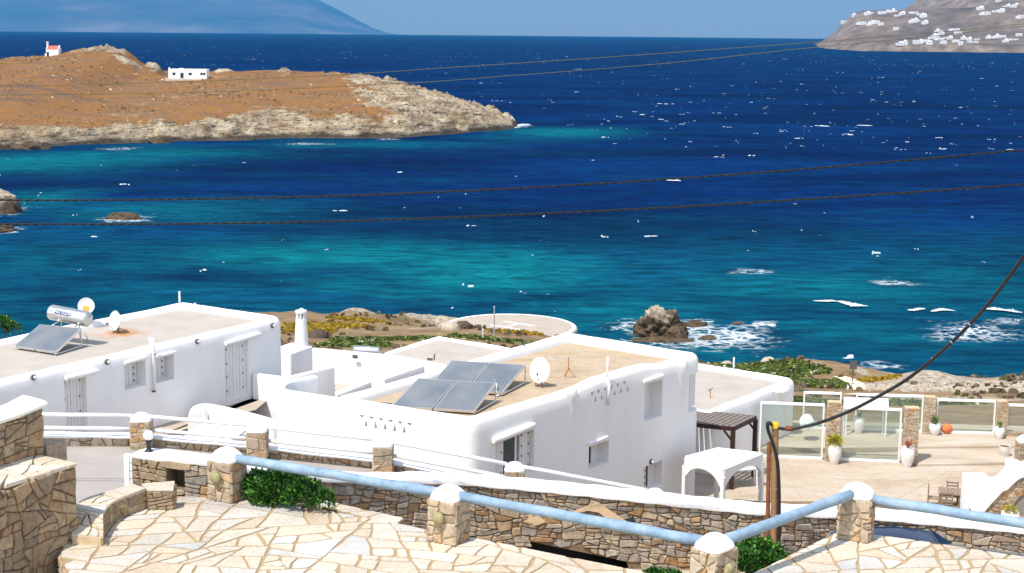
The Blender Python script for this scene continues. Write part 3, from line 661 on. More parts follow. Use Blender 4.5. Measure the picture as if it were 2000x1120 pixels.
def pillar(nm, label, cat, base, a, w, d, h, caph=.28, size=.2, mat=None, group=None, seed=1, cap=True, asp=1.6, faces=(0, 1, 2, 3), gap=.018, proud=.022, sconce=None):
    base = Vector(base); a = Vector(a).normalized(); b = Vector((-a.y, a.x, 0))
    r = thing(nm, label, cat, base, group); mat = mat or pillar_stone
    MB().box(base - Vector((0, 0, .05)), w - .06, d - .06, h + .05, a).build('core', mortar_m, r)
    # faces: 0 = towards -b, 1 = +a, 2 = +b, 3 = -a
    spec = [(-a * (w / 2) - b * (d / 2 - .03), a, -b, w), (a * (w / 2 - .03) - b * (d / 2), b, a, d), (a * (w / 2) + b * (d / 2 - .03), -a, b, w), (-a * (w / 2 - .03) + b * (d / 2), -b, -a, d)]
    for k in faces:
        o, al, nn, wd = spec[k]
        lay(r, 'stone', cells([(0, 0), (wd, 0), (wd, h), (0, h)], size, asp, gap, seed * 11 + k), frame(base + o, al, nn), mat, proud + .01, .025, seed * 5 + k, edge=.025)
    if cap: dome_cap(base + Vector((0, 0, h)), a, w, d, caph, r)
    return r
def rail(nm, label, p, q, r, mat, group=None, cat='rail', sag=0, n=9, k=10):
    p, q = Vector(p), Vector(q); rg = random.Random(int(p.x * 53 + q.x * 17)); m = MB()
    pts = []
    for i in range(n):
        s = i / (n - 1); pts.append(p.lerp(q, s) + Vector((rg.uniform(-1, 1) * r * .10, rg.uniform(-1, 1) * r * .1, rg.uniform(-1, 1) * r * .12 - sag * 4 * s * (1 - s))))
    m.tube(pts, [r * rg.uniform(.93, 1.05) for _ in pts], k)
    return tag(m.build(nm, mat, None, True), label, cat, group)

# ================================================================== ground: one sheet from the street down to the sea
def edge_y(X): return np.interp(X, [-80, -26, -21.5, -15, -6, 5, 8.5, 12, 16, 22, 28, 36, 46, 70], [92, 95, 136, 138, 137, 134.5, 124, 117, 113, 110, 106, 103.5, 105, 108])
def ground_z(X, Y):
    lx = sst(-5, 22, X)
    z = (19 - .135 * (Y - 75)) * (1 - lx) + (17.6 - .185 * (Y - 75)) * lx
    z = np.minimum(z, 19.7)
    n = fbm(X / 9, Y / 9, 4, 71); rd = 1 - np.abs(2 * fbm(X / 6, Y / 6, 4, 73) - 1)
    ey = edge_y(X) + 5 * (n - .5); dn = Y - ey
    z = z + .9 * (n - .5) * sst(66, 80, Y) + sst(-14, -2, dn) * .9 * (rd - .5)
    fall = sst(0, 13, dn)
    z = z * (1 - fall) + fall * (-2.5) + sst(0, 4, dn) * sst(14, 6, dn) * 1.8 * (rd - .4)
    z = z - 2.4 * sst(1, .45, np.hypot((X - 0) / 13, (Y - 130) / 13))      # hollow in which the helipad sits
    # rock shoulders on the right shore
    for (cx, cy, h, sx, sy) in ((22.5, 108, 1.2, 5, 4), (29, 101, .9, 3, 3), (40, 101, 1.4, 5, 5)):
        z = z + h * np.exp(-((X - cx) / sx) ** 2 - ((Y - cy) / sy) ** 2)
    zn = np.interp(Y, [0, 10, 24, 30, 42, 56, 60], [27, 26, 24.6, 24.3, 23.0, 19.7, 19.6])
    zn = np.where(Y < 60, zn - .5, z)
    lw = sst(4, -2, X)                                   # left side stays higher under the houses
    z2 = np.interp(Y, [0, 24, 30, 44, 60, 66, 75], [26, 25.4, 25, 23, 22.6, 21, 19]) - .35
    zl = np.where(Y < 75, z2, z)
    return zn * (1 - lw) + zl * lw, rd, dn
gx = np.concatenate([np.linspace(-90, -40, 20, endpoint=False), np.linspace(-40, 60, 260), np.linspace(60, 100, 16)[1:]]); gy = np.concatenate([np.linspace(-20, 62, 30, endpoint=False), np.linspace(62, 175, 250)])
NX, NY = np.meshgrid(gx, gy, indexing='ij')
NZ, NRD, NDN = ground_z(NX, NY)
def patch(u, v, z, ru, rv): 
    c = Zp(u, v, z); rx = ru / FPX * c.y; ry = rv * c.y * c.y / (FPX * (37 - z)); return np.exp(-(((NX - c.x) / rx) ** 2 + ((NY - c.y) / ry) ** 2))
green = np.zeros_like(NX)
for a in [(760, 668, 15, 110, 12, 1), (690, 680, 16, 80, 12, .9), (960, 662, 14, 90, 7, .8), (1460, 712, 13, 90, 10, 1), (1560, 735, 14, 90, 14, 1), (1600, 745, 14, 60, 18, 1), (1500, 722, 13, 120, 14, 1), (1400, 700, 12, 40, 8, .7), (1960, 760, 14, 14, 10, .8), (1700, 800, 16, 300, 18, .6), (0, 625, 15, 30, 8, 1)]: green = np.maximum(green, a[5] * patch(*a[:5]))
yell = np.zeros_like(NX)
for a in [(640, 640, 13, 90, 14, .9), (720, 632, 12, 90, 8, .8), (830, 637, 12, 40, 6, .9), (600, 655, 14, 60, 20, .8), (1010, 657, 13, 60, 5, .9), (1540, 745, 14, 30, 10, .5), (1720, 752, 13, 60, 7, .6)]: yell = np.maximum(yell, a[5] * patch(*a[:5]))
pale = np.zeros_like(NX)
for a in [(800, 648, 13, 70, 5, .8), (690, 652, 13, 60, 6, .6), (1640, 722, 11, 70, 12, 1), (1830, 762, 13, 170, 24, 1), (1850, 788, 15.5, 220, 18, .85), (1950, 755, 13, 90, 26, 1), (1500, 706, 11, 60, 6, .9), (1680, 748, 12, 14, 14, .9), (1990, 740, 11, 50, 12, 1)]: pale = np.maximum(pale, a[5] * patch(*a[:5]))
pale = np.maximum(pale, sst(-2, 3, NDN))
t = NT('hillside')
m1 = t.noise(.5, 6, (1, 1, 1), .65); m2 = t.noise(2.2, 5, (1, 1, 1), .65); m3 = t.noise(.16, 5)
base = t.ramp(m1, [(.3, srgb(104, 86, 64)), (.5, srgb(136, 112, 82)), (.7, srgb(156, 134, 104))])
j = t.math('MULTIPLY', t.math('SUBTRACT', m2, .5), 1.2)
def sel(a, lo=.38, hi=.6): return t.ramp(t.math('ADD', t.attr(a), j), [(lo, (0, 0, 0)), (hi, (1, 1, 1))])
pr = t.ramp(m2, [(.3, srgb(84, 74, 62)), (.44, srgb(150, 138, 120)), (.65, srgb(184, 172, 154))])
c = t.mix(sel('pale'), base, pr)
c = t.mix(sel('yellow'), c, t.ramp(m2, [(.3, srgb(146, 116, 36)), (.6, srgb(204, 166, 48))]))
c = t.mix(sel('green'), c, t.ramp(m2, [(.3, srgb(38, 60, 20)), (.5, srgb(72, 98, 34)), (.7, srgb(112, 130, 56))]))
hill2 = t.fin(c, .95, .15, t.bump(m2, .8, .25))
tag(grid_obj('ground', NX, NY, NZ, gfaces(*NX.shape), hill2, None, {'green': green, 'yellow': yell, 'pale': pale}), kind='structure')
def gz0(x, y): return float(ground_z(np.array([x]), np.array([y]))[0][0])
# low plants carpeting the slope
leaf_g = NT('succulent_leaf'); leaf_g = leaf_g.fin(leaf_g.ramp(leaf_g.rnd(), [(0, srgb(48, 66, 22)), (.4, srgb(78, 96, 34)), (.75, srgb(108, 120, 46)), (.94, srgb(130, 134, 70)), (.97, srgb(230, 226, 205)), (1, srgb(235, 230, 210))]), .7, .3)
leaf_y = NT('dry_scrub'); leaf_y = leaf_y.fin(leaf_y.ramp(leaf_y.rnd(), [(0, srgb(138, 116, 30)), (.5, srgb(182, 146, 36)), (.8, srgb(150, 132, 66)), (1, srgb(106, 98, 48))]), .8, .2)
leaf_b = NT('grey_scrub'); leaf_b = leaf_b.fin(leaf_b.ramp(leaf_b.rnd(), [(0, srgb(92, 78, 62)), (.5, srgb(128, 110, 92)), (1, srgb(98, 104, 66))]), .85, .2)
def tufts(name, mat, mask, n, s0, s1, label, ht=1.0):
    mb_v = []; mb_f = []; w = (mask.copy()); w[w < .35] = 0
    w *= np.gradient(gx)[:, None] * np.gradient(gy)[None, :]; w[(NDN > 0)] = 0
    p = (w / w.sum()).reshape(-1); ids = np.random.choice(p.size, n, p=p); b = 0
    for i in ids:
        x = NX.flat[i] + random.uniform(-.4, .4); y = NY.flat[i] + random.uniform(-.4, .4); z = NZ.flat[i]
        for k in range(3):
            s = random.uniform(s0, s1); a = random.uniform(0, 6.28); h = s * random.uniform(.5, 1.2) * ht; ca, sa = math.cos(a) * s, math.sin(a) * s; lx, ly = random.uniform(-.5, .5) * s, random.uniform(-.5, .5) * s
            mb_v += [(x - ca, y - sa, z - .05), (x + ca, y + sa, z - .05), (x + ca * .6 + lx, y + sa * .6 + ly, z + h), (x - ca * .6 + lx, y - sa * .6 + ly, z + h * .9)]
            mb_f.append((b, b + 1, b + 2, b + 3)); b += 4
    return tag(obj(name, mb_v, mb_f, mat), label, 'scrub', kind='stuff')
tufts('green_groundcover', leaf_g, green, 9000, .07, .22, 'green creeping succulents carpeting the slope behind the houses')
tufts('yellow_scrub', leaf_y, yell, 4200, .06, .2, 'yellow dry scrub on the slope towards the sea')
tufts('grey_scrub', leaf_b, np.clip(.55 - np.maximum(green, yell), 0, 1) * (NY > 85) * (fbm(NX / 5, NY / 5, 3, 90) > .55), 1500, .12, .34, 'grey brown low scrub tufts between the rocks')
# scattered boulders on the slope
def boulder(u, v, z, s, lab, seed, mat=None):
    p = Zp(u, v, z); g = gz0(p.x, p.y); return rock('boulder', (p.x, p.y, g), s, s * .8, s * .8, lab, 'boulder', mat or pale_rock, seed, 3, .4)
pale_rock = simple('pale_rock', srgb(176, 164, 146), .95, .1, .25, 2.5, .8, .06)
dk_rock = simple('dark_rock', srgb(86, 74, 64), .95, .1, .3, 2.5, .8, .06)
boulder(622, 662, 15, .7, 'dark boulder behind the white chimney', 31, dk_rock)
boulder(880, 652, 13.5, .7, 'grey boulder beside the helipad edge', 32)
boulder(868, 648, 13.2, .5, 'small pale boulder left of the helipad', 33)
boulder(1500, 716, 12.5, .5, 'pale boulder in the green groundcover on the right shore', 34)
boulder(1420, 700, 12.2, .5, 'pale boulder by the white marker post', 35)
boulder(905, 648, 13.3, .7, 'dark boulder in front of the helipad', 36, dk_rock)
peb = MB()
for i in range(420):
    u = random.uniform(1690, 2010); v = random.uniform(742, 792)
    p = Zp(u, v, 14.2)
    if abs(gz0(p.x, p.y) - 14.2) > 6: continue
    s = random.uniform(.08, .3); z = gz0(p.x, p.y); n = 6
    r_ = [random.uniform(.7, 1.2) * s for _ in range(n)]
    peb.add([(p.x + r_[k] * math.cos(k * 1.047), p.y + r_[k] * math.sin(k * 1.047), z - .05) for k in range(n)] + [(p.x + .55 * r_[k] * math.cos(k * 1.047), p.y + .55 * r_[k] * math.sin(k * 1.047), z + s * .7) for k in range(n)], [(k, (k + 1) % n, n + (k + 1) % n, n + k) for k in range(n)] + [tuple(range(n, 2 * n))])
tag(peb.build('rubble', pale_rock), 'loose pale rubble on the right hand shore slope', 'rubble', kind='stuff')
# coastal path
pw = []
for (u, v, w) in ((1676, 772, 1.7), (1676, 758, 1.4), (1668, 748, 1.1), (1654, 741, 1.0), (1640, 736, .9)):
    p = Zp(u, v, 14.5)
    for _ in range(6): p = Zp(u, v, gz0(p.x, p.y) + .05)
    pw.append((p, w))
pv = []
for p, w in pw: pv += [p + Vector((-w / 2, 0, .03)), p + Vector((w / 2, 0, .03))]
tag(obj('path', pv, [(2 * i, 2 * i + 1, 2 * i + 3, 2 * i + 2) for i in range(len(pw) - 1)], simple('path_sand', srgb(222, 206, 180), .95, .1, .08, 2, .4, .02)), 'pale sandy path leading to the shore on the right', 'path', kind='structure')
# helipad
hc_ = (Zp(865, 635, 11.2) + Zp(1128, 640, 11.2)) / 2; hr = (Zp(1128, 640, 11.2) - Zp(865, 635, 11.2)).length / 2
r = thing('helipad', 'round concrete helipad with faded white letter H by the sea', 'helipad', (hc_.x, hc_.y, 9))
MB().lathe((hc_.x, hc_.y, 8.2), [(hr + .1, 0), (hr, 2.9), (hr - .12, 3.0)], 64).build('pad', simple('pad_concrete', srgb(172, 160, 146), .9, .15, .07, .8, .4, .01), r)
MB().add([(hc_.x + (hr - k) * math.cos(i * math.pi / 32), hc_.y + (hr - k) * math.sin(i * math.pi / 32), 11.21) for k in (.14, .45) for i in range(64)], [(i, (i + 1) % 64, 64 + (i + 1) % 64, 64 + i) for i in range(64)]).build('edge_line', white_m, r)
ha = Vector((.8, -.6, 0)); hb = Vector((.6, .8, 0)); b = MB(); hcen = Zp(1000, 636, 11.2)
for s in (-1, 1): b.add([hcen + hb * (s * 1.05) + ha * (i * 1.7) + hb * (j * .13) + Vector((0, 0, .012)) for i, j in ((-1, -1), (1, -1), (1, 1), (-1, 1))], [(0, 1, 2, 3)])
b.add([hcen + hb * (i * .92) + ha * (j * .15) + Vector((0, 0, .012)) for i, j in ((-1, -1), (-1, 1), (1, 1), (1, -1))], [(0, 1, 2, 3)])
b.build('letter', simple('worn_paint', srgb(236, 230, 222), .9, .1, .06, 3), r)
for (u, v, z, h, lab) in ((965, 660, 13.8, 2.4, 'thin grey mast standing before the helipad'), (943, 664, 14, .7, 'short white marker post left of the thin mast')):
    p = Zp(u, v, z); g = gz0(p.x, p.y); MBm = MB().tube([(p.x, p.y, g - .3), (p.x, p.y, g + h)], .045, 8); MBm.tube([(p.x, p.y, g + h), (p.x, p.y, g + h + .12)], .07, 8)
    tag(MBm.build('marker_post', simple('post_grey', (.4, .4, .4) if h > 1 else (.8, .8, .8)), None), lab, 'post')
# ================================================================== foreground terrace
TZ = 27.5
V = Vector
up = V((0, 0, 1))
def P(u, v, z): return Zp(u, v, z)
T1, T2, T3, T4 = P(445, 974, TZ), P(876, 1055, TZ), P(1393, 1160, TZ), P(1670, 1050, TZ)
dT = (T3 - T1).normalized(); nT = V((dT.y, -dT.x, 0))          # along the edge; nT points to the camera side
d34 = (T4 - T3).normalized(); T5 = P(2010, 1100, TZ); d45 = (T5 - T4).normalized()
out = -nT
# terrace slabs as prisms (left part: behind the long railing; right part: beyond the corner pillar)
e0 = P(318, 990, TZ); e1 = T1 + out * .42; e3 = T3 + out * .05
curveL = [P(202, 1012, TZ), P(160, 1035, TZ) + V((-.25, 0, 0)), P(150, 1085, TZ) + V((-.3, 0, 0)), P(165, 1150, TZ) + V((-.2, 0, 0))]
terr_l = [V((-8.2, 19.5, 0)), V((3.6, 19.5, 0)), T3 + out * .35 + dT * .3, T2 + out * .35, T1 + out * .35, e0, P(225, 1002, TZ), curveL[0], curveL[1], curveL[2], curveL[3]]
flagbase = MB().prism([(p.x, p.y) for p in terr_l], 23.5, TZ - .012)
r = flagbase.build('terrace', [cream_joint]); tag(r, kind='structure'); TERR = r
def pt_in(poly, p):
    c = False; n = len(poly)
    for i in range(n):
        a, b = poly[i], poly[(i + 1) % n]
        if (a[1] > p[1]) != (b[1] > p[1]) and p[0] < (b[0] - a[0]) * (p[1] - a[1]) / (b[1] - a[1]) + a[0]: c = not c
    return c
def pave(parent, poly2, size, z, seed, asp=1.0, gap=.05, mat=None, limit=300, fn=None, proud=.007, ang=.3):
    """crazy paving: cells over the bounding box, trimmed to the outline"""
    xs = [p[0] for p in poly2]; ys = [p[1] for p in poly2]
    cl = cells([(min(xs), min(ys)), (max(xs), min(ys)), (max(xs), max(ys)), (min(xs), max(ys))], size, asp, gap, seed, .02, ang)
    keep = []
    for A, q in cl:
        ins = [pt_in(poly2, p) for p in q]
        if all(ins): keep.append((A, q)); continue
        if not any(ins) : continue
        m = len(poly2); qq = q                       # trim against the nearest outline edges
        cx = sum(p[0] for p in q) / len(q); cy = sum(p[1] for p in q) / len(q)
        for i in range(m):
            a, b = poly2[i], poly2[(i + 1) % m]; nx, ny = b[1] - a[1], a[0] - b[0]; L = math.hypot(nx, ny)
            if L < 1e-6: continue
            nx /= L; ny /= L
            # is this edge near the cell?
            s = ((cx - a[0]) * (b[0] - a[0]) + (cy - a[1]) * (b[1] - a[1])) / L / L
            if -.25 < s < 1.25 and abs((cx - a[0]) * nx + (cy - a[1]) * ny) < size * 1.4: qq = clip(qq, (nx, ny), nx * a[0] + ny * a[1] - .015)
            if len(qq) < 3: break
        if len(qq) >= 3:
            A2 = abs(sum(qq[i][0] * qq[(i + 1) % len(qq)][1] - qq[(i + 1) % len(qq)][0] * qq[i][1] for i in range(len(qq)))) / 2
            if A2 > .015: keep.append((A2, qq))
    keep.sort(key=lambda a: -a[0])
    f = fn or (lambda s, v, h: V((s, v, z + h)))
    lay(parent, 'flagstone', keep, f, mat or flag_m, proud, .03, seed, limit, cut=.13, edge=.012, rough=.15)
def ccw(poly):
    a = sum(poly[i][0] * poly[(i + 1) % len(poly)][1] - poly[(i + 1) % len(poly)][0] * poly[i][1] for i in range(len(poly)))
    return poly if a > 0 else poly[::-1]
vis_l = ccw([(p.x, p.y) for p in terr_l]); 
pave(TERR, [(x, max(y, 22.9)) for x, y in vis_l], .58, TZ, 5, .95, .05)
terr_r = ccw([(p.x, p.y) for p in [T3 + V((.1, -.2, 0)) + V((d34.y, -d34.x, 0)) * -.25, T4 + V((-.28, .3, 0)), T4 + d45 * .4 + V((0, .35, 0)), T5 + V((3, -.6, 0)), V((13, 21, 0)), V((5.4, 21, 0))]])
o = MB().prism(terr_r, 23.5, TZ - .012).build('terrace', cream_joint); tag(o, kind='structure')
pave(o, [(x, max(y, 23.4)) for x, y in terr_r], .58, TZ, 8, .95, .05)
# stone skirt under the terrace's left flank
lf = [curveL[3], curveL[2], curveL[1]]
for i in range(2):
    a, b = lf[i + 1], lf[i]; al = (b - a); al.z = 0; L = al.length; al.normalize(); nn = V((al.y, -al.x, 0)); nn = nn if nn.x < 0 else -nn
    lay(TERR, 'stone', cells([(0, -1.6), (L, -1.6), (L, -.03), (0, -.03)], .22, 1.5, .02, 40 + i), frame(V((a.x, a.y, TZ)), al, nn), wall_stone, .04, .03, 40 + i, edge=.03)
# curved seat wall round the left end of the terrace, flagged on top
sw = thing('seat_wall', 'low curved stone seat wall with flagstone top on the terrace', 'wall', P(240, 990, TZ))
ctl_o = [(146, 1075), (140, 1030), (146, 992), (180, 972), (228, 958), (286, 948)]
ctl_i = [(205, 1060), (190, 1035), (202, 998), (222, 979), (250, 966), (289, 957)]
SWZ = TZ + .42
def smooth_line(pts, n):
    pts = [V(p) for p in pts]; out = []
    for i in range(len(pts) - 1):
        p0, p1, p2, p3 = pts[max(i - 1, 0)], pts[i], pts[i + 1], pts[min(i + 2, len(pts) - 1)]
        for k in range(n):
            s = k / n; out.append(.5 * ((2 * p1) + (p2 - p0) * s + (2 * p0 - 5 * p1 + 4 * p2 - p3) * s * s + (3 * p1 - p0 - 3 * p2 + p3) * s ** 3))
    return out + [pts[-1]]
inn = smooth_line([P(u, v, SWZ) for u, v in [(199, 1024), (201, 1000), (212, 986), (236, 972), (286, 953)]], 5)
oth = [P(u, v, SWZ) for u, v in [(140, 1022), (146, 990), (170, 972), (206, 962), (262, 945)]]
oth = smooth_line(oth, 5)
n = len(inn); b = MB()
def swt(k): return TZ + .16 + .23 * float(sst(.0, .3, k))     # the wall tapers down into the paving at its near end
b.add([V((p.x, p.y, 24)) for p in inn] + [V((p.x, p.y, swt(i / (n - 1)))) for i, p in enumerate(inn)] + [V((p.x, p.y, 24)) for p in oth] + [V((p.x, p.y, swt(i / (n - 1)))) for i, p in enumerate(oth)],
      [(i, i + 1, n + i + 1, n + i) for i in range(n - 1)] + [(2 * n + i + 1, 2 * n + i, 3 * n + i, 3 * n + i + 1) for i in range(n - 1)] + [(n + i, n + i + 1, 3 * n + i + 1, 3 * n + i) for i in range(n - 1)] + [(0, n, 3 * n, 2 * n), (n - 1, 3 * n - 1, 4 * n - 1, 2 * n - 1)])
b.build('core', mortar_m, sw)
def along(line):
    L = [0]
    for a, b in zip(line, line[1:]): L.append(L[-1] + (V((b.x, b.y, 0)) - V((a.x, a.y, 0))).length)
    def f(s):
        s = min(max(s, 0), L[-1] - 1e-6); i = 0
        while i < len(L) - 2 and L[i + 1] < s: i += 1
        k = (s - L[i]) / max(L[i + 1] - L[i], 1e-6); a, b = line[i], line[i + 1]
        d = (b - a); d.z = 0; d.normalize(); return a.lerp(b, k), d
    return f, L[-1]
fi, Li = along(inn)
def mp(s, v, h):
    p, d = fi(s); nn = V((d.y, -d.x, 0)); return V((p.x, p.y, TZ + v * (swt(s / Li) - TZ) / .38)) + nn * h
lay(sw, 'stone', cells([(0, 0), (Li, 0), (Li, .38), (0, .38)], .19, 1.8, .016, 61, .012), mp, tan_stone, .03, .03, 61, edge=.025)
fo, Lo = along(oth)
def mp2(s, v, h):
    p, d = fo(s); nn = V((d.y, -d.x, 0)); return V((p.x, p.y, TZ + min(v, swt(s / Lo) - TZ - .01))) - nn * h
lay(sw, 'stone', cells([(0, -1.3), (Lo, -1.3), (Lo, .38), (0, .38)], .24, 1.6, .02, 62), mp2, wall_stone, .03, .03, 62, edge=.025)
def mtop(s, v, h):
    pi, di = fi(s * Li); po, do = fo(s * Lo); q = pi.lerp(po, v); return V((q.x, q.y, swt(s) + h))
cl = [(A, [(p[0] / 2.6, p[1] / .55) for p in q]) for A, q in cells([(0, -.03), (2.6, -.03), (2.6, .58), (0, .58)], .36, 1.2, .03, 63)]
lay(sw, 'flagstone', cl, mtop, flag_m, .035, .02, 63, cut=.06, edge=.01, rough=.1)
# stub pier right of the seat wall
a0, a1, a2, a3 = P(288, 957, SWZ), P(339, 957, SWZ), P(318, 945, SWZ) + V((.2, .2, 0)), P(275, 945, SWZ)
b0 = thing('stone_pier', 'short flag topped stone pier ending the seat wall', 'wall', P(315, 985, TZ))
MB().prism([(p.x, p.y) for p in (a0, a1, a2, a3)], 25, SWZ - .03).build('core', gap_m, b0)
al = (a1 - a0).normalized(); nn = V((al.y, -al.x, 0)); Lr = (a1 - a0).length
lay(b0, 'stone', cells([(0, 0), (Lr, 0), (Lr, .38), (0, .38)], .17, 1.9, .018, 64), frame(V((a0.x, a0.y, TZ)), al, nn), tan_stone, .03, .02, 64, edge=.02)
al2 = (a2 - a1).normalized(); al2.z = 0; nn2 = V((al2.y, -al2.x, 0)); Lr2 = (a2 - a1).length
lay(b0, 'stone', cells([(0, 0), (Lr2, 0), (Lr2, .38), (0, .38)], .17, 1.6, .018, 65), frame(V((a1.x, a1.y, TZ)), al2, nn2), tan_stone, .03, .02, 65, edge=.02)
lay(b0, 'flagstone', [(1, [(p.x, p.y) for p in (a0, a1, a2, a3)])], lambda s, v, h: V((s, v, SWZ - .03 + h)), flag_m, .035, .02, 66, cut=.04, edge=.01, rough=.05)
# ---------------------------------------------------------------- pillars with white caps and blue rails
blue_m = NT('blue_paint'); _b = blue_m.noise(3, 5, (1, 1, 1), .7); _c = blue_m.noise(30, 3)
blue_m = blue_m.fin(blue_m.ramp(_b, [(.3, srgb(112, 136, 156)), (.5, srgb(132, 156, 176)), (.7, srgb(156, 172, 186))]), .75, .25, blue_m.bump(_c, .25, .01, blue_m.bump(blue_m.noise(5, 3), .5, .03)))
HP = .84
big = []
for k, (c, lab, dd) in enumerate(((T1, 'rough stone terrace pillar with white cap, leftmost, beside the niche wall', dT), (T2, 'rough stone terrace pillar with white cap behind the middle of the paving', dT), (T3, 'rough stone corner pillar with white cap cut by the bottom edge', d34), (T4, 'rough stone terrace pillar with white cap where two blue rails meet, right', d45))):
    pr = pillar('stone_pillar', lab, 'pillar', c, dd, .62, .55, HP, .25, .21, pillar_stone, 'terrace railing pillars', 3 + k, asp=1.15, gap=.025, proud=.035)
    big.append(pr)
    if k != 3:      # small bulkhead lamp let into the front of the pillar
        fr = V((dd.y, -dd.x, 0)); cc = c + V((0, 0, .52)) + fr * .33 - dd * .02
        MB().lathe(cc, [(.12, -.02), (.125, .03), (.10, .055), (.05, .075), (.01, .08)], 14, fr).build('lamp_disc', simple('lichen_disc', srgb(150, 142, 104), .8, .3, .3, 20, .6, .01), pr, True)
z1 = TZ + HP + .06
def rp(c, d, s): return V((c.x, c.y, z1)) + d * s
rail('blue_rail', 'pale blue rough log rail between the leftmost and the middle terrace pillar', rp(T1, dT, .24) + V((0, 0, -.02)), rp(T2, dT, -.22), .098, blue_m, 'blue log rails')
rail('blue_rail', 'pale blue rough log rail from the middle pillar down to the corner pillar', rp(T2, dT, .24), rp(T3, dT, -.2), .098, blue_m, 'blue log rails')
rail('blue_rail', 'pale blue rough log rail rising from the corner pillar to the right pillar', rp(T3, d34, .2), rp(T4, d34, -.22), .098, blue_m, 'blue log rails')
rail('blue_rail', 'pale blue rough log rail running off the right edge of the picture', rp(T4, d45, .24) + V((0, 0, -.10)), rp(T5, d45, 2.0) + V((0, 0, -.22)), .098, blue_m, 'blue log rails')
# ---------------------------------------------------------------- niche wall joined to the leftmost pillar
nw = thing('niche_wall', 'stone wall with dark square niche and white top left of the first pillar', 'wall', P(330, 965, TZ))
NB = TZ - .75
A = P(258, 892, TZ + .62); B = T1 - dT * .3 + out * .12
B = V((B.x, B.y, A.z)); al = (B - A); al.z = 0; LN = al.length; al.normalize(); nn = V((al.y, -al.x, 0))
th = .55; hN = TZ + .62 - NB
q0 = A - nn * .02
nu0, nu1, nv0, nv1 = LN * .40, LN * .60, .76, 1.22      # niche opening
b = MB()
def blk(s0, s1, v0, v1, d0=0, d1=th): 
    c = V((q0.x, q0.y, NB)) + al * ((s0 + s1) / 2) - nn * ((d0 + d1) / 2) + V((0, 0, v0)); b.box(c, s1 - s0, d1 - d0, v1 - v0, al)
blk(0, nu0, 0, hN); blk(nu1, LN, 0, hN); blk(nu0, nu1, 0, nv0); blk(nu0, nu1, nv1, hN); blk(nu0, nu1, nv0, nv1, .42, th)
b.build('core', gap_m, nw)
fr = frame(V((A.x, A.y, NB)), al, nn)
for k, (s0, s1, v0, v1) in enumerate(((0, nu0, .05, hN), (nu1, LN, .05, hN), (nu0, nu1, .05, nv0))):
    lay(nw, 'stone', cells([(s0, v0), (s1, v0), (s1, v1), (s0, v1)], .2, 1.9, .02, 70 + k), fr, wall_stone if k else tan_stone, .035, .03, 70 + k, edge=.03)
lay(nw, 'lintel', [(1, [(nu0 - .12, nv1), (nu1 + .18, nv1 - .02), (nu1 + .16, nv1 + .13), (nu0 - .1, nv1 + .16)])], fr, tan_stone, .06, .05, 75, edge=.02)
# its white sloped coping and white slatted end
def coping(parent, line, w, h, name='coping', r=.06, side=None):
    """soft white plaster band along a line of top-centre points"""
    n = len(line); vs = []; prof = [(-.5, -1), (-.52, -.4), (-.44, -.06), (-.2, .02), (.2, .02), (.44, -.06), (.52, -.4), (.5, -1)]
    for i, p in enumerate(line):
        d = line[min(i + 1, n - 1)] - line[max(i - 1, 0)]; d.z = 0; d.normalize(); nn_ = V((d.y, -d.x, 0)); ww = w[i] if isinstance(w, (list, tuple)) else w
        for a, z in prof: vs.append(p + nn_ * (a * ww) + V((0, 0, z * h + .012 * math.sin(i * 2.1 + a * 3))))
    m = len(prof); f = [(i * m + k, i * m + k + 1, (i + 1) * m + k + 1, (i + 1) * m + k) for i in range(n - 1) for k in range(m - 1)]
    f += [(i * m + m - 1, i * m, (i + 1) * m, (i + 1) * m + m - 1) for i in range(n - 1)] + [tuple(range(m)), tuple(reversed(range((n - 1) * m, n * m)))]
    o = obj(name, vs, f, white_m, parent)
    bm = bmesh.new(); bm.from_mesh(o.data); bmesh.ops.recalc_face_normals(bm, faces=bm.faces); bm.to_mesh(o.data); bm.free(); shade(o.data, 1.0); return o
top = [V((A.x, A.y, TZ + .68)) + al * s - nn * .27 for s in (0.02, LN * .25, LN * .5, LN * .75, LN - .05)]
coping(nw, top, .62, .09)
b = MB(); ec = V((A.x, A.y, NB)) - nn * .28
for k in range(7): b.box(ec - al * .07 + V((0, 0, .2 + k * .17)), .08, .5, .15, al)
b.build('slat_end', white_m, nw); b = MB(); b.box(ec - al * .15 - nn * .0 + nn * .22 + V((0, 0, 0)), .12, .1, hN + .02, al); b.build('end_post', white_m, nw)
# globe lamp on the coping
lp = top[0] + al * .22 + V((0, 0, .0)); r = thing('globe_lamp', 'white globe lamp on a black foot standing on the niche wall', 'lamp', lp)
black_m = simple('black_metal', (.02, .02, .022), .45, .4, .1, 8)
MB().lathe(lp + V((0, 0, -.02)), [(.10, 0), (.10, .03), (.05, .07), (.045, .2), (.07, .24), (.07, .27)], 16).build('foot', black_m, r, True, .6)
MB().lathe(lp + V((0, 0, .24)), [(.11 * math.sin(math.pi * k / 12) + .002, .11 - .11 * math.cos(math.pi * k / 12)) for k in range(13)], 20).build('globe', simple('opal_glass', (.88, .88, .87), .2, .5, .02, 3), r, True)
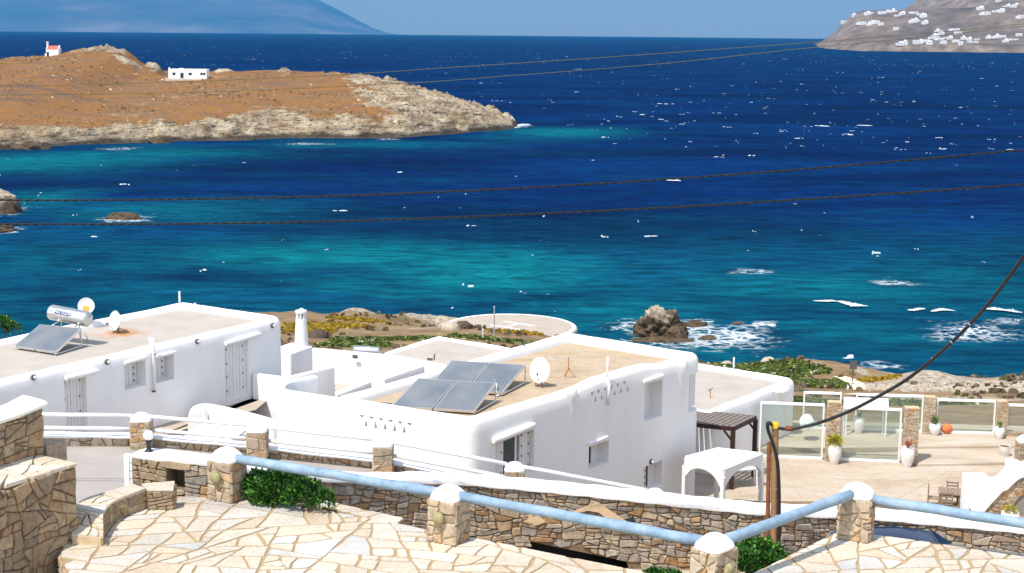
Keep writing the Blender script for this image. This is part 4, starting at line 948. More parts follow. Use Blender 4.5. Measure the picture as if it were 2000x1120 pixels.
# paved landing behind the shrub
lz = TZ - .18
lq = [P(610, 985, lz), P(700, 1008, lz), P(772, 1026, lz) , P(790, 1012, lz), P(690, 990, lz), P(600, 968, lz)]
lo = MB().prism(ccw([(p.x, p.y) for p in lq]), 25, lz - .01).build('landing', cream_joint); tag(lo, kind='structure')
pave(lo, ccw([(p.x, p.y) for p in lq]), .5, lz, 12, 1.4, .03)
lq = [P(342, 992, TZ - .1), P(405, 982, TZ - .1), P(405, 962, TZ - .1), P(345, 972, TZ - .1)]
lo = MB().prism(ccw([(p.x, p.y) for p in lq]), 25, TZ - .11).build('landing', cream_joint); tag(lo, kind='structure')
pave(lo, ccw([(p.x, p.y) for p in lq]), .5, TZ - .1, 13, 1.4, .03)
# ---------------------------------------------------------------- shrubs
def leaf_mat(name, stops):
    t = NT(name); return t.fin(t.ramp(t.rnd(), stops), .5, .35, None)
shrub_m = leaf_mat('shrub_leaf', [(0, srgb(18, 48, 12)), (.35, srgb(34, 78, 20)), (.7, srgb(52, 104, 30)), (.92, srgb(88, 140, 46)), (1, srgb(120, 160, 60))])
wood_m = simple('brown_wood', srgb(92, 66, 44), .85, .2, .25, 8, .5, .01)
def foliage(parent, blobs, n, L, mat, seed, name='foliage', fill=.35):
    rg = random.Random(seed); vs = []; fs = []
    tot = sum(b[3] * b[4] * b[5] for b in blobs) ** 1
    for (cx, cy, cz, rx, ry, rz) in blobs:
        for i in range(int(n * rx * ry * rz / tot)):
            while True:
                d = V((rg.gauss(0, 1), rg.gauss(0, 1), rg.gauss(0, 1))).normalized()
                if d.z > -.5: break
            k = 1 - fill * rg.random() ** 1.5; k *= 1 + .16 * math.sin(d.x * 7 + seed) * math.sin(d.y * 6 + d.z * 8)
            p = V((cx + d.x * rx * k, cy + d.y * ry * k, cz + d.z * rz * k))
            g = (d + V((rg.uniform(-.8, .8), rg.uniform(-.8, .8), rg.uniform(-.2, .9)))).normalized(); s = g.cross(V((rg.uniform(-1, 1), rg.uniform(-1, 1), rg.uniform(-1, 1)))).normalized()
            l = L * rg.uniform(.6, 1.3); w = l * .3; m = g.cross(s) * (w * .35); q = len(vs)
            vs += [p, p + g * (l * .5) + s * w + m, p + g * l, p + g * (l * .5) - s * w + m]; fs += [(q, q + 1, q + 2, q + 3)]
    return obj(name, vs, fs, mat, parent)
def shrub(label, pts, zb, n, L, seed):
    """pts: (u, v, y, r) lumps"""
    bl = []
    for (u, v, y, rx, rz) in pts: p = Yp(u, v, y); bl.append((p.x, p.y, p.z, rx, rx * .8, rz))
    c = V((bl[0][0], bl[0][1], zb)); r = thing('shrub', label, 'shrub', c, 'dark green shrubs by the terrace')
    foliage(r, bl, n, L, shrub_m, seed); b = MB()
    for (x, y, z, rx, ry, rz) in bl: b.tube([(c.x + (x - c.x) * .6, c.y + (y - c.y) * .6, zb - .1), ((x + c.x) / 2, (y + c.y) / 2, (zb + z) / 2), (x, y, z)], [.04, .03, .015], 6)
    b.build('stems', wood_m, r); return r
shrub('dark green bushy shrub under the blue rail beside the leftmost pillar', [(540, 958, 29.0, .48, .36), (505, 952, 29.2, .34, .33), (590, 966, 28.7, .42, .33), (625, 978, 28.5, .28, .22), (560, 945, 29.3, .4, .25), (515, 968, 28.9, .3, .26)], 27.2, 6500, .085, 3)
shrub('dark green round shrub between the corner pillar and the right pillar', [(1480, 1092, 26.4, .42, .36), (1455, 1108, 26.0, .32, .34), (1508, 1088, 26.5, .26, .2), (1470, 1075, 26.6, .26, .16), (1495, 1110, 26.1, .3, .3)], 26.6, 5200, .08, 5)
shrub('low green plant under the rail at the bottom of the picture', [(1280, 1126, 25.9, .22, .12), (1310, 1130, 25.8, .2, .12)], 26.8, 700, .08, 9)
# ================================================================== street, walls along it, driveway
W2pts = [(-5.62, 29.75, 27.98), (-4.9, 30.3, 27.72), (-4.3, 30.76, 27.5), (-3.0, 31.87, 27.1), (-2.1, 32.6, 26.9), (-1.14, 33.1, 26.72), (.6, 33.35, 26.5), (2.44, 33.42, 26.3), (4.2, 33.46, 26.1), (5.83, 33.52, 25.92), (8.75, 34.2, 25.6), (12.43, 34.4, 25.22), (16, 34.5, 24.9)]
W2l = [V(p) for p in W2pts]
sxs = np.concatenate([np.linspace(-14, -6, 9), np.linspace(-5.5, 16, 22)])
st_z = lambda x: float(np.interp(x, [-14, -9, -6.3, -3.2, .1, 3.6, 9, 16], [26.72, 26.7, 26.45, 26.15, 25.5, 24.85, 23.9, 22.9]))
vs = []; rows = 8
for x in sxs:
    yl = 25.0 if x < -5.6 else float(np.interp(x, [p[0] for p in W2pts], [p[1] for p in W2pts])) + .3
    for k in range(rows):
        s = k / (rows - 1); y = yl + (36.3 - yl) * s
        zz = st_z(x) + (.35 * float(sst(34.5, 28, y)) if x < -5.6 else 0)
        vs.append((x, y, zz))
m = rows
o = obj('street', vs, [(i * m + k, (i + 1) * m + k, (i + 1) * m + k + 1, i * m + k + 1) for i in range(len(sxs) - 1) for k in range(m - 1)], simple('street_concrete', srgb(162, 154, 147), .92, .15, .07, 1.1, .6, .02), None, True)
tag(o, kind='structure')
o = obj('driveway', [(-3.5, 27.5, 24.6), (18, 25, 24.3), (18, 34.6, 24.25), (-3.5, 33.0, 24.6)], [(0, 1, 2, 3)], simple('driveway_concrete', srgb(176, 160, 140), .92, .15, .1, 1.1, .6, .02)); tag(o, kind='structure')
# ---------------------------------------------------------------- W2: long rubble wall with a broad white top
lw = thing('rubble_wall', 'long rubble stone wall with broad white plaster top behind the terrace', 'wall', (2.4, 33.4, 24.3))
f2, L2 = along(W2l)
def w2(s, v, h):
    p, d = f2(s); nn = V((d.y, -d.x, 0)); return V((p.x, p.y, p.z + v)) + nn * h
slot_a = (V((.45, 33.3, 0)) - W2l[0]).length; 
def s_at(u, v):
    best = min(range(400), key=lambda i: abs((lambda q: (q - EYE).dot(RT) / (q - EYE).dot(FW) * FPX + 1000)(w2(L2 * i / 399, v, 0)) - u)); return L2 * best / 399
sa, sb = s_at(1035, -1.4), s_at(1252, -1.6)
def vb(s): return float(np.interp(s, [sa, sb], [-1.33, -1.62])) if sa < s < sb else -1.95
cl = []
for A, q in cells([(0, -1.95), (L2, -1.95), (L2, -.02), (0, -.02)], .205, 1.75, .018, 101, .035, .2):
    cx = sum(p[0] for p in q) / len(q); cy = sum(p[1] for p in q) / len(q)
    if cy < vb(cx) + .05: continue
    cl.append((A, [(p[0], max(p[1], vb(min(max(p[0], sa + .01), sb - .01)) if sa < cx < sb else -1.95)) for p in q]))
lay(lw, 'stone', cl, w2, wall_stone, .05, .05, 101, 300, edge=.04, rough=.35)
n = 60; ss = [L2 * i / n for i in range(n + 1)]
def band(v0f, v1f, d0, d1):
    b_ = MB(); vs_ = []
    for s in ss: vs_ += [w2(s, v0f(s), -d0), w2(s, v1f(s), -d0), w2(s, v1f(s), -d1), w2(s, v0f(s), -d1)]
    b_.add(vs_, [(4 * i + a, 4 * i + (a + 1) % 4, 4 * i + 4 + (a + 1) % 4, 4 * i + 4 + a) for i in range(n) for a in range(4)] + [(0, 1, 2, 3), (4 * n + 3, 4 * n + 2, 4 * n + 1, 4 * n)]); return b_
band(lambda s: vb(s) - (.0 if sa < s < sb else .6), lambda s: -.02, .0, .5).build('core', gap_m, lw)
b = MB(); b.add([w2(sa, -2.3, -.52), w2(sb, -2.5, -.52), w2(sb, -1.0, -.52), w2(sa, -1.0, -.52)], [(0, 1, 2, 3)]); b.build('slot_shade_sheet', dark_m, lw)  # near-black sheet: the deep shade of the slot put into its colour
coping(lw, [w2(L2 * i / 80, .07, -.22) for i in range(81)], .62, .15)
# plain plaster patches and a little vent in its face
plaster_tan = simple('tan_plaster', srgb(206, 180, 146), .95, .1, .06, 3, .4, .01)
def on_w2(u, v):
    return Wp(u, v, (0, 33.36, 26), (0, -1, 0)) + V((0, -.075, 0))
b = MB(); b.extr([on_w2(*p) for p in ((1090, 1009), (1168, 981), (1250, 1036), (1208, 1030), (1170, 1000), (1148, 996))], (0, .08, 0)); b.build('plaster_patch', plaster_tan, lw)
b = MB(); b.extr([on_w2(*p) for p in ((1008, 986), (1024, 985), (1066, 1018), (1037, 1029), (1018, 1010))], (0, .08, 0)); b.build('plaster_patch', plaster_tan, lw)
b = MB(); b.extr([on_w2(*p) for p in ((1226, 1019), (1236, 1006), (1243, 1024))], (0, .1, 0)); b.build('vent', dark_m, lw)
# ---------------------------------------------------------------- W1: low wall with pillars and white rails along the far side of the street
w1x = [-13.5, -11.5, -9.14, -6.27, -3.16, .11, 3.61, 7.2]
w1z = [26.86, 26.84, 26.78, 26.54, 26.2, 25.6, 24.95, 24.3]
W1l = [V((x, 35.85 - .25 * float(sst(-9, -13, x)), z)) for x, z in zip(w1x, w1z)]
f1, L1 = along(W1l)
def w1(s, v, h):
    p, d = f1(s); nn = V((d.y, -d.x, 0)); return V((p.x, p.y, p.z + v)) + nn * h
kw = thing('street_wall', 'low rubble wall with thin white top along the far side of the street', 'wall', (-3.2, 35.85, 26.2))
lay(kw, 'stone', cells([(0, -.14), (L1, -.14), (L1, .12), (0, .12)], .19, 1.7, .018, 111), w1, pillar_stone, .035, .04, 111, 300, edge=.03)
b = MB(); vs_ = []; n = 40
for i in range(n + 1):
    s = L1 * i / n; vs_ += [w1(s, -1.2, 0), w1(s, .12, 0), w1(s, .12, -.34), w1(s, -1.2, -.34)]
b.add(vs_, [(4 * i + a, 4 * i + (a + 1) % 4, 4 * i + 4 + (a + 1) % 4, 4 * i + 4 + a) for i in range(n) for a in range(4)] + [(0, 1, 2, 3), (4 * n + 3, 4 * n + 2, 4 * n + 1, 4 * n)]); b.build('core', gap_m, kw)
coping(kw, [w1(L1 * i / 40, .165, -.15) for i in range(41)], .40, .06)
rail_w = simple('white_rail', (.82, .82, .83), .6, .3, .04, 5, .3, .01)
caps = []
for k, (x, lab) in enumerate(((-9.14, 'small stone pillar with white cap behind the globe lamp'), (-6.27, 'small stone pillar with white cap second from left along the street'), (-3.16, 'small stone pillar with white cap in front of the pigeon holed parapet'), (.11, 'small stone pillar with white cap before the near corner of the main house'), (3.61, 'small stone pillar with white cap, lowest, mostly hidden by the wall top'))):
    z = st_z(x) + (.0 if k else .02); pillar('street_pillar', lab, 'pillar', (x, 35.62, float(np.interp(x, w1x, w1z)) - .02), (1, 0, 0), .5, .46, .66, .2, .2, pillar_stone, 'small pillars along the street', 20 + k, asp=1.3, faces=(0, 1, 3), gap=.015)
    caps.append(V((x, 35.62, float(np.interp(x, w1x, w1z)))))
ends = [V((-13.6, 35.4, 26.86))] + caps + [V((6.4, 35.9, 24.2))]
names = ['left of the globe lamp', 'between the globe lamp and the second pillar', 'between the second and third street pillars', 'between the third and fourth street pillars', 'falling from the fourth to the lowest street pillar', 'vanishing behind the wall top at lower right']
for k in range(6):
    a, b_ = ends[k], ends[k + 1]; d = (b_ - a).normalized()
    for h, w in ((.75, 'upper'), (.41, 'lower')):
        rail('white_rail', '%s white street rail %s' % (w, names[k]), a + d * (.2 if k else 0) + V((0, 0, h)), b_ - d * .2 + V((0, 0, h)), .05, rail_w, 'white street rails', n=6, k=8)
# ---------------------------------------------------------------- big stone walls at the left edge
fa = (P(145, 905, 29) - P(0, 950, 29)); fa.z = 0; fa.normalize(); fn = V((fa.y, -fa.x, 0))
K = P(145, 905, 29)
gw = thing('retaining_wall', 'tall brown stone retaining wall with flagstone ledge at lower left', 'wall', (K.x, K.y, 25))
Lg = 5.5
kd = V((-fn.x, -fn.y, 0))
foot = [K, K - fa * Lg, K - fa * Lg + kd * 2.2, K + kd * 2.2]
MB().prism(ccw([(p.x, p.y) for p in foot]), 23, 28.96).build('core', gap_m, gw)
lay(gw, 'stone', cells([(-Lg, -4.2), (0, -4.2), (0, -.06), (-Lg, -.06)], .26, 1.35, .016, 121, .035, .28), frame(K, fa, fn), tan_stone, .05, .04, 121, 300, edge=.04, rough=.4)
lay(gw, 'stone', cells([(0, -3), (2.0, -3), (2.0, -.06), (0, -.06)], .3, 1.4, .02, 123), frame(K, kd, fa), tan_stone, .04, .04, 123, 60, edge=.04)
ledge = ccw([(p.x, p.y) for p in (K + fn * .05 + fa * .04, K - fa * Lg + fn * .05, K - fa * Lg + kd * 1.1, K + kd * 1.15 + fa * .04)])
pave(gw, ledge, .5, 28.97, 124, 1.3, .03, None, 80, None, .04)
# upper wall on the ledge, white sloping top
UB = P(85, 885, 29); uw = thing('upper_wall', 'stone wall with white sloping top above the ledge at far left', 'wall', UB)
MB().prism(ccw([(p.x, p.y) for p in (UB, UB - fa * 5, UB - fa * 5 + kd * .55, UB + kd * .55)]), 26, 29.86).build('core', gap_m, uw)
lay(uw, 'stone', cells([(-5, .0), (0, 0), (0, .88), (-5, .88)], .22, 1.7, .018, 131, .02), frame(UB, fa, fn), tan_stone, .045, .04, 131, 200, edge=.03, rough=.4)
lay(uw, 'stone', cells([(0, -1.5), (.55, -1.5), (.55, .88), (0, .88)], .22, 1.3, .02, 132), frame(UB, kd, fa), tan_stone, .04, .04, 132, 60, edge=.03)
coping(uw, [UB + fa * .06 - fa * (5 * i / 14) + kd * .27 + V((0, 0, .96 + .1 * float(sst(.6, 0, 5 * i / 14)) - .03)) for i in range(15)], .72, .1)
st_ = thing('stone_step', 'pale stone block jutting from the end of the upper wall', 'block', UB + fa * .3); q = UB + fa * .32 + kd * .2 + V((0, 0, -.3))
MB().box(q, .5, .45, .42, fa).build('block', pillar_stone, st_, False, None, .05)
# ---------------------------------------------------------------- twin utility pipes with the thick cable
PY = 32.4
pb = Yp(1514, 1068, PY); pt = Yp(1514, 832, PY); r = thing('utility_pole', 'tan utility pipe with yellow cap, thin rusty pipe and black cable', 'pole', (pb.x, pb.y, 24.3))
tanpipe = simple('tan_pipe', srgb(156, 120, 84), .6, .3, .12, 4, .2, .01); rust_m = simple('rust', srgb(122, 74, 46), .85, .25, .3, 9, .4, .01); yel_m = simple('yellow_cap', srgb(226, 178, 38), .6, .3, .1, 8)
MB().tube([(pb.x, PY, 24.25), (pt.x, PY, pt.z)], .08, 14).build('pipe', tanpipe, r, True, .8)
q0_, q1_ = Yp(1501, 1066, PY - .02), Yp(1502, 868, PY - .02)
MB().tube([(q0_.x, PY - .02, 24.25), q1_, q1_ + V((0, 0, .05))], [.055, .05, .03], 10).build('thin_pipe', rust_m, r, True, .8)
MB().lathe(pt - V((0, 0, .05)), [(.1, 0), (.1, .09), (.07, .13), (.01, .14)], 14).build('cap', yel_m, r, True, .7)
cab_m = simple('black_cable', (.018, .018, .02), .5, .4, .1, 6)
dn = [Yp(*p, PY - .1) for p in ((1508, 830), (1500, 826), (1500, 840), (1510, 868), (1518, 900), (1521, 940), (1522, 1000), (1521, 1070))]
MB().tube(smooth_line(dn, 5), .04, 8).build('drop_cable', cab_m, r, True)
clamp = simple('cable_tie', (.28, .28, .27), .6, .3, .1, 6)
for v in (887, 955, 1005): c_ = Yp(1514, v, PY); MB().lathe(c_, [(.086, -.012), (.09, 0), (.086, .012)], 12).build('band', clamp, r)
sp = [Yp(u, v, y) for u, v, y in ((1518, 836, 32.35), (1545, 838, 32.2), (1600, 826, 32), (1660, 803, 31.6), (1720, 772, 31.2), (1780, 735, 30.8), (1850, 677, 30.2), (1920, 606, 29.6), (1975, 535, 29.1), (2030, 455, 28.5), (2120, 300, 27.5), (2400, -220, 25))]
r = thing('service_cable', 'thick black cable climbing from the utility pipe to the right edge', 'cable', sp[0])
MB().tube(smooth_line(sp, 6), .037, 8).build('cable', cab_m, r, True)
MB().tube([Yp(1535, 837, 32.25), Yp(1550, 838, 32.2)], .06, 8).build('clamp', rust_m, r, True)
for u, v, y in ((1700, 784, 31.35), (1822, 701, 30.45), (1858, 669, 30.1), (1893, 634, 29.8)):
    c_ = Yp(u, v, y); d = (Yp(u + 10, v - 9, y) - c_).normalized(); MB().lathe(c_, [(.039, -.012), (.04, 0), (.039, .012)], 10, d).build('tie', clamp, r)
# overhead lines
def twisted(name, pts, rr, off, turns_m, label, mat, n=2):
    line = smooth_line(pts, 14); f, L = along(line); r = thing(name, label, 'cable', line[0]); N = int(L / .06)
    for k in range(n):
        q = []
        for i in range(N + 1):
            s = L * i / N; p, d = f(s); a = 2 * math.pi * s * turns_m + k * 2 * math.pi / n; nn_ = V((d.y, -d.x, 0)); q.append(p + nn_ * (off * math.cos(a)) + V((0, 0, off * math.sin(a))))
        MB().tube(q, rr, 5).build('strand', mat, r, True)
    return r
line_m = simple('weathered_cable', (.014, .014, .014), .7, .3, .3, 20)
twisted('overhead_cable', [Yp(u, v, 30) for u, v in ((-600, 376), (-300, 385), (0, 391), (250, 391), (500, 387), (720, 381), (950, 371), (1200, 357), (1450, 340), (1720, 318), (2000, 293), (2300, 264), (2600, 233))], .012, .013, 2.6, 'upper twisted black cable sagging across the bay', line_m)
twisted('overhead_cable', [Yp(u, v, 30) for u, v in ((-600, 428), (-300, 435), (0, 438), (300, 438), (600, 434), (800, 428), (1000, 420), (1220, 410), (1450, 397), (1720, 380), (2000, 360), (2300, 335), (2600, 308))], .0125, .0135, 2.6, 'lower twisted black cable sagging across the bay', line_m)
thin_m = simple('old_rope_cable', srgb(92, 92, 66), .8, .2, .1, 5)
for pts, lab in ((((-600, 172), (0, 168), (300, 162), (650, 147), (900, 131), (1200, 111), (1560, 85), (1800, 66), (2000, 47), (2600, -15)), 'upper thin pale line rising over the sea to the right'), (((-600, 188), (0, 186), (400, 180), (790, 163), (1000, 148), (1300, 124), (1550, 97), (1800, 73), (2000, 51), (2600, -13)), 'lower thin pale line rising over the sea to the right')):
    tag(MB().tube(smooth_line([Yp(u, v, 70) for u, v in pts], 6), .015, 5).build('thin_cable', thin_m, None, True), lab, 'cable')
# ---------------------------------------------------------------- dark blue car in the driveway, mostly below the terrace edge
def make_car(label, c, a):
    """c: ground point under the middle; a: forward"""
    a = V(a).normalized(); b_ = V((-a.y, a.x, 0)); r = thing('parked_car', label, 'car', c)
    paint = simple('navy_paint', srgb(24, 34, 62), .35, .3, .03, 3, Coat_Weight=.2, Coat_Roughness=.1); glass = simple('car_glass', (.02, .03, .04), .08, .5, .05, 3)
    def sec(x, w0, w1, z0, z1, k=.12):       # one rounded cross-section, half widths at bottom/top
        return [(x, -w0, z0), (x, -w0 - .02, (z0 + z1) / 2), (x, -w1, z1 - k), (x, -w1 + k * .8, z1 - k * .25), (x, -w1 * .45, z1), (x, w1 * .45, z1), (x, w1 - k * .8, z1 - k * .25), (x, w1, z1 - k), (x, w0 + .02, (z0 + z1) / 2), (x, w0, z0)]
    def loft(secs, name, mat, parent):
        m_ = len(secs[0]); vs_ = [c + a * p[0] + b_ * p[1] + V((0, 0, p[2])) for s in secs for p in s]
        fs_ = [(i * m_ + k, i * m_ + (k + 1) % m_, (i + 1) * m_ + (k + 1) % m_, (i + 1) * m_ + k) for i in range(len(secs) - 1) for k in range(m_)] + [tuple(range(m_)), tuple(range((len(secs) - 1) * m_, len(secs) * m_))]
        m__ = MB(); m__.add(vs_, fs_); return m__.build(name, mat, parent, True, .8)
    loft([sec(-2.1, .78, .72, .35, .95), sec(-2.0, .86, .8, .28, 1.06), sec(-1.2, .88, .84, .25, 1.08), sec(.5, .88, .84, .25, 1.08), sec(1.3, .87, .8, .25, 1.02), sec(1.95, .82, .72, .28, .88), sec(2.12, .74, .64, .38, .74)], 'body', paint, r)
    loft([sec(-1.95, .78, .62, 1.0, 1.2), sec(-1.7, .8, .62, 1.0, 1.58), sec(-1.2, .8, .63, 1.0, 1.69), sec(-.3, .8, .64, 1.0, 1.72), sec(.4, .8, .62, 1.0, 1.65), sec(1.3, .76, .58, .98, 1.06)], 'cabin', paint, r)
    for s in (-1, 1):
        for (x0, x1, t0, t1) in ((-1.35, -.45, -1.3, -.45), (-.35, .85, -.35, .28)):
            q = [(x0, .825, 1.12), (x1, .825, 1.12), (t1, .70, 1.56), (t0, .70, 1.56)]
            m_ = MB(); m_.extr([c + a * p[0] + b_ * (s * p[1]) + V((0, 0, p[2])) for p in q], b_ * (s * .012)); m_.build('window', glass, r)
        for x in (-1.3, 1.32):
            w_ = MB().lathe(c + a * x + b_ * (s * .72) + V((0, 0, .33)), [(.2, 0), (.31, .0), (.335, .04), (.335, .16), (.31, .2), (.2, .2)], 24, b_ * s).build('wheel', simple('tyre', (.02, .02, .02), .9, .2), r, True, .6)
            MB().lathe(c + a * x + b_ * (s * .86) + V((0, 0, .33)), [(.205, 0), (.2, .05), (.06, .07), (.01, .075)], 18, b_ * s).build('rim', simple('rim', (.55, .55, .57), .35, .5), w_, True, .6)
        MB().box(c + a * .75 + b_ * (s * .98) + V((0, 0, 1.08)), .14, .2, .13, a).build('mirror', black_m, r, True, .6, .03)
        MB().box(c + a * -.28 + b_ * (s * .9) + V((0, 0, .95)), .16, .03, .03, a).build('handle', simple('chrome', (.7, .7, .7), .2, .5, Metallic=1.0), r)
        MB().box(c + a * 1.98 + b_ * (s * .6) + V((0, 0, .68)), .2, .28, .12, a).build('headlight', simple('lamp_lens', (.8, .8, .8), .1, .5), r, True, .6, .03)
        MB().box(c + a * -2.06 + b_ * (s * .68) + V((0, 0, .85)), .1, .14, .26, a).build('tail_light', simple('red_lens', (.4, .02, .02), .2, .5), r)
        MB().bar(c + a * -1.5 + b_ * (s * .56) + V((0, 0, 1.70)), c + a * .2 + b_ * (s * .56) + V((0, 0, 1.72)), .03, .03).build('roof_rail', black_m, r)
    for q in ([(1.28, -.66, 1.06), (1.28, .66, 1.06), (.42, .55, 1.645), (.42, -.55, 1.645)], [(-1.97, -.6, 1.15), (-1.97, .6, 1.15), (-1.74, .52, 1.54), (-1.74, -.52, 1.54)]):
        m_ = MB(); m_.extr([c + a * p[0] + b_ * p[1] + V((0, 0, p[2])) for p in q], V((a.x * .02 * (1 if q[0][0] > 0 else -1), a.y * .02 * (1 if q[0][0] > 0 else -1), .02))); m_.build('windscreen', glass, r)
    return r
cc = Yp(1775, 1030, 31.6); make_car('dark blue car roof showing between terrace edge and stone wall', V((cc.x + .05, 31.3, 24.45)), (1, -.06, 0))
# ================================================================== whitewashed houses
t = NT('plaster')
_n = t.noise(.7, 5, (1, 1, .5), .6); _s = t.noise(1.2, 4, (2.5, 2.5, .35), .6); _f = t.noise(22, 4)
c = t.ramp(_n, [(.25, (.795, .78, .765)), (.6, (.85, .84, .83))]); c = t.mix(t.math('MULTIPLY', t.ramp(_s, [(.5, (0, 0, 0)), (.75, (1, 1, 1))]), .2), c, (.70, .67, .63))
plaster = t.fin(c, .88, .2, t.bump(_f, .25, .012, t.bump(t.noise(1.3, 3), .35, .07)))
t = NT('roof_screed'); _n = t.noise(.9, 6, (.7, 1.6, 1), .65, .6); _m = t.noise(5, 4)
c = t.ramp(_n, [(.25, srgb(154, 130, 102)), (.42, srgb(172, 152, 126)), (.6, srgb(182, 164, 140)), (.75, srgb(158, 134, 104))]); c = t.mix(1.0, c, t.ramp(_m, [(.3, (.9, .89, .88)), (.7, (1.05, 1.05, 1.05))]), 'MULTIPLY')
roof_m = t.fin(c, .9, .2, t.bump(_m, .3, .01))
t = NT('roof_pale'); _n = t.noise(.8, 5, (1, 1, 1), .6); roof_p = t.fin(t.ramp(_n, [(.3, srgb(168, 158, 148)), (.7, srgb(180, 172, 162))]), .9, .2, t.bump(t.noise(6, 4), .3, .01))
shut_m = simple('shutter_paint', (.74, .735, .73), .7, .25, .05, 6)
glass_d = simple('window_glass', (.05, .07, .08), .08, .5, .2, 2)
hinge_m = simple('dark_hinge', (.09, .085, .08), .6, .4, .1, 9)
def inset_ring(poly, d, r, seg):
    """rounded, inset copy of a convex ccw outline; always the same number of points"""
    n = len(poly); ins = []
    for i in range(n):
        a, b_, c_ = V(poly[i - 1]), V(poly[i]), V(poly[(i + 1) % n]); d1 = (b_ - a).normalized(); d2 = (c_ - b_).normalized()
        n1, n2 = V((-d1.y, d1.x)), V((-d2.y, d2.x)); m_ = (n1 + n2) / max(.2, 1 + n1.dot(n2)); ins.append((b_ + m_ * d, d1, d2))
    out_ = []
    for p, d1, d2 in ins:
        k = max(.02, r - d); q0_, q1_ = p - d1 * k, p + d2 * k
        for j in range(seg + 1):
            s = j / seg; out_.append((1 - s) ** 2 * q0_ + 2 * s * (1 - s) * p + s * s * q1_)
    res = []; m_ = len(out_)
    for i in range(m_):                       # extra points along the long sides so the parapet can undulate
        a, b_ = out_[i], out_[(i + 1) % m_]; res.append(a)
        if (i + 1) % (seg + 1) == 0:
            for k in range(1, 12): res.append(a.lerp(b_, k / 12))
    return res
def cut_out(o, cutters):
    """carve openings out of a mesh and keep the result as its mesh"""
    if not cutters: return
    mb = MB()
    for c_ in cutters: mb.add(c_.v, c_.f)
    co = mb.build('cutter', plaster); md = o.modifiers.new('cut', 'BOOLEAN'); md.operation = 'DIFFERENCE'; md.solver = 'EXACT'; md.object = co; md.use_self = True
    dg = bpy.context.evaluated_depsgraph_get(); dg.update(); me = bpy.data.meshes.new_from_object(o.evaluated_get(dg)); o.modifiers.clear(); o.data = me
    bpy.data.objects.remove(co)
def house(name, label, outline, z0, zt, zroof, r=.35, par=.42, cutters=(), roofmat=None, wob=.03, zvar=None, cat='house'):
    poly = ccw([(p[0], p[1]) for p in outline]); cx = sum(p[0] for p in poly) / len(poly); cy = sum(p[1] for p in poly) / len(poly)
    h = thing(name, label, cat, (cx, cy, z0)); zv = zvar or (lambda x, y: 0)
    prof = [(0, z0), (0, zt - .5), (.015, zt - .22), (.07, zt - .09), (.16, zt - .02), (par * .5, zt), (par - .12, zt - .02), (par - .04, zt - .09), (par, zt - .2), (par + .02, zroof - .06)]
    seg = 5; vs_ = []; m_ = 0
    for (d, z) in prof:
        ring = inset_ring(poly, d, r, seg); m_ = len(ring); w = float(sst(zt - 1.5, zt - .1, z))
        for p in ring: vs_.append(V((p.x, p.y, z + (w * (zv(p.x, p.y) + wob * (2 * float(fbm(np.array([p.x * .7]), np.array([p.y * .7]), 2, 5)[0]) - 1)) if z > zroof + .02 else 0))))
    k = len(prof); fs_ = [(j * m_ + i, j * m_ + (i + 1) % m_, (j + 1) * m_ + (i + 1) % m_, (j + 1) * m_ + i) for j in range(k - 1) for i in range(m_)] + [tuple(reversed(range(m_))), tuple(range((k - 1) * m_, k * m_))]
    w_ = obj('wall', vs_, fs_, plaster, h); cut_out(w_, cutters); shade(w_.data, .6)
    ring = inset_ring(poly, par - .02, r, seg); obj('roof', [V((p.x, p.y, zroof)) for p in ring], [tuple(range(len(ring)))], roofmat or roof_m, h)
    return h
def thick_wall(parent, name, line, w, z0, zt, mat=None, closed_round=True):
    """plaster wall with rounded top and ends along a plan line; zt may be a list"""
    n = len(line); vs_ = []; prof = [(-.5, None), (-.5, -.18), (-.42, -.05), (-.2, 0), (.2, 0), (.42, -.05), (.5, -.18), (.5, None)]
    for i, p in enumerate(line):
        p = V((p[0], p[1], 0)); a, b_ = V((*line[max(i - 1, 0)][:2], 0)), V((*line[min(i + 1, n - 1)][:2], 0)); d = (b_ - a).normalized(); nn_ = V((d.y, -d.x, 0)); z = zt[i] if isinstance(zt, (list, tuple)) else zt
        for a_, dz in prof: vs_.append(p + nn_ * (a_ * w) + V((0, 0, z0 if dz is None else z + dz * min(1, w / .35))))
    m_ = len(prof); fs_ = [(i * m_ + k, i * m_ + k + 1, (i + 1) * m_ + k + 1, (i + 1) * m_ + k) for i in range(n - 1) for k in range(m_ - 1)] + [tuple(range(m_)), tuple(reversed(range((n - 1) * m_, n * m_)))] + [(i * m_ + m_ - 1, i * m_, (i + 1) * m_, (i + 1) * m_ + m_ - 1) for i in range(n - 1)]
    b_ = MB(); b_.add(vs_, fs_); return b_.build(name, mat or plaster, parent, True, .7)
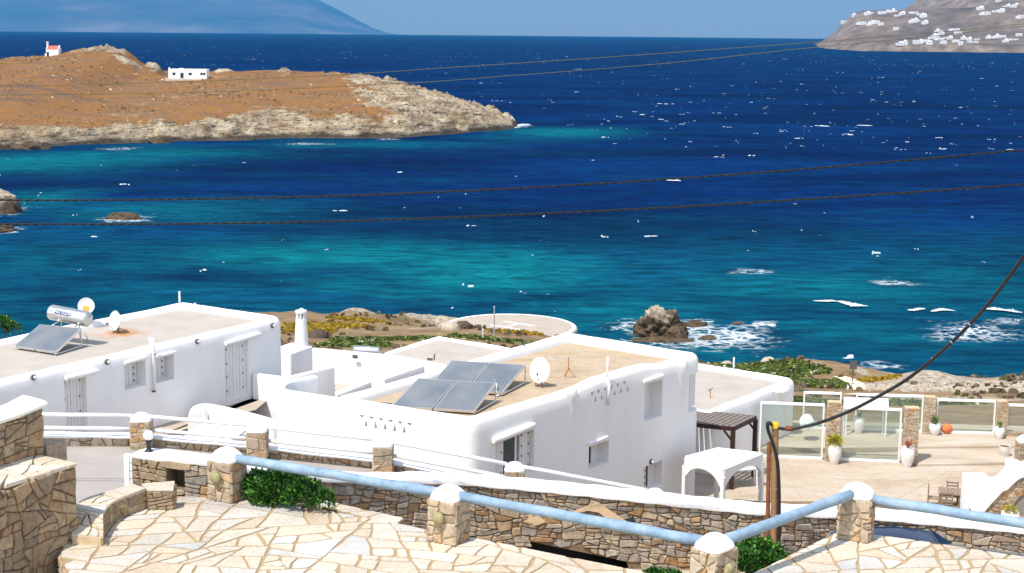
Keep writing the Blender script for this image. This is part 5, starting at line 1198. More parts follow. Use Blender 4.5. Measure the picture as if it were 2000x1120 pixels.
class Face:
    """a vertical house face: along (to the right), out, measured in photograph pixels"""
    def __init__(s, p0, al): s.p = V(p0); s.a = V(al).normalized(); s.n = V((s.a.y, -s.a.x, 0))
    def at(s, u, v): return Wp(u, v, s.p, s.n)
    def rect(s, u0, v0, u1, v1):
        """lower-left corner, width, height of an opening whose left edge is u0..v and right edge u1"""
        a_ = s.at(u0, v1); b_ = s.at(u1, v1); t_ = s.at(u0, v0); return a_, max(.1, (b_ - a_).dot(s.a)), t_.z - a_.z
    def cutter(s, o, w, h, depth): 
        b_ = MB(); b_.box(o + s.a * (w / 2) + s.n * (.3 - depth / 2 - .15), w, depth + .3, h, s.a); return b_
    def panel(s, parent, name, o, w, h, depth, th, mat, bevel=0):
        return MB().box(o + s.a * (w / 2) - s.n * (depth + th / 2), w, th, h, s.a).build(name, mat, parent, False, None, bevel)
    def shutter(s, parent, o, w, h, depth, n, name='shutter'):
        b_ = MB(); pw_ = w / n
        for k in range(n): b_.box(o + s.a * (pw_ * (k + .5)) - s.n * (depth + .02 - .004 * (k % 2)), pw_ - .014, .035, h, s.a)
        b_.box(o + s.a * (w / 2) - s.n * (depth + .05), w, .02, h, s.a); q = b_.build(name, shut_m, parent)
        for f in (.12, .38, .62, .88):
            for g_ in (.16, .84): MB().box(o + s.a * (w * g_) - s.n * (depth - .012) + V((0, 0, h * f)), .03, .025, .06, s.a).build('hinge', hinge_m, q)
        return q
    def hood(s, parent, u0, u1, v0, v1, out_=.16, th=.1):
        a_, b_ = s.at(u0, v0), s.at(u1, v1); L = (b_ - a_).length; pts_ = [a_.lerp(b_, k / 6) + s.n * (out_ * .35) for k in range(7)]
        return MB().tube(pts_, [th * .7] + [th] * 5 + [th * .6], 10).build('lintel', plaster, parent, True, .9)
    def lamp(s, parent, u, v, r_=.09):
        c_ = s.at(u, v); q = MB().lathe(c_ - s.n * .02, [(r_, 0), (r_ * 1.05, .06), (r_ * .8, .09)], 14, s.n).build('wall_lamp', hinge_m, parent, True, .6)
        MB().lathe(c_ + s.n * .065, [(r_ * .62, 0), (r_ * .6, .03), (r_ * .3, .05), (.005, .055)], 12, s.n).build('lens', simple('lamp_white', (.75, .75, .74), .3, .4), q, True); return q
# ---------------------------------------------------------------- left house
Lc = P(556, 618, 26.3); Lf = P(350, 590, 26.3); La = (Lc - P(0, 745, 26.3)); La.z = 0; La.normalize(); Lb = V((-La.y, La.x, 0))
Lz = 23.5; dep = (Lf - Lc).dot(Lb)
L0 = Lc - La * 21
FL = Face((Lc.x, Lc.y, Lz), La)
cut = []
def opening(F, u0, v0, u1, v1, depth): o, w, h = F.rect(u0, v0, u1, v1); cut.append(F.cutter(o, w, h, depth)); return o, w, h
d1 = opening(FL, 130, 738, 173, 862, .22); d2 = opening(FL, 441, 674, 487, 782, .16); w1_ = opening(FL, 244, 713, 286, 763, .5); w2_ = opening(FL, 303, 698, 341, 750, .5)
LH = house('white_house', 'flat roofed white house at left carrying a solar water heater', [Lc, Lc + Lb * dep, L0 + Lb * dep, L0], 20.5, 26.3, 26.08, .45, .42, cut, roof_p)
FL.shutter(LH, d1[0], d1[1], d1[2], .18, 7, 'door'); FL.shutter(LH, d2[0], d2[1], d2[2], .12, 7, 'door')
for o_, w_, h_ in (w1_, w2_): FL.shutter(LH, o_, w_, h_, .44, 5)
FL.hood(LH, 126, 190, 739, 724); FL.hood(LH, 438, 506, 672, 652); FL.hood(LH, 242, 286, 710, 697, .1, .06); FL.hood(LH, 304, 342, 697, 687, .1, .06)
for u, v in ((65, 737), (209, 707), (385, 667), (532, 636)): FL.lamp(LH, u, v)
dp = [FL.at(293, 668) + FL.n * .09 + V((0, 0, .15)), FL.at(296, 690) + FL.n * .09, FL.at(299, 766) + FL.n * .09]
MB().tube(dp, [.1, .055, .05], 10).build('downpipe', plaster, LH, True)
for v in (692, 764): c_ = FL.at(297, v) + FL.n * .09; MB().lathe(c_, [(.062, -.02), (.064, 0), (.062, .02)], 10).build('bracket', rust_m, LH)
pp = P(351, 590, 26.3); tag(MB().tube([pp, pp + V((0, 0, .42))], .04, 8).build('vent_pipe', white_m, None, True, .8), 'short white vent pipe at the far corner of the left roof', 'pipe')
# solar water heater: two collectors, tank with lettering, legs
alu = simple('aluminium', (.72, .71, .68), .35, .5, .05, 8, Metallic=.85); steel = simple('tank_steel', (.62, .62, .62), .32, .5, .08, 3, Metallic=.9)
t = NT('collector_glass'); _n = t.noise(.9, 4); coll = t.fin(t.ramp(_n, [(.3, srgb(96, 104, 112)), (.7, srgb(122, 126, 130))]), .35, .35, None, Coat_Weight=.15)
def collector(parent, bl, br, tl, tr, name='collector', mat=None):
    bl, br, tl, tr = V(bl), V(br), V(tl), V(tr); nn_ = (br - bl).cross(tl - bl).normalized(); b_ = MB(); b_.extr([bl, br, tr, tl], nn_ * -.08); q = b_.build(name, alu, parent)
    e = .035; s1 = lambda p, x, y: bl.lerp(br, x).lerp(tl.lerp(tr, x), y) + nn_ * .006
    b_ = MB(); b_.extr([s1(0, e, e * .7), s1(0, 1 - e, e * .7), s1(0, 1 - e, 1 - e * .7), s1(0, e, 1 - e * .7)], nn_ * -.01); b_.build('glass', mat or coll, q); return q
def heater(label, z, c0, c1, c2, c3, dz, split=True):
    """four photograph corners of the collector field: bottom-left, bottom-right, top-left, top-right"""
    bl, br, tl, tr = P(*c0, z), P(*c1, z), P(*c2, z + dz), P(*c3, z + dz); r_ = thing('solar_heater', label, 'solar heater', (bl + br) / 2)
    m0, m1 = bl.lerp(br, .5), tl.lerp(tr, .5); e = (br - bl).normalized() * .02
    collector(r_, bl, m0 - e, tl, m1 - e); collector(r_, m0 + e, br, m1 + e, tr)
    for p in (tl, tr, m1): MB().tube([p, V((p.x, p.y, z - .12))], .022, 6).build('leg', alu, r_)
    for p, q in ((bl, tl), (br, tr)): MB().tube([V((p.x, p.y, z - .08)), V((q.x, q.y, z - .08))], .02, 6).build('base_rail', alu, r_)
    return r_, bl, br, tl, tr
RZ = 26.1
hr_, bl, br, tl, tr = heater('solar heater with steel tank and two tilted collectors on the left roof', RZ + .12, (28, 676), (108, 688), (78, 634), (158, 641), .55)
dx = (tr - tl).normalized(); tc0, tc1 = Yp(101, 610, tl.y + .3), Yp(172, 624, tr.y + .3)
ax = (tc1 - tc0).normalized(); RT_ = .27
tk = MB().lathe(tc0, [(.02, -.06), (RT_ * .75, -.05), (RT_ * .97, .0), (RT_, .05), (RT_, (tc1 - tc0).length - .05), (RT_ * .97, (tc1 - tc0).length), (RT_ * .7, (tc1 - tc0).length + .05), (.02, (tc1 - tc0).length + .06)], 28, ax).build('tank', steel, hr_, True, .7)
toc = (EYE - (tc0 + tc1) / 2).normalized(); toc = (toc - ax * toc.dot(ax)).normalized(); upx = ax.cross(toc); upx = upx if upx.z > 0 else -upx
lc_ = (tc0 + tc1) / 2 + toc * (RT_ + .003) - ax * .1
b_ = MB(); w_, h_ = .33, .075
vs_ = []
for k in range(5):
    g_ = (k / 4 - .5) * .5
    for s in (-1, 1): vs_.append((tc0 + tc1) / 2 - ax * .12 + ax * (s * w_) + (toc * math.cos(g_ + .15) + upx * math.sin(g_ + .15)) * (RT_ + .005))
b_.add(vs_, [(2 * k, 2 * k + 1, 2 * k + 3, 2 * k + 2) for k in range(4)]); lab_o = b_.build('label_plate', simple('navy_label', srgb(28, 52, 112), .5, .3), tk)
cu = bpy.data.curves.new('lettering', 'FONT'); cu.body = 'MALTEZOS'; cu.size = .135; cu.align_x = 'CENTER'; cu.align_y = 'CENTER'; cu.extrude = .002
to = bpy.data.objects.new('lettering', cu); COL.objects.link(to); bpy.context.view_layer.update()
me = bpy.data.meshes.new_from_object(to.evaluated_get(bpy.context.evaluated_depsgraph_get())); bpy.data.objects.remove(to)
tn = (toc * math.cos(.15) + upx * math.sin(.15)); tu = (upx * math.cos(.15) - toc * math.sin(.15)); org = (tc0 + tc1) / 2 - ax * .12 + tn * (RT_ + .012)
axr = ax if ax.x > 0 else -ax
for v_ in me.vertices: v_.co = org + axr * v_.co.x + tu * v_.co.y + tn * v_.co.z
me.materials.append(simple('label_white', (.85, .85, .85), .5, .3)); link(bpy.data.objects.new('lettering', me), tk)
for k, (p, q) in enumerate(((tc0.lerp(tc1, .25), tl.lerp(tr, .3)), (tc0.lerp(tc1, .75), tl.lerp(tr, .85)))):
    MB().tube([p - V((0, 0, RT_)), V((p.x, p.y + .1, RZ + .02))], .025, 6).build('leg', alu, hr_); MB().tube([p - V((0, 0, RT_ * .8)), q], .02, 6).build('brace', alu, hr_)
MB().tube([tr + V((.05, 0, -.1)), tr + V((.18, .1, -.35)), tr + V((.15, .2, -.5))], .03, 8).build('pipe', alu, hr_, True)
# satellite dishes
dish_m = simple('dish_white', (.82, .82, .81), .5, .35, .03, 4); rusty = simple('dish_rust', srgb(176, 120, 66), .8, .2, .25, 8)
def dish(label, c, axis, rad, base, feed=True, group='satellite dishes', stretch=1.0):
    axis = V(axis).normalized(); r_ = thing('satellite_dish', label, 'satellite dish', base, group)
    prof = [(.01, 0), (rad * .35, rad * .03), (rad * .7, rad * .11), (rad * .97, rad * .21), (rad, rad * .225), (rad * .97, rad * .19), (rad * .7, rad * .085), (rad * .35, rad * .005), (.01, -.025)]
    m_ = MB().lathe(c, prof, 28, axis, False)
    for i, p in enumerate(m_.v): q = p - V(c); m_.v[i] = V(c) + q + V((0, 0, 1)) * (q.z * (stretch - 1))
    m_.build('reflector', dish_m, r_, True)
    b0_ = V(c) - axis * .04; MB().tube([b0_, b0_ - axis * .12, V((base[0], base[1], c[2] - rad * .35)), base], .028, 8).build('mast', alu, r_, True)
    b_ = MB()
    for k in range(3): b_.bar(V(base) + V((0, 0, .12)), V(base) + V((.3 * math.cos(k * 2.1 + .4), .3 * math.sin(k * 2.1 + .4), .015)), .03)
    b_.build('foot', rusty, r_)
    if feed:
        low = V(c) - V((0, 0, 1)) * rad * .9 * stretch + axis * .12; tip = V(c) + axis * rad * 1.15 - V((0, 0, 1)) * rad * .45
        MB().tube([low, tip], .014, 6).build('feed_arm', hinge_m, r_); MB().lathe(tip, [(.03, -.03), (.035, .02), (.03, .08), (.01, .09)], 8, -axis + V((0, 0, .4))).build('feed_horn', hinge_m, r_, True)
    return r_
b0 = P(168, 640, RZ); dd_ = dish('white dish with orange stain behind the steel tank', Yp(168, 598, b0.y), (.35, -1, .25), .30, (b0.x, b0.y, RZ), False)
c_ = Yp(168, 601, b0.y - .055); MB().lathe(c_ + V((0, 0, -.06)), [(.13, 0), (.12, .006), (.01, .012)], 12, (.35, -1, .25)).build('stain', simple('orange_stain', srgb(222, 166, 70), .7, .2, .3, 12), dd_)
b0 = P(232, 648, RZ); dish('white satellite dish over a rust stain on the left roof', Yp(227, 627, b0.y - .1), (-.75, -.8, .28), .36, (b0.x, b0.y, RZ), True)
# rust washed out of the dish foot stains the roof screed
def stained(center):
    t = NT('roof_pale_stained'); n_ = t.noise(.8, 5, (1, 1, 1), .6); col = t.ramp(n_, [(.3, srgb(168, 158, 148)), (.7, srgb(180, 172, 162))])
    g = t.n('ShaderNodeNewGeometry'); d = t.n('ShaderNodeVectorMath', operation='DISTANCE'); t.l(g.outputs['Position'], d.inputs[0]); d.inputs[1].default_value = center
    f = t.math('ADD', d.outputs['Value'], t.math('MULTIPLY', t.math('SUBTRACT', t.noise(2.5, 5), .5), 1.6)); col = t.mix(t.ramp(f, [(.1, (.9, .9, .9)), (1.0, (0, 0, 0))]), col, srgb(176, 116, 48))
    return t.fin(col, .9, .2, t.bump(t.noise(6, 4), .3, .01))
for ch in LH.children:
    if ch.name.startswith('roof'): ch.data.materials[0] = stained((b0.x + .15, b0.y - .2, RZ))
bp = P(8, 640, 24.5); r = thing('shrub', 'dark green bush peeping over the left house roof', 'shrub', V((bp.x, bp.y, 22)), 'dark green shrubs by the terrace')
foliage(r, [(bp.x - .2, bp.y, bp.z + .1, .55, .5, .35), (bp.x + .4, bp.y, bp.z - .05, .3, .3, .22)], 1200, .12, shrub_m, 31); MB().tube([(bp.x, bp.y, 22), (bp.x, bp.y, bp.z)], [.06, .03], 6).build('stems', wood_m, r)
# ---------------------------------------------------------------- terrace of the left house, its parapets and stairs
tz = Lz
q = [Lc + La * .4, Lc - La * 8.6, P(300, 855, tz), P(500, 800, tz), P(562, 748, tz), P(660, 726, tz)]
o = obj('house_terrace', [V((p.x, p.y, tz - .01 + .0)) for p in q], [tuple(range(len(q)))], simple('terrace_screed', srgb(172, 158, 142), .9, .15, .07, 1.5, .4, .01)); tag(o, kind='structure')
pw_ = thing('parapet', 'plain white parapet corner left of the curved wall', 'wall', P(520, 760, 23)); qz = 24.45
c0, c1, c2 = P(497, 729, qz), P(560, 737, qz), P(649, 715, qz)
thick_wall(pw_, 'parapet_wall', [c0, c1 - (c1 - c0).normalized() * .12, c1 + (c2 - c1).normalized() * .12, c2], .24, 20, qz)
bw_ = thing('bullnose_wall', 'low round ended white wall in front of the left house', 'wall', P(420, 815, 23.6)); z_ = 24.05
thick_wall(bw_, 'plaster_wall', smooth_line([P(384, 806, z_), P(388, 796, z_), P(400, 790, z_), P(440, 797, z_), P(500, 812, z_), P(548, 826, z_)], 4), .62, 20, z_)
rw_ = thing('ramp', 'white plastered ramp descending behind the street wall', 'ramp', P(330, 840, 23.4)); z_ = 24.6
MB().prism(ccw([(p.x, p.y) for p in (P(268, 872, 24.9), P(325, 830, z_), P(400, 812, z_), P(500, 822, z_), P(560, 850, z_), P(545, 890, 24.9))]), 20, 24.1).build('slab', plaster, rw_)
cn = thing('canopy', 'tilted white board canopy with struts between two street pillars', 'canopy', P(430, 880, 24.6))
cz = 25.55; k0, k1, k2, k3 = P(394, 828, cz), P(492, 832, cz), P(446, 864, cz - .16), P(362, 848, cz - .10)
MB().extr([k0, k3, k2, k1], (0, 0, -.07)).build('board', white_m, cn); 
for s in (.1, .35, .62, .9): p = k3.lerp(k2, s); MB().tube([p + V((0, 0, -.08)), p + V((.12, .7, -.95))], .04, 6).build('strut', shut_m, cn)
MB().box((k0 + k1 + k2 + k3) / 4 + V((0, .55, -1.75)), 1.5, .2, 1.5).build('back_wall', plaster, cn)
# ---------------------------------------------------------------- chimney on a low block behind
cb = thing('chimney_block', 'tapered white chimney with slotted crown on a low white block', 'chimney', P(600, 710, 23)); z_ = 24.0
g0, g1, g2 = P(572, 706, z_), P(612, 690, z_ + .0), P(650, 688, z_)
MB().hexa([V((p.x, p.y, 20)) for p in (P(568, 728, 23.2), P(612, 712, 23.2), P(612, 712, 23.2) + Lb * 1.2, P(568, 728, 23.2) + Lb * 1.2)] + [V((p.x, p.y, z_)) for p in (P(568, 728, 23.2), P(612, 712, 23.2), P(612, 712, 23.2) + Lb * 1.2, P(568, 728, 23.2) + Lb * 1.2)]).build('block', plaster, cb, True, .6, .08, 3)
cc_ = P(612, 712, 23.2) - La * .32 + Lb * .35; cc_ = V((cc_.x, cc_.y, z_ - .1))
MB().lathe(cc_, [(.30, 0), (.285, .25), (.23, 1.15), (.225, 1.25)], 4 * 6).build('shaft', plaster, cb, True, .7)
for k in range(8): an = k * math.pi / 4; MB().box(cc_ + V((.17 * math.cos(an), .17 * math.sin(an), 1.25)), .08, .07, .24, (math.cos(an), math.sin(an), 0)).build('crown_post', plaster, cb)
MB().lathe(cc_ + V((0, 0, 1.49)), [(.235, 0), (.25, .05), (.235, .11), (.1, .13)], 24).build('crown', plaster, cb, True, .7)
MB().lathe(cc_ + V((0, 0, 1.24)), [(.1, 0), (.1, .26)], 12).build('flue', dark_m, cb)
# ---------------------------------------------------------------- main house
Nn, Ee, Bb, Ww = P(922, 822, 25.5), P(1372, 690, 25.5), P(1106, 648, 25.5), P(645, 777, 25.5)
Ma = (Ee - Nn); Ma.z = 0; Ma.normalize(); Mb = (Ww - Nn); Mb.z = 0; Mb.normalize()
FR = Face((Nn.x, Nn.y, 20), Ma); FLt = Face((Ww.x, Ww.y, 20), -Mb)
cut = []
wA = opening(FR, 968, 862, 1042, 945, .3); wB = opening(FR, 1149, 874, 1188, 918, .5); wC = opening(FR, 1258, 752, 1292, 824, .55); wD = opening(FR, 1257, 913, 1292, 962, .4); wE = opening(FR, 1345, 733, 1376, 806, .5)
def tri(F, u, v, w, h, up_, depth=.3):
    c_ = F.at(u, v); s = 1 if up_ else -1; q_ = [c_ - F.a * w / 2 - V((0, 0, s * h / 2)), c_ + F.a * w / 2 - V((0, 0, s * h / 2)), c_ + V((0, 0, s * h / 2))]; b__ = MB(); b__.extr([p + F.n * .1 for p in q_], -F.n * depth); return b__
for k in range(6): cut.append(tri(FLt, 706 + 18.6 * k, 814.5 + 3.1 * k, .2, .11, False)); cut.append(tri(FLt, 715 + 18.6 * k, 827 + 3.0 * k, .13, .24, True)) if k < 5 else None
for k in range(6): cut.append(tri(FR, 1157 + 12.6 * k, 771 - 4.2 * k, .16, .16, False)); cut.append(tri(FR, 1163 + 12.6 * k, 779 - 4.2 * k, .13, .2, True))
def mz(x, y):
    s = (V((x, y, 0)) - V((Nn.x, Nn.y, 0))).dot(FR.a); d_ = abs((V((x, y, 0)) - V((Nn.x, Nn.y, 0))).dot(FR.n))
    return .16 * float(sst(5.2, 5.7, s) * sst(9.6, 9.2, s)) * (1 if d_ < .6 else 0) if s > 0 else 0
MH = house('white_house', 'large two storey white house in the middle with beige roof', [Nn, Ee, Bb, Ww], 19.5, 25.52, 25.2, .42, .46, cut, roof_m, .03, mz)
# glazed door with one shutter open
o_, w_, h_ = wA; FR.panel(MH, 'door_glass', o_ + FR.a * (w_ * .34), w_ * .3, h_, .22, .03, glass_d)
FR.panel(MH, 'door_frame', o_ + FR.a * (w_ * .62), .09, h_, .2, .07, shut_m); FR.panel(MH, 'door_frame', o_ + FR.a * (w_ * .28), .07, h_, .2, .07, shut_m)
FR.shutter(MH, o_ + FR.a * (w_ * .02), w_ * .26, h_, .16, 3); FR.shutter(MH, o_ + FR.a * (w_ * .72), w_ * .27, h_, .16, 4)
FR.hood(MH, 960, 1040, 861, 829, .2, .12)
for (o_, w_, h_), dp_ in ((wB, .44), (wC, .48), (wD, .34), (wE, .44)):
    FR.shutter(MH, o_, w_ * .55, h_, dp_, 3); FR.panel(MH, 'shutter_edge', o_ + FR.a * (w_ * .56), .05, h_, dp_ - .03, .06, hinge_m); FR.panel(MH, 'window_frame', o_ + FR.a * (w_ * .6), w_ * .4, h_, dp_, .05, shut_m)
FR.hood(MH, 1147, 1185, 868, 853, .1, .07); FR.hood(MH, 1256, 1294, 746, 733, .1, .07)
FR.lamp(MH, 1271, 902)
def cone(F, u, v0, v1, w, out_):
    a_, b_ = F.at(u, v0), F.at(u + 6, v1); q_ = [a_ - F.a * w, a_ + F.a * w * 1.2, b_]
    n_ = 8; vs_ = []
    for k in range(n_ + 1):
        s = k / n_; c__ = a_.lerp(b_, s); ww = w * (1 - s) ** .8 + .01; oo = out_ * (1 - s) ** .9 * min(1, .15 + s * 5) + .005
        for j in range(7): an = math.pi * j / 6; vs_.append(c__ + F.a * (ww * math.cos(an) * -1) + F.n * (oo * math.sin(an) - .02))
    b__ = MB(); b__.add(vs_, [(k * 7 + j, k * 7 + j + 1, k * 7 + 8 + j, k * 7 + 7 + j) for k in range(n_) for j in range(6)] + [tuple(range(7))]); return b__.build('buttress', plaster, MH, True)
cone(FR, 1116, 757, 832, .27, .2); cone(FR, 1330, 702, 788, .38, .24)
# parapet curtain left of the house: front wall runs on and curls back
z_ = 25.42
ni = -FLt.n * .17
crv = [Ww - Mb * .9 + ni, Ww + ni] + smooth_line([Ww + Mb * .5 + ni, Ww + Mb * 1.5 + ni, P(556, 763, z_), P(549, 755, z_), P(558, 747, z_), P(584, 740, z_), P(616, 734, z_)], 6)
thick_wall(MH, 'curved_parapet', [(p.x, p.y) for p in crv], .3, 19.5, [25.48 - .06 * i / len(crv) for i in range(len(crv))])
# white mast in front of the right face, roof antenna, pegs
pm = FR.at(1187, 752); r = thing('white_mast', 'slim white mast rising from the parapet above the pigeon holes', 'mast', pm)
MB().tube([FR.at(1185, 790) + FR.n * .05, FR.at(1187, 752) + FR.n * .06, FR.at(1187, 735) - FR.n * .1 + V((0, 0, .1))], [.05, .06, .045], 8).build('bracket', plaster, r, True)
MB().tube([FR.at(1187, 752) - FR.n * .02 + V((0, 0, .0)), Wp(1187, 697, FR.p, FR.n)], .028, 8).build('pole', white_m, r, True)
# four solar collectors on the roof
mz_ = 25.22
hr_, *_ = heater('front pair of tilted grey solar collectors on the main roof', mz_ + .12, (765, 793), (926, 803), (817, 739), (968, 748), .52)
hr_['category'] = 'solar collectors'; hr_['group'] = 'solar collectors on the main roof'
hr_, *_ = heater('rear pair of tilted grey solar collectors on the main roof', mz_ + .12, (836, 756), (980, 767), (882, 704), (1026, 713), .52)
hr_['category'] = 'solar collectors'; hr_['group'] = 'solar collectors on the main roof'
b_ = MB(); b_.tube(smooth_line([P(728, 794, mz_ + .08), P(745, 788, mz_ + .1), P(765, 790, mz_ + .1)], 4), .03, 6); b_.tube(smooth_line([P(736, 797, mz_ + .06), P(752, 792, mz_ + .06), P(768, 794, mz_ + .06)], 4), .025, 6)
tag(b_.build('collector_pipes', hinge_m, None, True), 'short dark pipes at the left end of the front collectors', 'pipes')
r = thing('valve_stand', 'small bent pipe stand between the two collector pairs', 'pipe', P(975, 775, mz_))
MB().tube([P(970, 772, mz_), P(970, 772, mz_) + V((0, 0, .35)), P(965, 765, mz_) + V((0, 0, .4))], .022, 6).build('riser', alu, r, True); MB().tube([P(970, 774, mz_ + .02), P(995, 763, mz_ + .02)], .03, 6).build('foot_pipe', alu, r, True)
b0 = P(1058, 753, mz_); dish('white satellite dish beside the collectors on the main roof', Yp(1055, 724, b0.y - .1), (-.28, -1, .3), .345, (b0.x, b0.y, mz_), True, stretch=1.28)
b0 = P(1110, 738, mz_); r = thing('roof_antenna', 'thin rusty television antenna on a tripod on the main roof', 'antenna', b0)
b_ = MB()
for k in range(3): b_.bar(b0 + V((0, 0, .35)), b0 + V((.24 * math.cos(k * 2.09), .24 * math.sin(k * 2.09), .01)), .022)
b_.build('tripod', rusty, r); MB().tube([b0 + V((0, 0, .25)), b0 + V((0, 0, .72))], .018, 6).build('mast', rusty, r)
b_ = MB(); tpp = Yp(1080, 698, b0.y); tq = Yp(1113, 703, b0.y); b_.bar(tpp, tq, .014)
for k in range(5): c_ = tpp.lerp(tq, .1 + .2 * k); b_.bar(c_ + V((.02, -.16, -.02)), c_ + V((-.02, .16, .02)), .01)
b_.build('boom', alu, r)
for u, v, lab in ((848, 703, 'left'), (1024, 677, 'right')):
    p = P(u, v, 25.52); tag(MB().tube([p, p + V((0, 0, .16)), p + V((.05, 0, .2))], .025, 6).build('vent_elbow', hinge_m, None, True), 'small dark vent elbow on the rear parapet, %s one' % lab, 'vent')
# ---------------------------------------------------------------- courtyard and low house behind
cz_ = 21.9
o = obj('courtyard', [P(600, 790, 20.3), P(900, 790, 20.3), P(1000, 700, 20.3), P(600, 690, 20.3)], [(0, 1, 2, 3)], simple('court_screed', srgb(180, 166, 148), .9, .15, .07, 1.5, .4, .01)); tag(o, kind='structure')
k0, k1, k2, k3 = P(742, 690, 22.1), P(856, 656, 22.1), P(1015, 682, 22.1), P(905, 722, 22.1)
BH = house('white_house', 'low white house with pale flat roof behind the main house', [k0, k1, k2, k3], 17, 22.12, 21.98, .25, .32, (), roof_p)
cw_ = thing('courtyard_wall', 'plain white courtyard wall with two grille lights behind the main house', 'wall', P(700, 720, 21))
ln = [P(612, 680, cz_), P(680, 686, cz_), P(745, 692, cz_), P(815, 700, cz_), P(860, 708, cz_)]
thick_wall(cw_, 'plaster_wall', [(p.x, p.y) for p in ln], .3, 17, cz_)
FC = Face((ln[0].x, ln[0].y - .16, 20), ln[-1] - ln[0])
for u, v in ((694, 697), (840, 703)): c_ = FC.at(u, v); MB().box(c_ - V((0, 0, .08)) + FC.n * .02, .26, .05, .16, FC.a).build('grille_light', hinge_m, cw_)
for pts_, lab in (((P(652, 768, 22.6), P(716, 743, 22.6)), 'low rounded white wall in the courtyard, nearer one'), ((P(742, 738, 22.6), P(820, 712, 22.6)), 'low rounded white wall in the courtyard, farther one')):
    w_ = thing('low_wall', lab, 'wall', pts_[0] - V((0, 0, 2))); thick_wall(w_, 'plaster_wall', [(pts_[0].lerp(pts_[1], k / 4)).xy for k in range(5)], .5, 18, 22.6)
c0, c1 = P(692, 684, 21.7), P(742, 687, 21.7); r = thing('water_tank', 'steel water tank lying behind the white courtyard wall', 'tank', (c0 + c1) / 2); axx = (c1 - c0).normalized(); L_ = (c1 - c0).length
MB().lathe(c0, [(.02, -.04), (.2, 0), (.23, .05), (.23, L_ - .05), (.2, L_), (.02, L_ + .04)], 20, axx).build('tank', steel, r, True, .7)
for s in (.2, .8): MB().box(c0.lerp(c1, s) - V((0, 0, .6)), .08, .3, .42).build('cradle', alu, r)
# ---------------------------------------------------------------- house at right
Rz = 22.5; Rn, Rr = P(1388, 806, Rz), P(1557, 738, Rz); Ra = (Rr - Rn); Ra.z = 0; Ra.normalize(); Rb = V((-Ra.y, Ra.x, 0))
FRr = Face((Rn.x, Rn.y, 20), Ra)
cut = []
RH = house('white_house', 'low white house with beige roof right of the main house', [Rn, Rr, Rr + Rb * 7, Rn + Rb * 7], 18, Rz, Rz - .22, .4, .4, cut, roof_p)
a_ = FRr.at(1526, 770); n_ = 8; vs_ = []
for k in range(9):
    s = k / 8; c__ = FRr.at(1527 + 10 * s, 757 + 75 * s); ww = .42 * (1 - s) ** .8 + .01; oo = .3 * (1 - s) + .01
    for j in range(7): an = math.pi * j / 6; vs_.append(c__ + FRr.a * (-ww * math.cos(an)) + FRr.n * (oo * math.sin(an) - .02))
b__ = MB(); b__.add(vs_, [(k * 7 + j, k * 7 + j + 1, k * 7 + 8 + j, k * 7 + 7 + j) for k in range(8) for j in range(6)] + [tuple(range(7))]); b__.build('buttress', plaster, RH, True)
p0_ = FRr.at(1510, 764); MB().tube([p0_ - FRr.n * .1, p0_ + FRr.n * .28 - V((0, 0, .03))], .05, 8).build('spout', plaster, RH, True)
pp = P(1433, 718, Rz); tag(MB().tube([pp, pp + V((0, 0, .45))], .04, 8).build('vent_pipe', white_m, None, True, .8), 'white pipe at the rear edge of the right house roof', 'pipe')
r = thing('roof_valve', 'tiny rusty valve stand on the right house roof', 'valve', P(1387, 778, Rz - .22)); b0 = P(1387, 778, Rz - .22)
MB().tube([b0, b0 + V((0, 0, .4))], .02, 6).build('riser', rusty, r); MB().bar(b0 + V((-.1, 0, .3)), b0 + V((.1, 0, .42)), .03).build('arm', hinge_m, r)
# ================================================================== patio on the right
PZ = 20.0
t = NT('patio_stone'); _n = t.noise(.5, 5, (.6, 1.8, 1), .6, .5); _m = t.noise(3, 4, (.5, 1.6, 1))
c = t.ramp(_n, [(.25, srgb(164, 146, 124)), (.5, srgb(184, 168, 148)), (.75, srgb(192, 180, 164))]); c = t.mix(1.0, c, t.ramp(_m, [(.3, (.92, .91, .9)), (.7, (1.04, 1.04, 1.04))]), 'MULTIPLY')
patio_m = t.fin(c, .85, .25, t.bump(_m, .2, .01))
po = [(5.5, 42), (30, 42), (30, 60.2), (7.0, 58.6)]
o = MB().prism(po, 18.5, PZ - .008).build('patio', patio_m); tag(o, kind='structure')
pv_ = ccw([(7.5, 47.5), (22.5, 47.5), (22.5, 60.0), (8.5, 58.5)])
pave(o, pv_, .7, PZ, 201, .6, .010, patio_m, 300, None, .003)
o = MB().prism([(7.0, 58.8), (30, 60.4), (30, 62.6), (7.0, 63.9)], 18.5, PZ + .16).build('upper_patio', patio_m); tag(o, kind='structure')
o = MB().prism([(16.2, 57.2), (24, 57.9), (24, 60.5), (16.2, 59.6)], 18.5, PZ + .08).build('patio_step', patio_m); tag(o, kind='structure')
# lawn and bare slope beyond the fence
o = obj('lawn', [(12, 62.4, 19.98), (32, 61.8, 19.98), (34, 65, 19.75), (11, 64.5, 19.75)], [(0, 1, 2, 3)], simple('lawn', srgb(84, 88, 50), .95, .1, .25, 3, .8, .05)); tag(o, kind='structure')
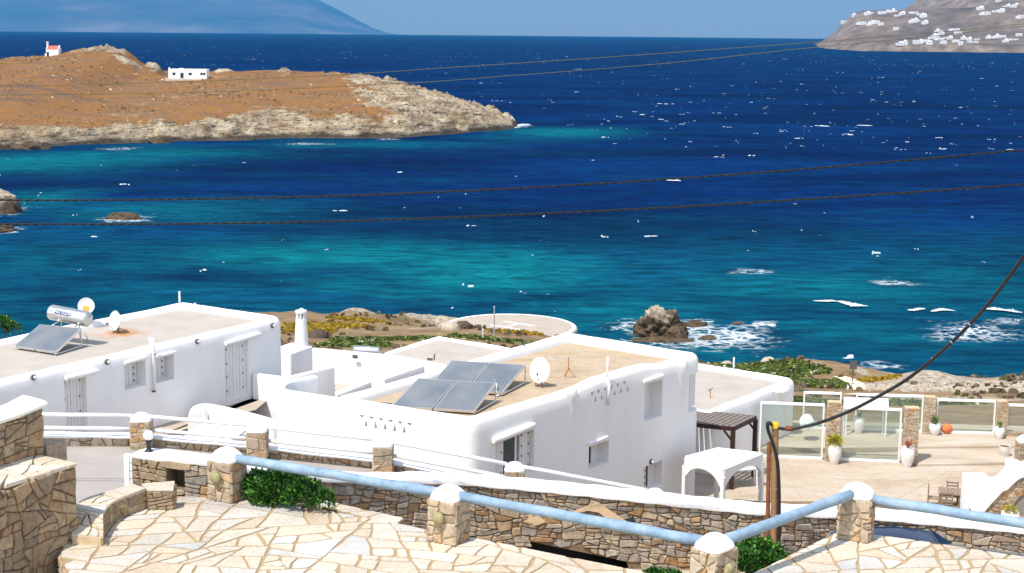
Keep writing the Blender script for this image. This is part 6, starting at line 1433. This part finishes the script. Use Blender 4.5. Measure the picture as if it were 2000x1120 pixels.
# glass material
gm = bpy.data.materials.new('fence_glass'); gm.use_nodes = True; g_ = gm.node_tree; g_.nodes.clear(); go = g_.nodes.new('ShaderNodeOutputMaterial'); ga = g_.nodes.new('ShaderNodeBsdfTransparent'); gb = g_.nodes.new('ShaderNodeBsdfPrincipled'); gx_ = g_.nodes.new('ShaderNodeMixShader')
ga.inputs[0].default_value = (.88, .92, .89, 1); gb.inputs['Base Color'].default_value = (.55, .6, .57, 1); gb.inputs['Roughness'].default_value = .08; gb.inputs['Specular IOR Level'].default_value = .5; gx_.inputs[0].default_value = .08
g_.links.new(ga.outputs[0], gx_.inputs[1]); g_.links.new(gb.outputs[0], gx_.inputs[2]); g_.links.new(gx_.outputs[0], go.inputs[0])
frame_m = simple('white_frame', (.82, .82, .80), .5, .35, .03, 5)
def on_line(u, v, p, q):
    d = (q - p).normalized(); return Wp(u, v, p, (d.y, -d.x, 0))
F1a, F1b = P(1483, 893, PZ), P(1790, 906, PZ)
F2a, F2b = P(1560, 838, PZ + .16), P(1965, 850, PZ + .16)
def glass_panel(label, A_, B_, u0, u1, vt0, vt1, zb, posts=True):
    a_, b_ = on_line(u0, 850, A_, B_), on_line(u1, 850, A_, B_); t0, t1 = on_line(u0, vt0, A_, B_), on_line(u1, vt1, A_, B_)
    r_ = thing('glass_panel', label, 'glass fence', V((a_.x, a_.y, zb)), 'glass wind screens on the patio'); d = (b_ - a_); d.z = 0; d.normalize(); n_ = V((d.y, -d.x, 0)); zt_ = (t0.z + t1.z) / 2
    L_ = (V((b_.x, b_.y, 0)) - V((a_.x, a_.y, 0))).length; o_ = V((a_.x, a_.y, zb))
    MB().box(o_ + d * (L_ / 2) + V((0, 0, .08)), L_ - .1, .02, zt_ - zb - .14, d).build('pane', gm, r_)
    MB().bar(V((a_.x, a_.y, zt_ - .05)), V((b_.x, b_.y, zt_ - .05)), .09, .1).build('top_rail', frame_m, r_); MB().bar(V((a_.x, a_.y, zb + .06)), V((b_.x, b_.y, zb + .06)), .09, .1).build('bottom_rail', frame_m, r_)
    for s in (.03, L_ - .03): MB().box(o_ + d * s, .06, .1, zt_ - zb - .1, d).build('side_post', frame_m, r_)
    return r_
glass_panel('glass wind screen with white frame before the right house wall', F1a, F1b, 1483, 1608, 783, 790, PZ)
glass_panel('glass wind screen between the two potted stone pillars', F1a, F1b, 1642, 1759, 794, 798, PZ)
glass_panel('rear glass screen behind the white bathtub shape at the right house corner', F2a, F2b, 1566, 1640, 764, 767, PZ + .16)
glass_panel('rear glass screen with a leaning white table in front', F2a, F2b, 1668, 1800, 765, 775, PZ + .16)
glass_panel('rear glass screen above the terracotta jar', F2a, F2b, 1826, 1941, 776, 784, PZ + .16)
glass_panel('rear glass screen cut by the right edge of the picture', F2a, F2b, 1963, 2060, 788, 792, PZ + .16)
def fpillar(label, u, A_, B_, vt, vb_, w, zb, seed, cap=False):
    c_ = on_line(u, vb_, A_, B_); top_ = on_line(u, vt, A_, B_)
    return pillar('patio_pillar', label, 'pillar', V((c_.x, c_.y, zb)), (B_ - A_).normalized(), w, .45, top_.z - zb, .2, .2, pillar_stone, 'square stone pillars of the patio', seed, cap=cap, asp=1.2, faces=(0, 1, 3))
q1 = fpillar('tall stone patio pillar beside the green potted bush', 1625, F1a, F1b, 784, 895, .56, PZ, 41)
q2 = fpillar('tall stone patio pillar beside the red potted plant', 1775, F1a, F1b, 795, 905, .58, PZ, 42)
q3 = fpillar('rear stone patio pillar beside the terracotta jar', 1812, F2a, F2b, 774, 848, .5, PZ + .16, 43)
q4 = fpillar('rear stone patio pillar beside the white pot with agave', 1952, F2a, F2b, 782, 852, .46, PZ + .16, 44)
cq = P(1468, 868, PZ); q5 = pillar('patio_pillar', 'stone patio pillar behind the tall cactus', 'pillar', cq + V((.15, .4, 0)), (1, .04, 0), .55, .45, 2.25, .2, .2, pillar_stone, 'square stone pillars of the patio', 45, cap=False, asp=1.2, faces=(0, 1, 3))
for pr_ in (q5,):
    c_ = cq + V((.1, .1, 2.0)); MB().tube([c_ + V((0, .1, .1)), c_ + V((0, -.05, .12)), c_ + V((0, -.08, -.08))], .06, 8).build('spot_lamp', steel, pr_, True)
# pots and plants
pot_w = simple('pot_white', (.78, .76, .73), .8, .25, .06, 6, .4, .01); soil = simple('soil', srgb(110, 84, 60), .95, .1, .2, 10); terra = simple('terracotta', srgb(206, 120, 74), .85, .2, .1, 6, .3, .01)
def pot(label, c_, h, r_, plant=None, mat=None, prof=None, group='white pots on the patio'):
    c_ = V(c_); t_ = thing('plant_pot', label, 'pot', c_, group); pr = prof or [(.52, 0), (.55, .02), (.8, .3), (.98, .58), (1.0, .72), (.92, .9), (.84, .96), (.88, 1.0), (.80, 1.0), (.76, .95)]
    MB().lathe(c_, [(a * r_, b_ * h) for a, b_ in pr], 26).build('pot', mat or pot_w, t_, True, .7); MB().lathe(c_, [(.01, h * .93), (r_ * pr[-1][0], h * .935)], 16, cap=False).build('soil', soil, t_)
    if plant: plant(t_, c_ + V((0, 0, h * .92)))
    return t_
def bushy(mat, rx, rz, n=320, L=.09, seed=4):
    return lambda t_, p: foliage(t_, [(p.x, p.y, p.z + rz * .6, rx, rx, rz)], n, L, mat, seed, 'plant', .5)
def spiky(mat, n, L, w, spread=.9, seed=3):
    def f(t_, p):
        rg = random.Random(seed); b_ = MB()
        for k in range(n):
            an = rg.uniform(0, 6.28); tl_ = rg.uniform(.15, spread); d = V((math.cos(an) * tl_, math.sin(an) * tl_, 1)).normalized(); s_ = V((-math.sin(an), math.cos(an), 0)) * w; l = L * rg.uniform(.7, 1.15); m_ = p + d * l * .5; e = p + d * l + V((math.cos(an), math.sin(an), -.5)) * l * .12
            b_.add([p - s_ * .6, p + s_ * .6, m_ + s_, m_ - s_, e, m_ + V((math.cos(an), math.sin(an), 0)) * w * .5], [(0, 1, 2, 5, 3), (3, 5, 4), (5, 2, 4)])
        b_.build('plant', mat, t_)
    return f
lime = leaf_mat('lime_leaf', [(0, srgb(120, 118, 32)), (.5, srgb(170, 164, 50)), (1, srgb(196, 186, 80))]); redl = leaf_mat('red_leaf', [(0, srgb(150, 84, 56)), (.6, srgb(196, 116, 84)), (1, srgb(180, 130, 80))]); agave = leaf_mat('agave_leaf', [(0, srgb(96, 118, 62)), (.6, srgb(140, 150, 80)), (1, srgb(190, 184, 110))])
pot('tall white pot with lime green bush before the stone pillar', P(1629, 906, PZ), .8, .27, bushy(lime, .27, .26, 420, .1))
pot('tall white pot with spiky red plant before the stone pillar', P(1771, 912, PZ), .8, .29, spiky(redl, 40, .48, .018, .7))
pot('white pot with pale grass seen through the glass screen', P(1676, 846, PZ + .16), .72, .26, spiky(agave, 30, .35, .02, .7, 5))
pot('white pot with green aloe beside the terracotta jar', P(1825, 850, PZ + .16), .5, .24, spiky(leaf_mat('aloe_leaf', [(0, srgb(60, 90, 46)), (1, srgb(110, 134, 70))]), 26, .42, .035, .9, 6))
pot('white pot with yellow green agave before the rear pillar', P(1951, 857, PZ + .16), .5, .22, spiky(agave, 26, .4, .035, .8, 7))
pot('small pale bucket shaped pot with bare soil near the steps', P(1961, 894, PZ), .5, .24, None, simple('bucket', srgb(226, 220, 208), .7, .3, .05, 5), [(.68, 0), (.7, .02), (.8, .4), (.84, .42), (.95, .95), (1.0, .97), (1.0, 1.0), (.93, 1.0), (.9, .9)])
tj = P(1848, 846, PZ + .16); r = thing('terracotta_jar', 'round terracotta jar lying by the rear glass screen', 'jar', tj)
MB().lathe(tj + V((-.2, 0, .2)), [(.02, -.02), (.14, 0), (.22, .12), (.23, .22), (.16, .36), (.1, .4), (.11, .44), (.08, .44)], 20, (1, -.1, 0)).build('jar', terra, r, True, .8)
# cactus
cp_ = P(1460, 868, PZ); cact = leaf_mat('cactus_skin', [(0, srgb(120, 122, 40)), (1, srgb(134, 132, 52))])
r = pot('low white planter holding the tall cactus', cp_, .5, .32, None); r2 = thing('cactus', 'tall ribbed green column cactus in front of a stone pillar', 'cactus', cp_ + V((0, 0, .45))); n_ = 40; vs_ = []
prof = [(.13, 0), (.15, .3), (.15, .9), (.19, 1.2), (.2, 1.6), (.17, 1.8), (.09, 1.9), (.01, 1.93)]
for rr, z in prof:
    for k in range(n_): an = 2 * math.pi * k / n_; q = rr * (1 + .16 * math.cos(an * 10)); vs_.append(cp_ + V((q * math.cos(an), q * math.sin(an), .45 + z * .92)))
obj('stem', vs_, [(j * n_ + k, j * n_ + (k + 1) % n_, (j + 1) * n_ + (k + 1) % n_, (j + 1) * n_ + k) for j in range(len(prof) - 1) for k in range(n_)], cact, r2, True)
# dark brown pergola
brown = simple('brown_wood_dark', srgb(56, 34, 26), .55, .35, .2, 6); roofb = simple('pergola_mat', srgb(122, 112, 104), .8, .2, .25, 7, .5, .01)
gz_ = 22.35; g0, g1 = P(1476, 817, gz_), P(1432, 838, gz_); gd = (g0 - P(1380, 807, gz_)); gd.z = 0; gd.normalize(); r = thing('brown_pergola', 'dark brown wooden pergola beside the main house', 'pergola', V((g0.x, g0.y, PZ)))
h0, h1 = g0 - gd * 3.0, g1 - gd * 3.0
for p, q in ((g0, g1), (g1, h1), (g0, h0), (h0, h1)): MB().bar(p, q, .1, .16).build('beam', brown, r)
k_ = 14
for i in range(k_):
    s = (i + .5) / k_; p = g0.lerp(h0, s); q = g1.lerp(h1, s); MB().bar(p + V((0, 0, .07)), q + V((0, 0, .07)), .17, .025).build('roof_board', roofb, r)
for p in (g0, g1, h0, h1):
    MB().box(V((p.x, p.y, PZ)), .16, .16, gz_ - PZ - .06, gd).build('post', brown, r)
    MB().bar(V((p.x, p.y, gz_ - .5)), V((p.x, p.y, gz_ - .1)) + ((h0 if p == g0 else g0 if p == h0 else h1 if p == g1 else g1) - p).normalized() * .35, .07).build('brace', brown, r)
MB().bar(V((g0.x, g0.y, PZ + .75)), V((h0.x, h0.y, PZ + .75)), .08).build('mid_rail', brown, r)
r = thing('patio_table', 'round backed outdoor table and bench in the shade of the pergolas', 'table', P(1450, 955, PZ)); c_ = P(1440, 950, PZ)
MB().box(c_ + V((0, 0, .7)), 1.7, .8, .06, (1, .3, 0)).build('table_top', simple('grey_cloth', (.5, .52, .55), .8, .2), r, False, None, .02)
for i, j in ((-.7, -.3), (.7, -.3), (.7, .3), (-.7, .3)): MB().bar(c_ + V((i, j, 0)), c_ + V((i * .95, j * .95, .7)), .06).build('leg', shut_m, r)
# white arched pergola
wz = 22.2; n0, n1, n2, n3 = P(1413, 917, wz), P(1489, 886, wz), P(1402, 876, wz), P(1338, 893, wz); r = thing('white_pergola', 'white wooden pergola with arched valances at the house foot', 'pergola', V((n0.x, n0.y, PZ)))
for i in range(6):
    s0, s1 = i / 6 + .008, (i + 1) / 6 - .008
    MB().extr([n0.lerp(n1, s0), n0.lerp(n1, s1), n3.lerp(n2, s1), n3.lerp(n2, s0)], (0, 0, .04)).build('roof_board', frame_m, r)
def valance(p, q, h=.75, th=.08, leg=.12):
    d = (q - p); L_ = d.length; d = d.normalized(); nn_ = V((d.y, -d.x, 0)); pts_ = [p + V((0, 0, -.005)), p + V((0, 0, -h))]
    for k in range(11): an = math.pi * k / 10; pts_.append(p + d * (leg + (L_ - 2 * leg) * (1 - math.cos(an)) / 2) + V((0, 0, -h + (h - .22) * math.sin(an))))
    pts_ += [q + V((0, 0, -h)), q + V((0, 0, -.005))]; b_ = MB()
    # split the arch into quads so it stays clean
    top_ = [p.lerp(q, k / 12) + V((0, 0, -.005)) for k in range(13)]; bot_ = []
    for k in range(13):
        x = k / 12 * L_; 
        if x < leg or x > L_ - leg: bz = -h
        else: sx = (x - leg) / (L_ - 2 * leg) * 2 - 1; bz = -h + (h - .22) * math.sqrt(max(0, 1 - sx * sx)) 
        bot_.append(p + d * x + V((0, 0, bz)))
    for k in range(12): b_.hexa([bot_[k] - nn_ * th / 2, bot_[k + 1] - nn_ * th / 2, bot_[k + 1] + nn_ * th / 2, bot_[k] + nn_ * th / 2, top_[k] - nn_ * th / 2, top_[k + 1] - nn_ * th / 2, top_[k + 1] + nn_ * th / 2, top_[k] + nn_ * th / 2])
    return b_
valance(n3, n0).build('valance', frame_m, r); valance(n0, n1).build('valance', frame_m, r); valance(n2, n1).build('valance', frame_m, r)
for p in (n0, n1, n2, n3): MB().box(V((p.x, p.y, PZ)), .13, .13, wz - PZ - .3, (n1 - n0)).build('post', frame_m, r)
# leaning white table by the rear screen
tp0, tp1 = on_line(1642, 792, F2a, F2b), on_line(1720, 794, F2a, F2b); r = thing('white_board_table', 'white table with its board tipped up by the rear glass screen', 'table', V((tp0.x, tp0.y - 1, PZ + .16)))
k0, k1 = on_line(1642, 770, F2a, F2b) + V((0, -.6, 0)), on_line(1728, 773, F2a, F2b) + V((0, -.6, 0)); MB().extr([k0, k1, k1 + V((0, -.25, -.42)), k0 + V((0, -.25, -.42))], (0, .03, .01)).build('board', frame_m, r)
for p in (k0 + V((.1, -.2, -.3)), k1 + V((-.1, -.2, -.3)), k1 + V((-.1, .3, -.3)), k0 + V((.1, .3, -.3))): MB().bar(p, V((p.x, p.y, PZ + .16)), .06).build('leg', frame_m, r)
bb_ = on_line(1575, 800, F1a, F1b) + V((.2, 2.2, 0)); rock('covered_bundle', (bb_.x + .3, bb_.y, 20.9), .3, .3, .36, 'bundle wrapped in a white sheet behind the glass screen', 'bundle', simple('white_sheet', (.82, .83, .85), .9, .1, .04, 3), 77, 4, .25)
# wooden table with four chairs
grey_w = simple('weathered_wood', srgb(142, 124, 104), .85, .2, .2, 9, .5, .01)
tc = P(1853, 1004, PZ); ta = V((1, -.28, 0)).normalized(); tb = V((-ta.y, ta.x, 0)); r = thing('wooden_table', 'weathered slatted wooden table on the patio', 'table', tc); tc0_ = tc + tb * .35
for k in range(7): MB().box(tc0_ + ta * ((k - 3) * .115) + V((0, 0, .72)), .105, .85, .035, ta).build('slat', grey_w, r)
for i, j in ((-.33, -.35), (.33, -.35), (.33, .35), (-.33, .35)): MB().box(tc0_ + ta * i + tb * j, .06, .06, .72, ta).build('leg', grey_w, r)
b_ = MB(); b_.bar(tc0_ + ta * -.33 + tb * -.35 + V((0, 0, .66)), tc0_ + ta * .33 + tb * -.35 + V((0, 0, .66)), .03, .08); b_.bar(tc0_ + ta * -.33 + tb * .35 + V((0, 0, .66)), tc0_ + ta * .33 + tb * .35 + V((0, 0, .66)), .03, .08); b_.build('apron', grey_w, r)
def chair(label, c_, f):
    f = V(f).normalized(); s = V((-f.y, f.x, 0)); r_ = thing('wooden_chair', label, 'chair', c_, 'wooden chairs round the slatted table')
    for k in range(5): MB().box(c_ + f * ((k - 2) * .085) + V((0, 0, .43)), .075, .42, .025, f).build('seat_slat', grey_w, r_)
    for i, h in ((1, .43), (-1, .9)):
        for j in (-1, 1): MB().box(c_ + f * (.19 * i) + s * (.19 * j), .045, .045, h, f).build('leg', grey_w, r_)
    for z in (.58, .7, .82): MB().box(c_ - f * .19 + V((0, 0, z)), .025, .38, .06, f).build('back_slat', grey_w, r_)
chair('wooden chair left of the slatted table, seen from the side', tc0_ - ta * .55, ta); chair('wooden chair behind the slatted table', tc0_ + tb * .55 + ta * .1, -tb); chair('wooden chair in front of the slatted table with its back to us', tc0_ - tb * .5 - ta * .1, tb)
# outdoor oven wall with arch at the right edge
OY = 46.6; r = thing('oven_wall', 'curved white edged stone wall with arch opening at the right edge', 'oven', Yp(1960, 1000, OY))
def oy(u, v, dy=0): return Yp(u, v, OY) + V((0, dy, 0))
edge_ = [(1918, 1002), (1935, 982), (1950, 966), (1958, 958), (1966, 955), (1975, 946), (1988, 935), (2004, 929), (2030, 926), (2070, 926)]
top_ = smooth_line([oy(u, v) for u, v in edge_], 3); zb_ = PZ - .3; b_ = MB()
for a_, c__ in zip(top_, top_[1:]): b_.hexa([V((a_.x, OY, zb_)), V((c__.x, OY, zb_)), V((c__.x, OY + .7, zb_)), V((a_.x, OY + .7, zb_)), a_, c__, c__ + V((0, .7, 0)), a_ + V((0, .7, 0))])
b_.build('core', mortar_m, r)
outer = smooth_line([oy(u, v) for u, v in [(1905, 1004), (1925, 977), (1940, 958), (1948, 948), (1958, 944), (1972, 932), (1986, 921), (2004, 915), (2030, 912), (2070, 912)]], 3); b_ = MB()
for (a_, c__, e0_, e1_) in zip(top_, top_[1:], outer, outer[1:]): b_.hexa([a_ + V((0, -.1, 0)), c__ + V((0, -.1, 0)), c__ + V((0, .75, 0)), a_ + V((0, .75, 0)), e0_ + V((0, -.1, 0)), e1_ + V((0, -.1, 0)), e1_ + V((0, .75, 0)), e0_ + V((0, .75, 0))])
b_.build('white_edge', plaster, r)
o0 = oy(1915, 1010); W_ = oy(2070, 1010).x - o0.x
cl = []
ac = oy(2012, 1006); ar_ = oy(2012, 960).z - ac.z
for A_, q in cells([(0, -.4), (W_, -.4), (W_, 1.6), (0, 1.6)], .2, 1.3, .02, 301):
    cx = sum(p[0] for p in q) / len(q) + o0.x; cy = sum(p[1] for p in q) / len(q) + o0.z
    zt_ = float(np.interp(cx, [p.x for p in top_], [p.z for p in top_]))
    if cy > zt_ - .12 or math.hypot(cx - ac.x, (cy - ac.z) * .8) < ar_ * .95: continue
    cl.append((A_, [(p[0], min(p[1], float(np.interp(p[0] + o0.x, [w.x for w in top_], [w.z for w in top_])) - o0.z)) for p in q]))
lay(r, 'stone', cl, frame(o0 + V((0, 0, 0)), (1, 0, 0), (0, -1, 0)), pillar_stone, .035, .03, 301, 120, edge=.03)
b_ = MB(); vs_ = [];
for k in range(13): an = math.pi * k / 12; vs_.append((ac.x + ar_ * .8 * math.cos(an), OY - .012, ac.z + ar_ * .98 * math.sin(an)))
b_.add(vs_, [tuple(range(13))]); b_.build('arch_shade_sheet', simple('arch_shadow', srgb(150, 142, 132), .9, .1, .1, 3), r)  # flat sheet, no hollow behind it: the arch's inner shade is in the colour
for k in range(11):
    a0_, a1_ = math.pi * (k + .04) / 11, math.pi * (k + .96) / 11; qd = [(ac.x + ar_ * f_ * g_ * math.cos(a__), OY - .02, ac.z + ar_ * f_ * math.sin(a__)) for f_, a__, g_ in ((1.0, a0_, .82), (1.0, a1_, .82), (1.22, a1_, .86), (1.22, a0_, .86))]
    MB().extr(qd, (0, -.05, 0)).build('voussoir', pillar_stone, r)
MB().prism([(oy(1905, 1000).x - .02, OY + .75), (oy(1950, 1000).x, OY + .75), (oy(1950, 1000).x, OY + 1.6), (oy(1905, 1000).x - .02, OY + 1.6)], PZ - .3, oy(1910, 951).z).build('bench_block', plaster, r, True, .6, .04)
wp0 = Yp(1974, 960, OY + 2.2); r = thing('white_post', 'square white plastered post behind the oven wall', 'post', V((wp0.x, wp0.y, PZ))); MB().box(V((wp0.x, wp0.y, PZ)), .42, .4, Yp(1974, 899, OY + 2.2).z - PZ, (1, 0, 0)).build('post', plaster, r, True, .6, .05, 3)
sp_ = Yp(2000, 905, 53); pillar('stone_post', 'stone pillar with white cap cut by the right edge of the patio', 'pillar', V((sp_.x, sp_.y, PZ)), (1, 0, 0), .62, .5, Yp(2000, 862, 53).z - PZ, .25, .22, pillar_stone, None, 46, faces=(0, 3))
pq = oy(1962, 1004, -.55); pot('white pot with yellow green bush at the foot of the oven', V((pq.x, pq.y, pq.z - .25)), .5, .3, bushy(lime, .17, .14, 200, .08, 8))
lw2 = thing('low_stone_wall', 'low stone footing under the rear screen at the right edge', 'wall', on_line(1985, 858, F2a, F2b)); a_, b_ = on_line(1966, 858, F2a, F2b), on_line(2060, 860, F2a, F2b)
lay(lw2, 'stone', cells([(0, 0), ((b_ - a_).length, 0), ((b_ - a_).length, .26), (0, .26)], .18, 1.6, .02, 311), frame(V((a_.x, a_.y - .15, PZ + .1)), (b_ - a_), (0, -1, 0)), pillar_stone, .04, .04, 311, 40, edge=.03)
# signpost on the shore path
sx = Zp(1665, 745, 13.5); g = gz0(sx.x, sx.y); r = thing('signpost', 'small dark notice board on a post by the shore path', 'sign', V((sx.x, sx.y, g))); MB().box(V((sx.x, sx.y, g - .2)), .06, .06, 1.5).build('post', wood_m, r); MB().box(V((sx.x, sx.y - .04, g + .95)), .5, .05, .6).build('board', hinge_m, r)
# ================================================================== air
hz = MB().hexa([(-26000, -200, -260), (26000, -200, -260), (26000, 41000, -260), (-26000, 41000, -260), (-26000, -200, 1900), (26000, -200, 1900), (26000, 41000, 1900), (-26000, 41000, 1900)])
hm = bpy.data.materials.new('haze'); hm.use_nodes = True; hm.node_tree.nodes.clear()
ho = hm.node_tree.nodes.new('ShaderNodeOutputMaterial'); hv = hm.node_tree.nodes.new('ShaderNodeVolumePrincipled')
hv.inputs['Color'].default_value = (.055, .33, .69, 1); hv.inputs['Density'].default_value = 6e-5; hv.inputs['Anisotropy'].default_value = 0
hm.node_tree.links.new(hv.outputs[0], ho.inputs['Volume'])
tag(hz.build('haze', hm), 'thin blue sea haze filling the whole bay', 'haze', kind='stuff')
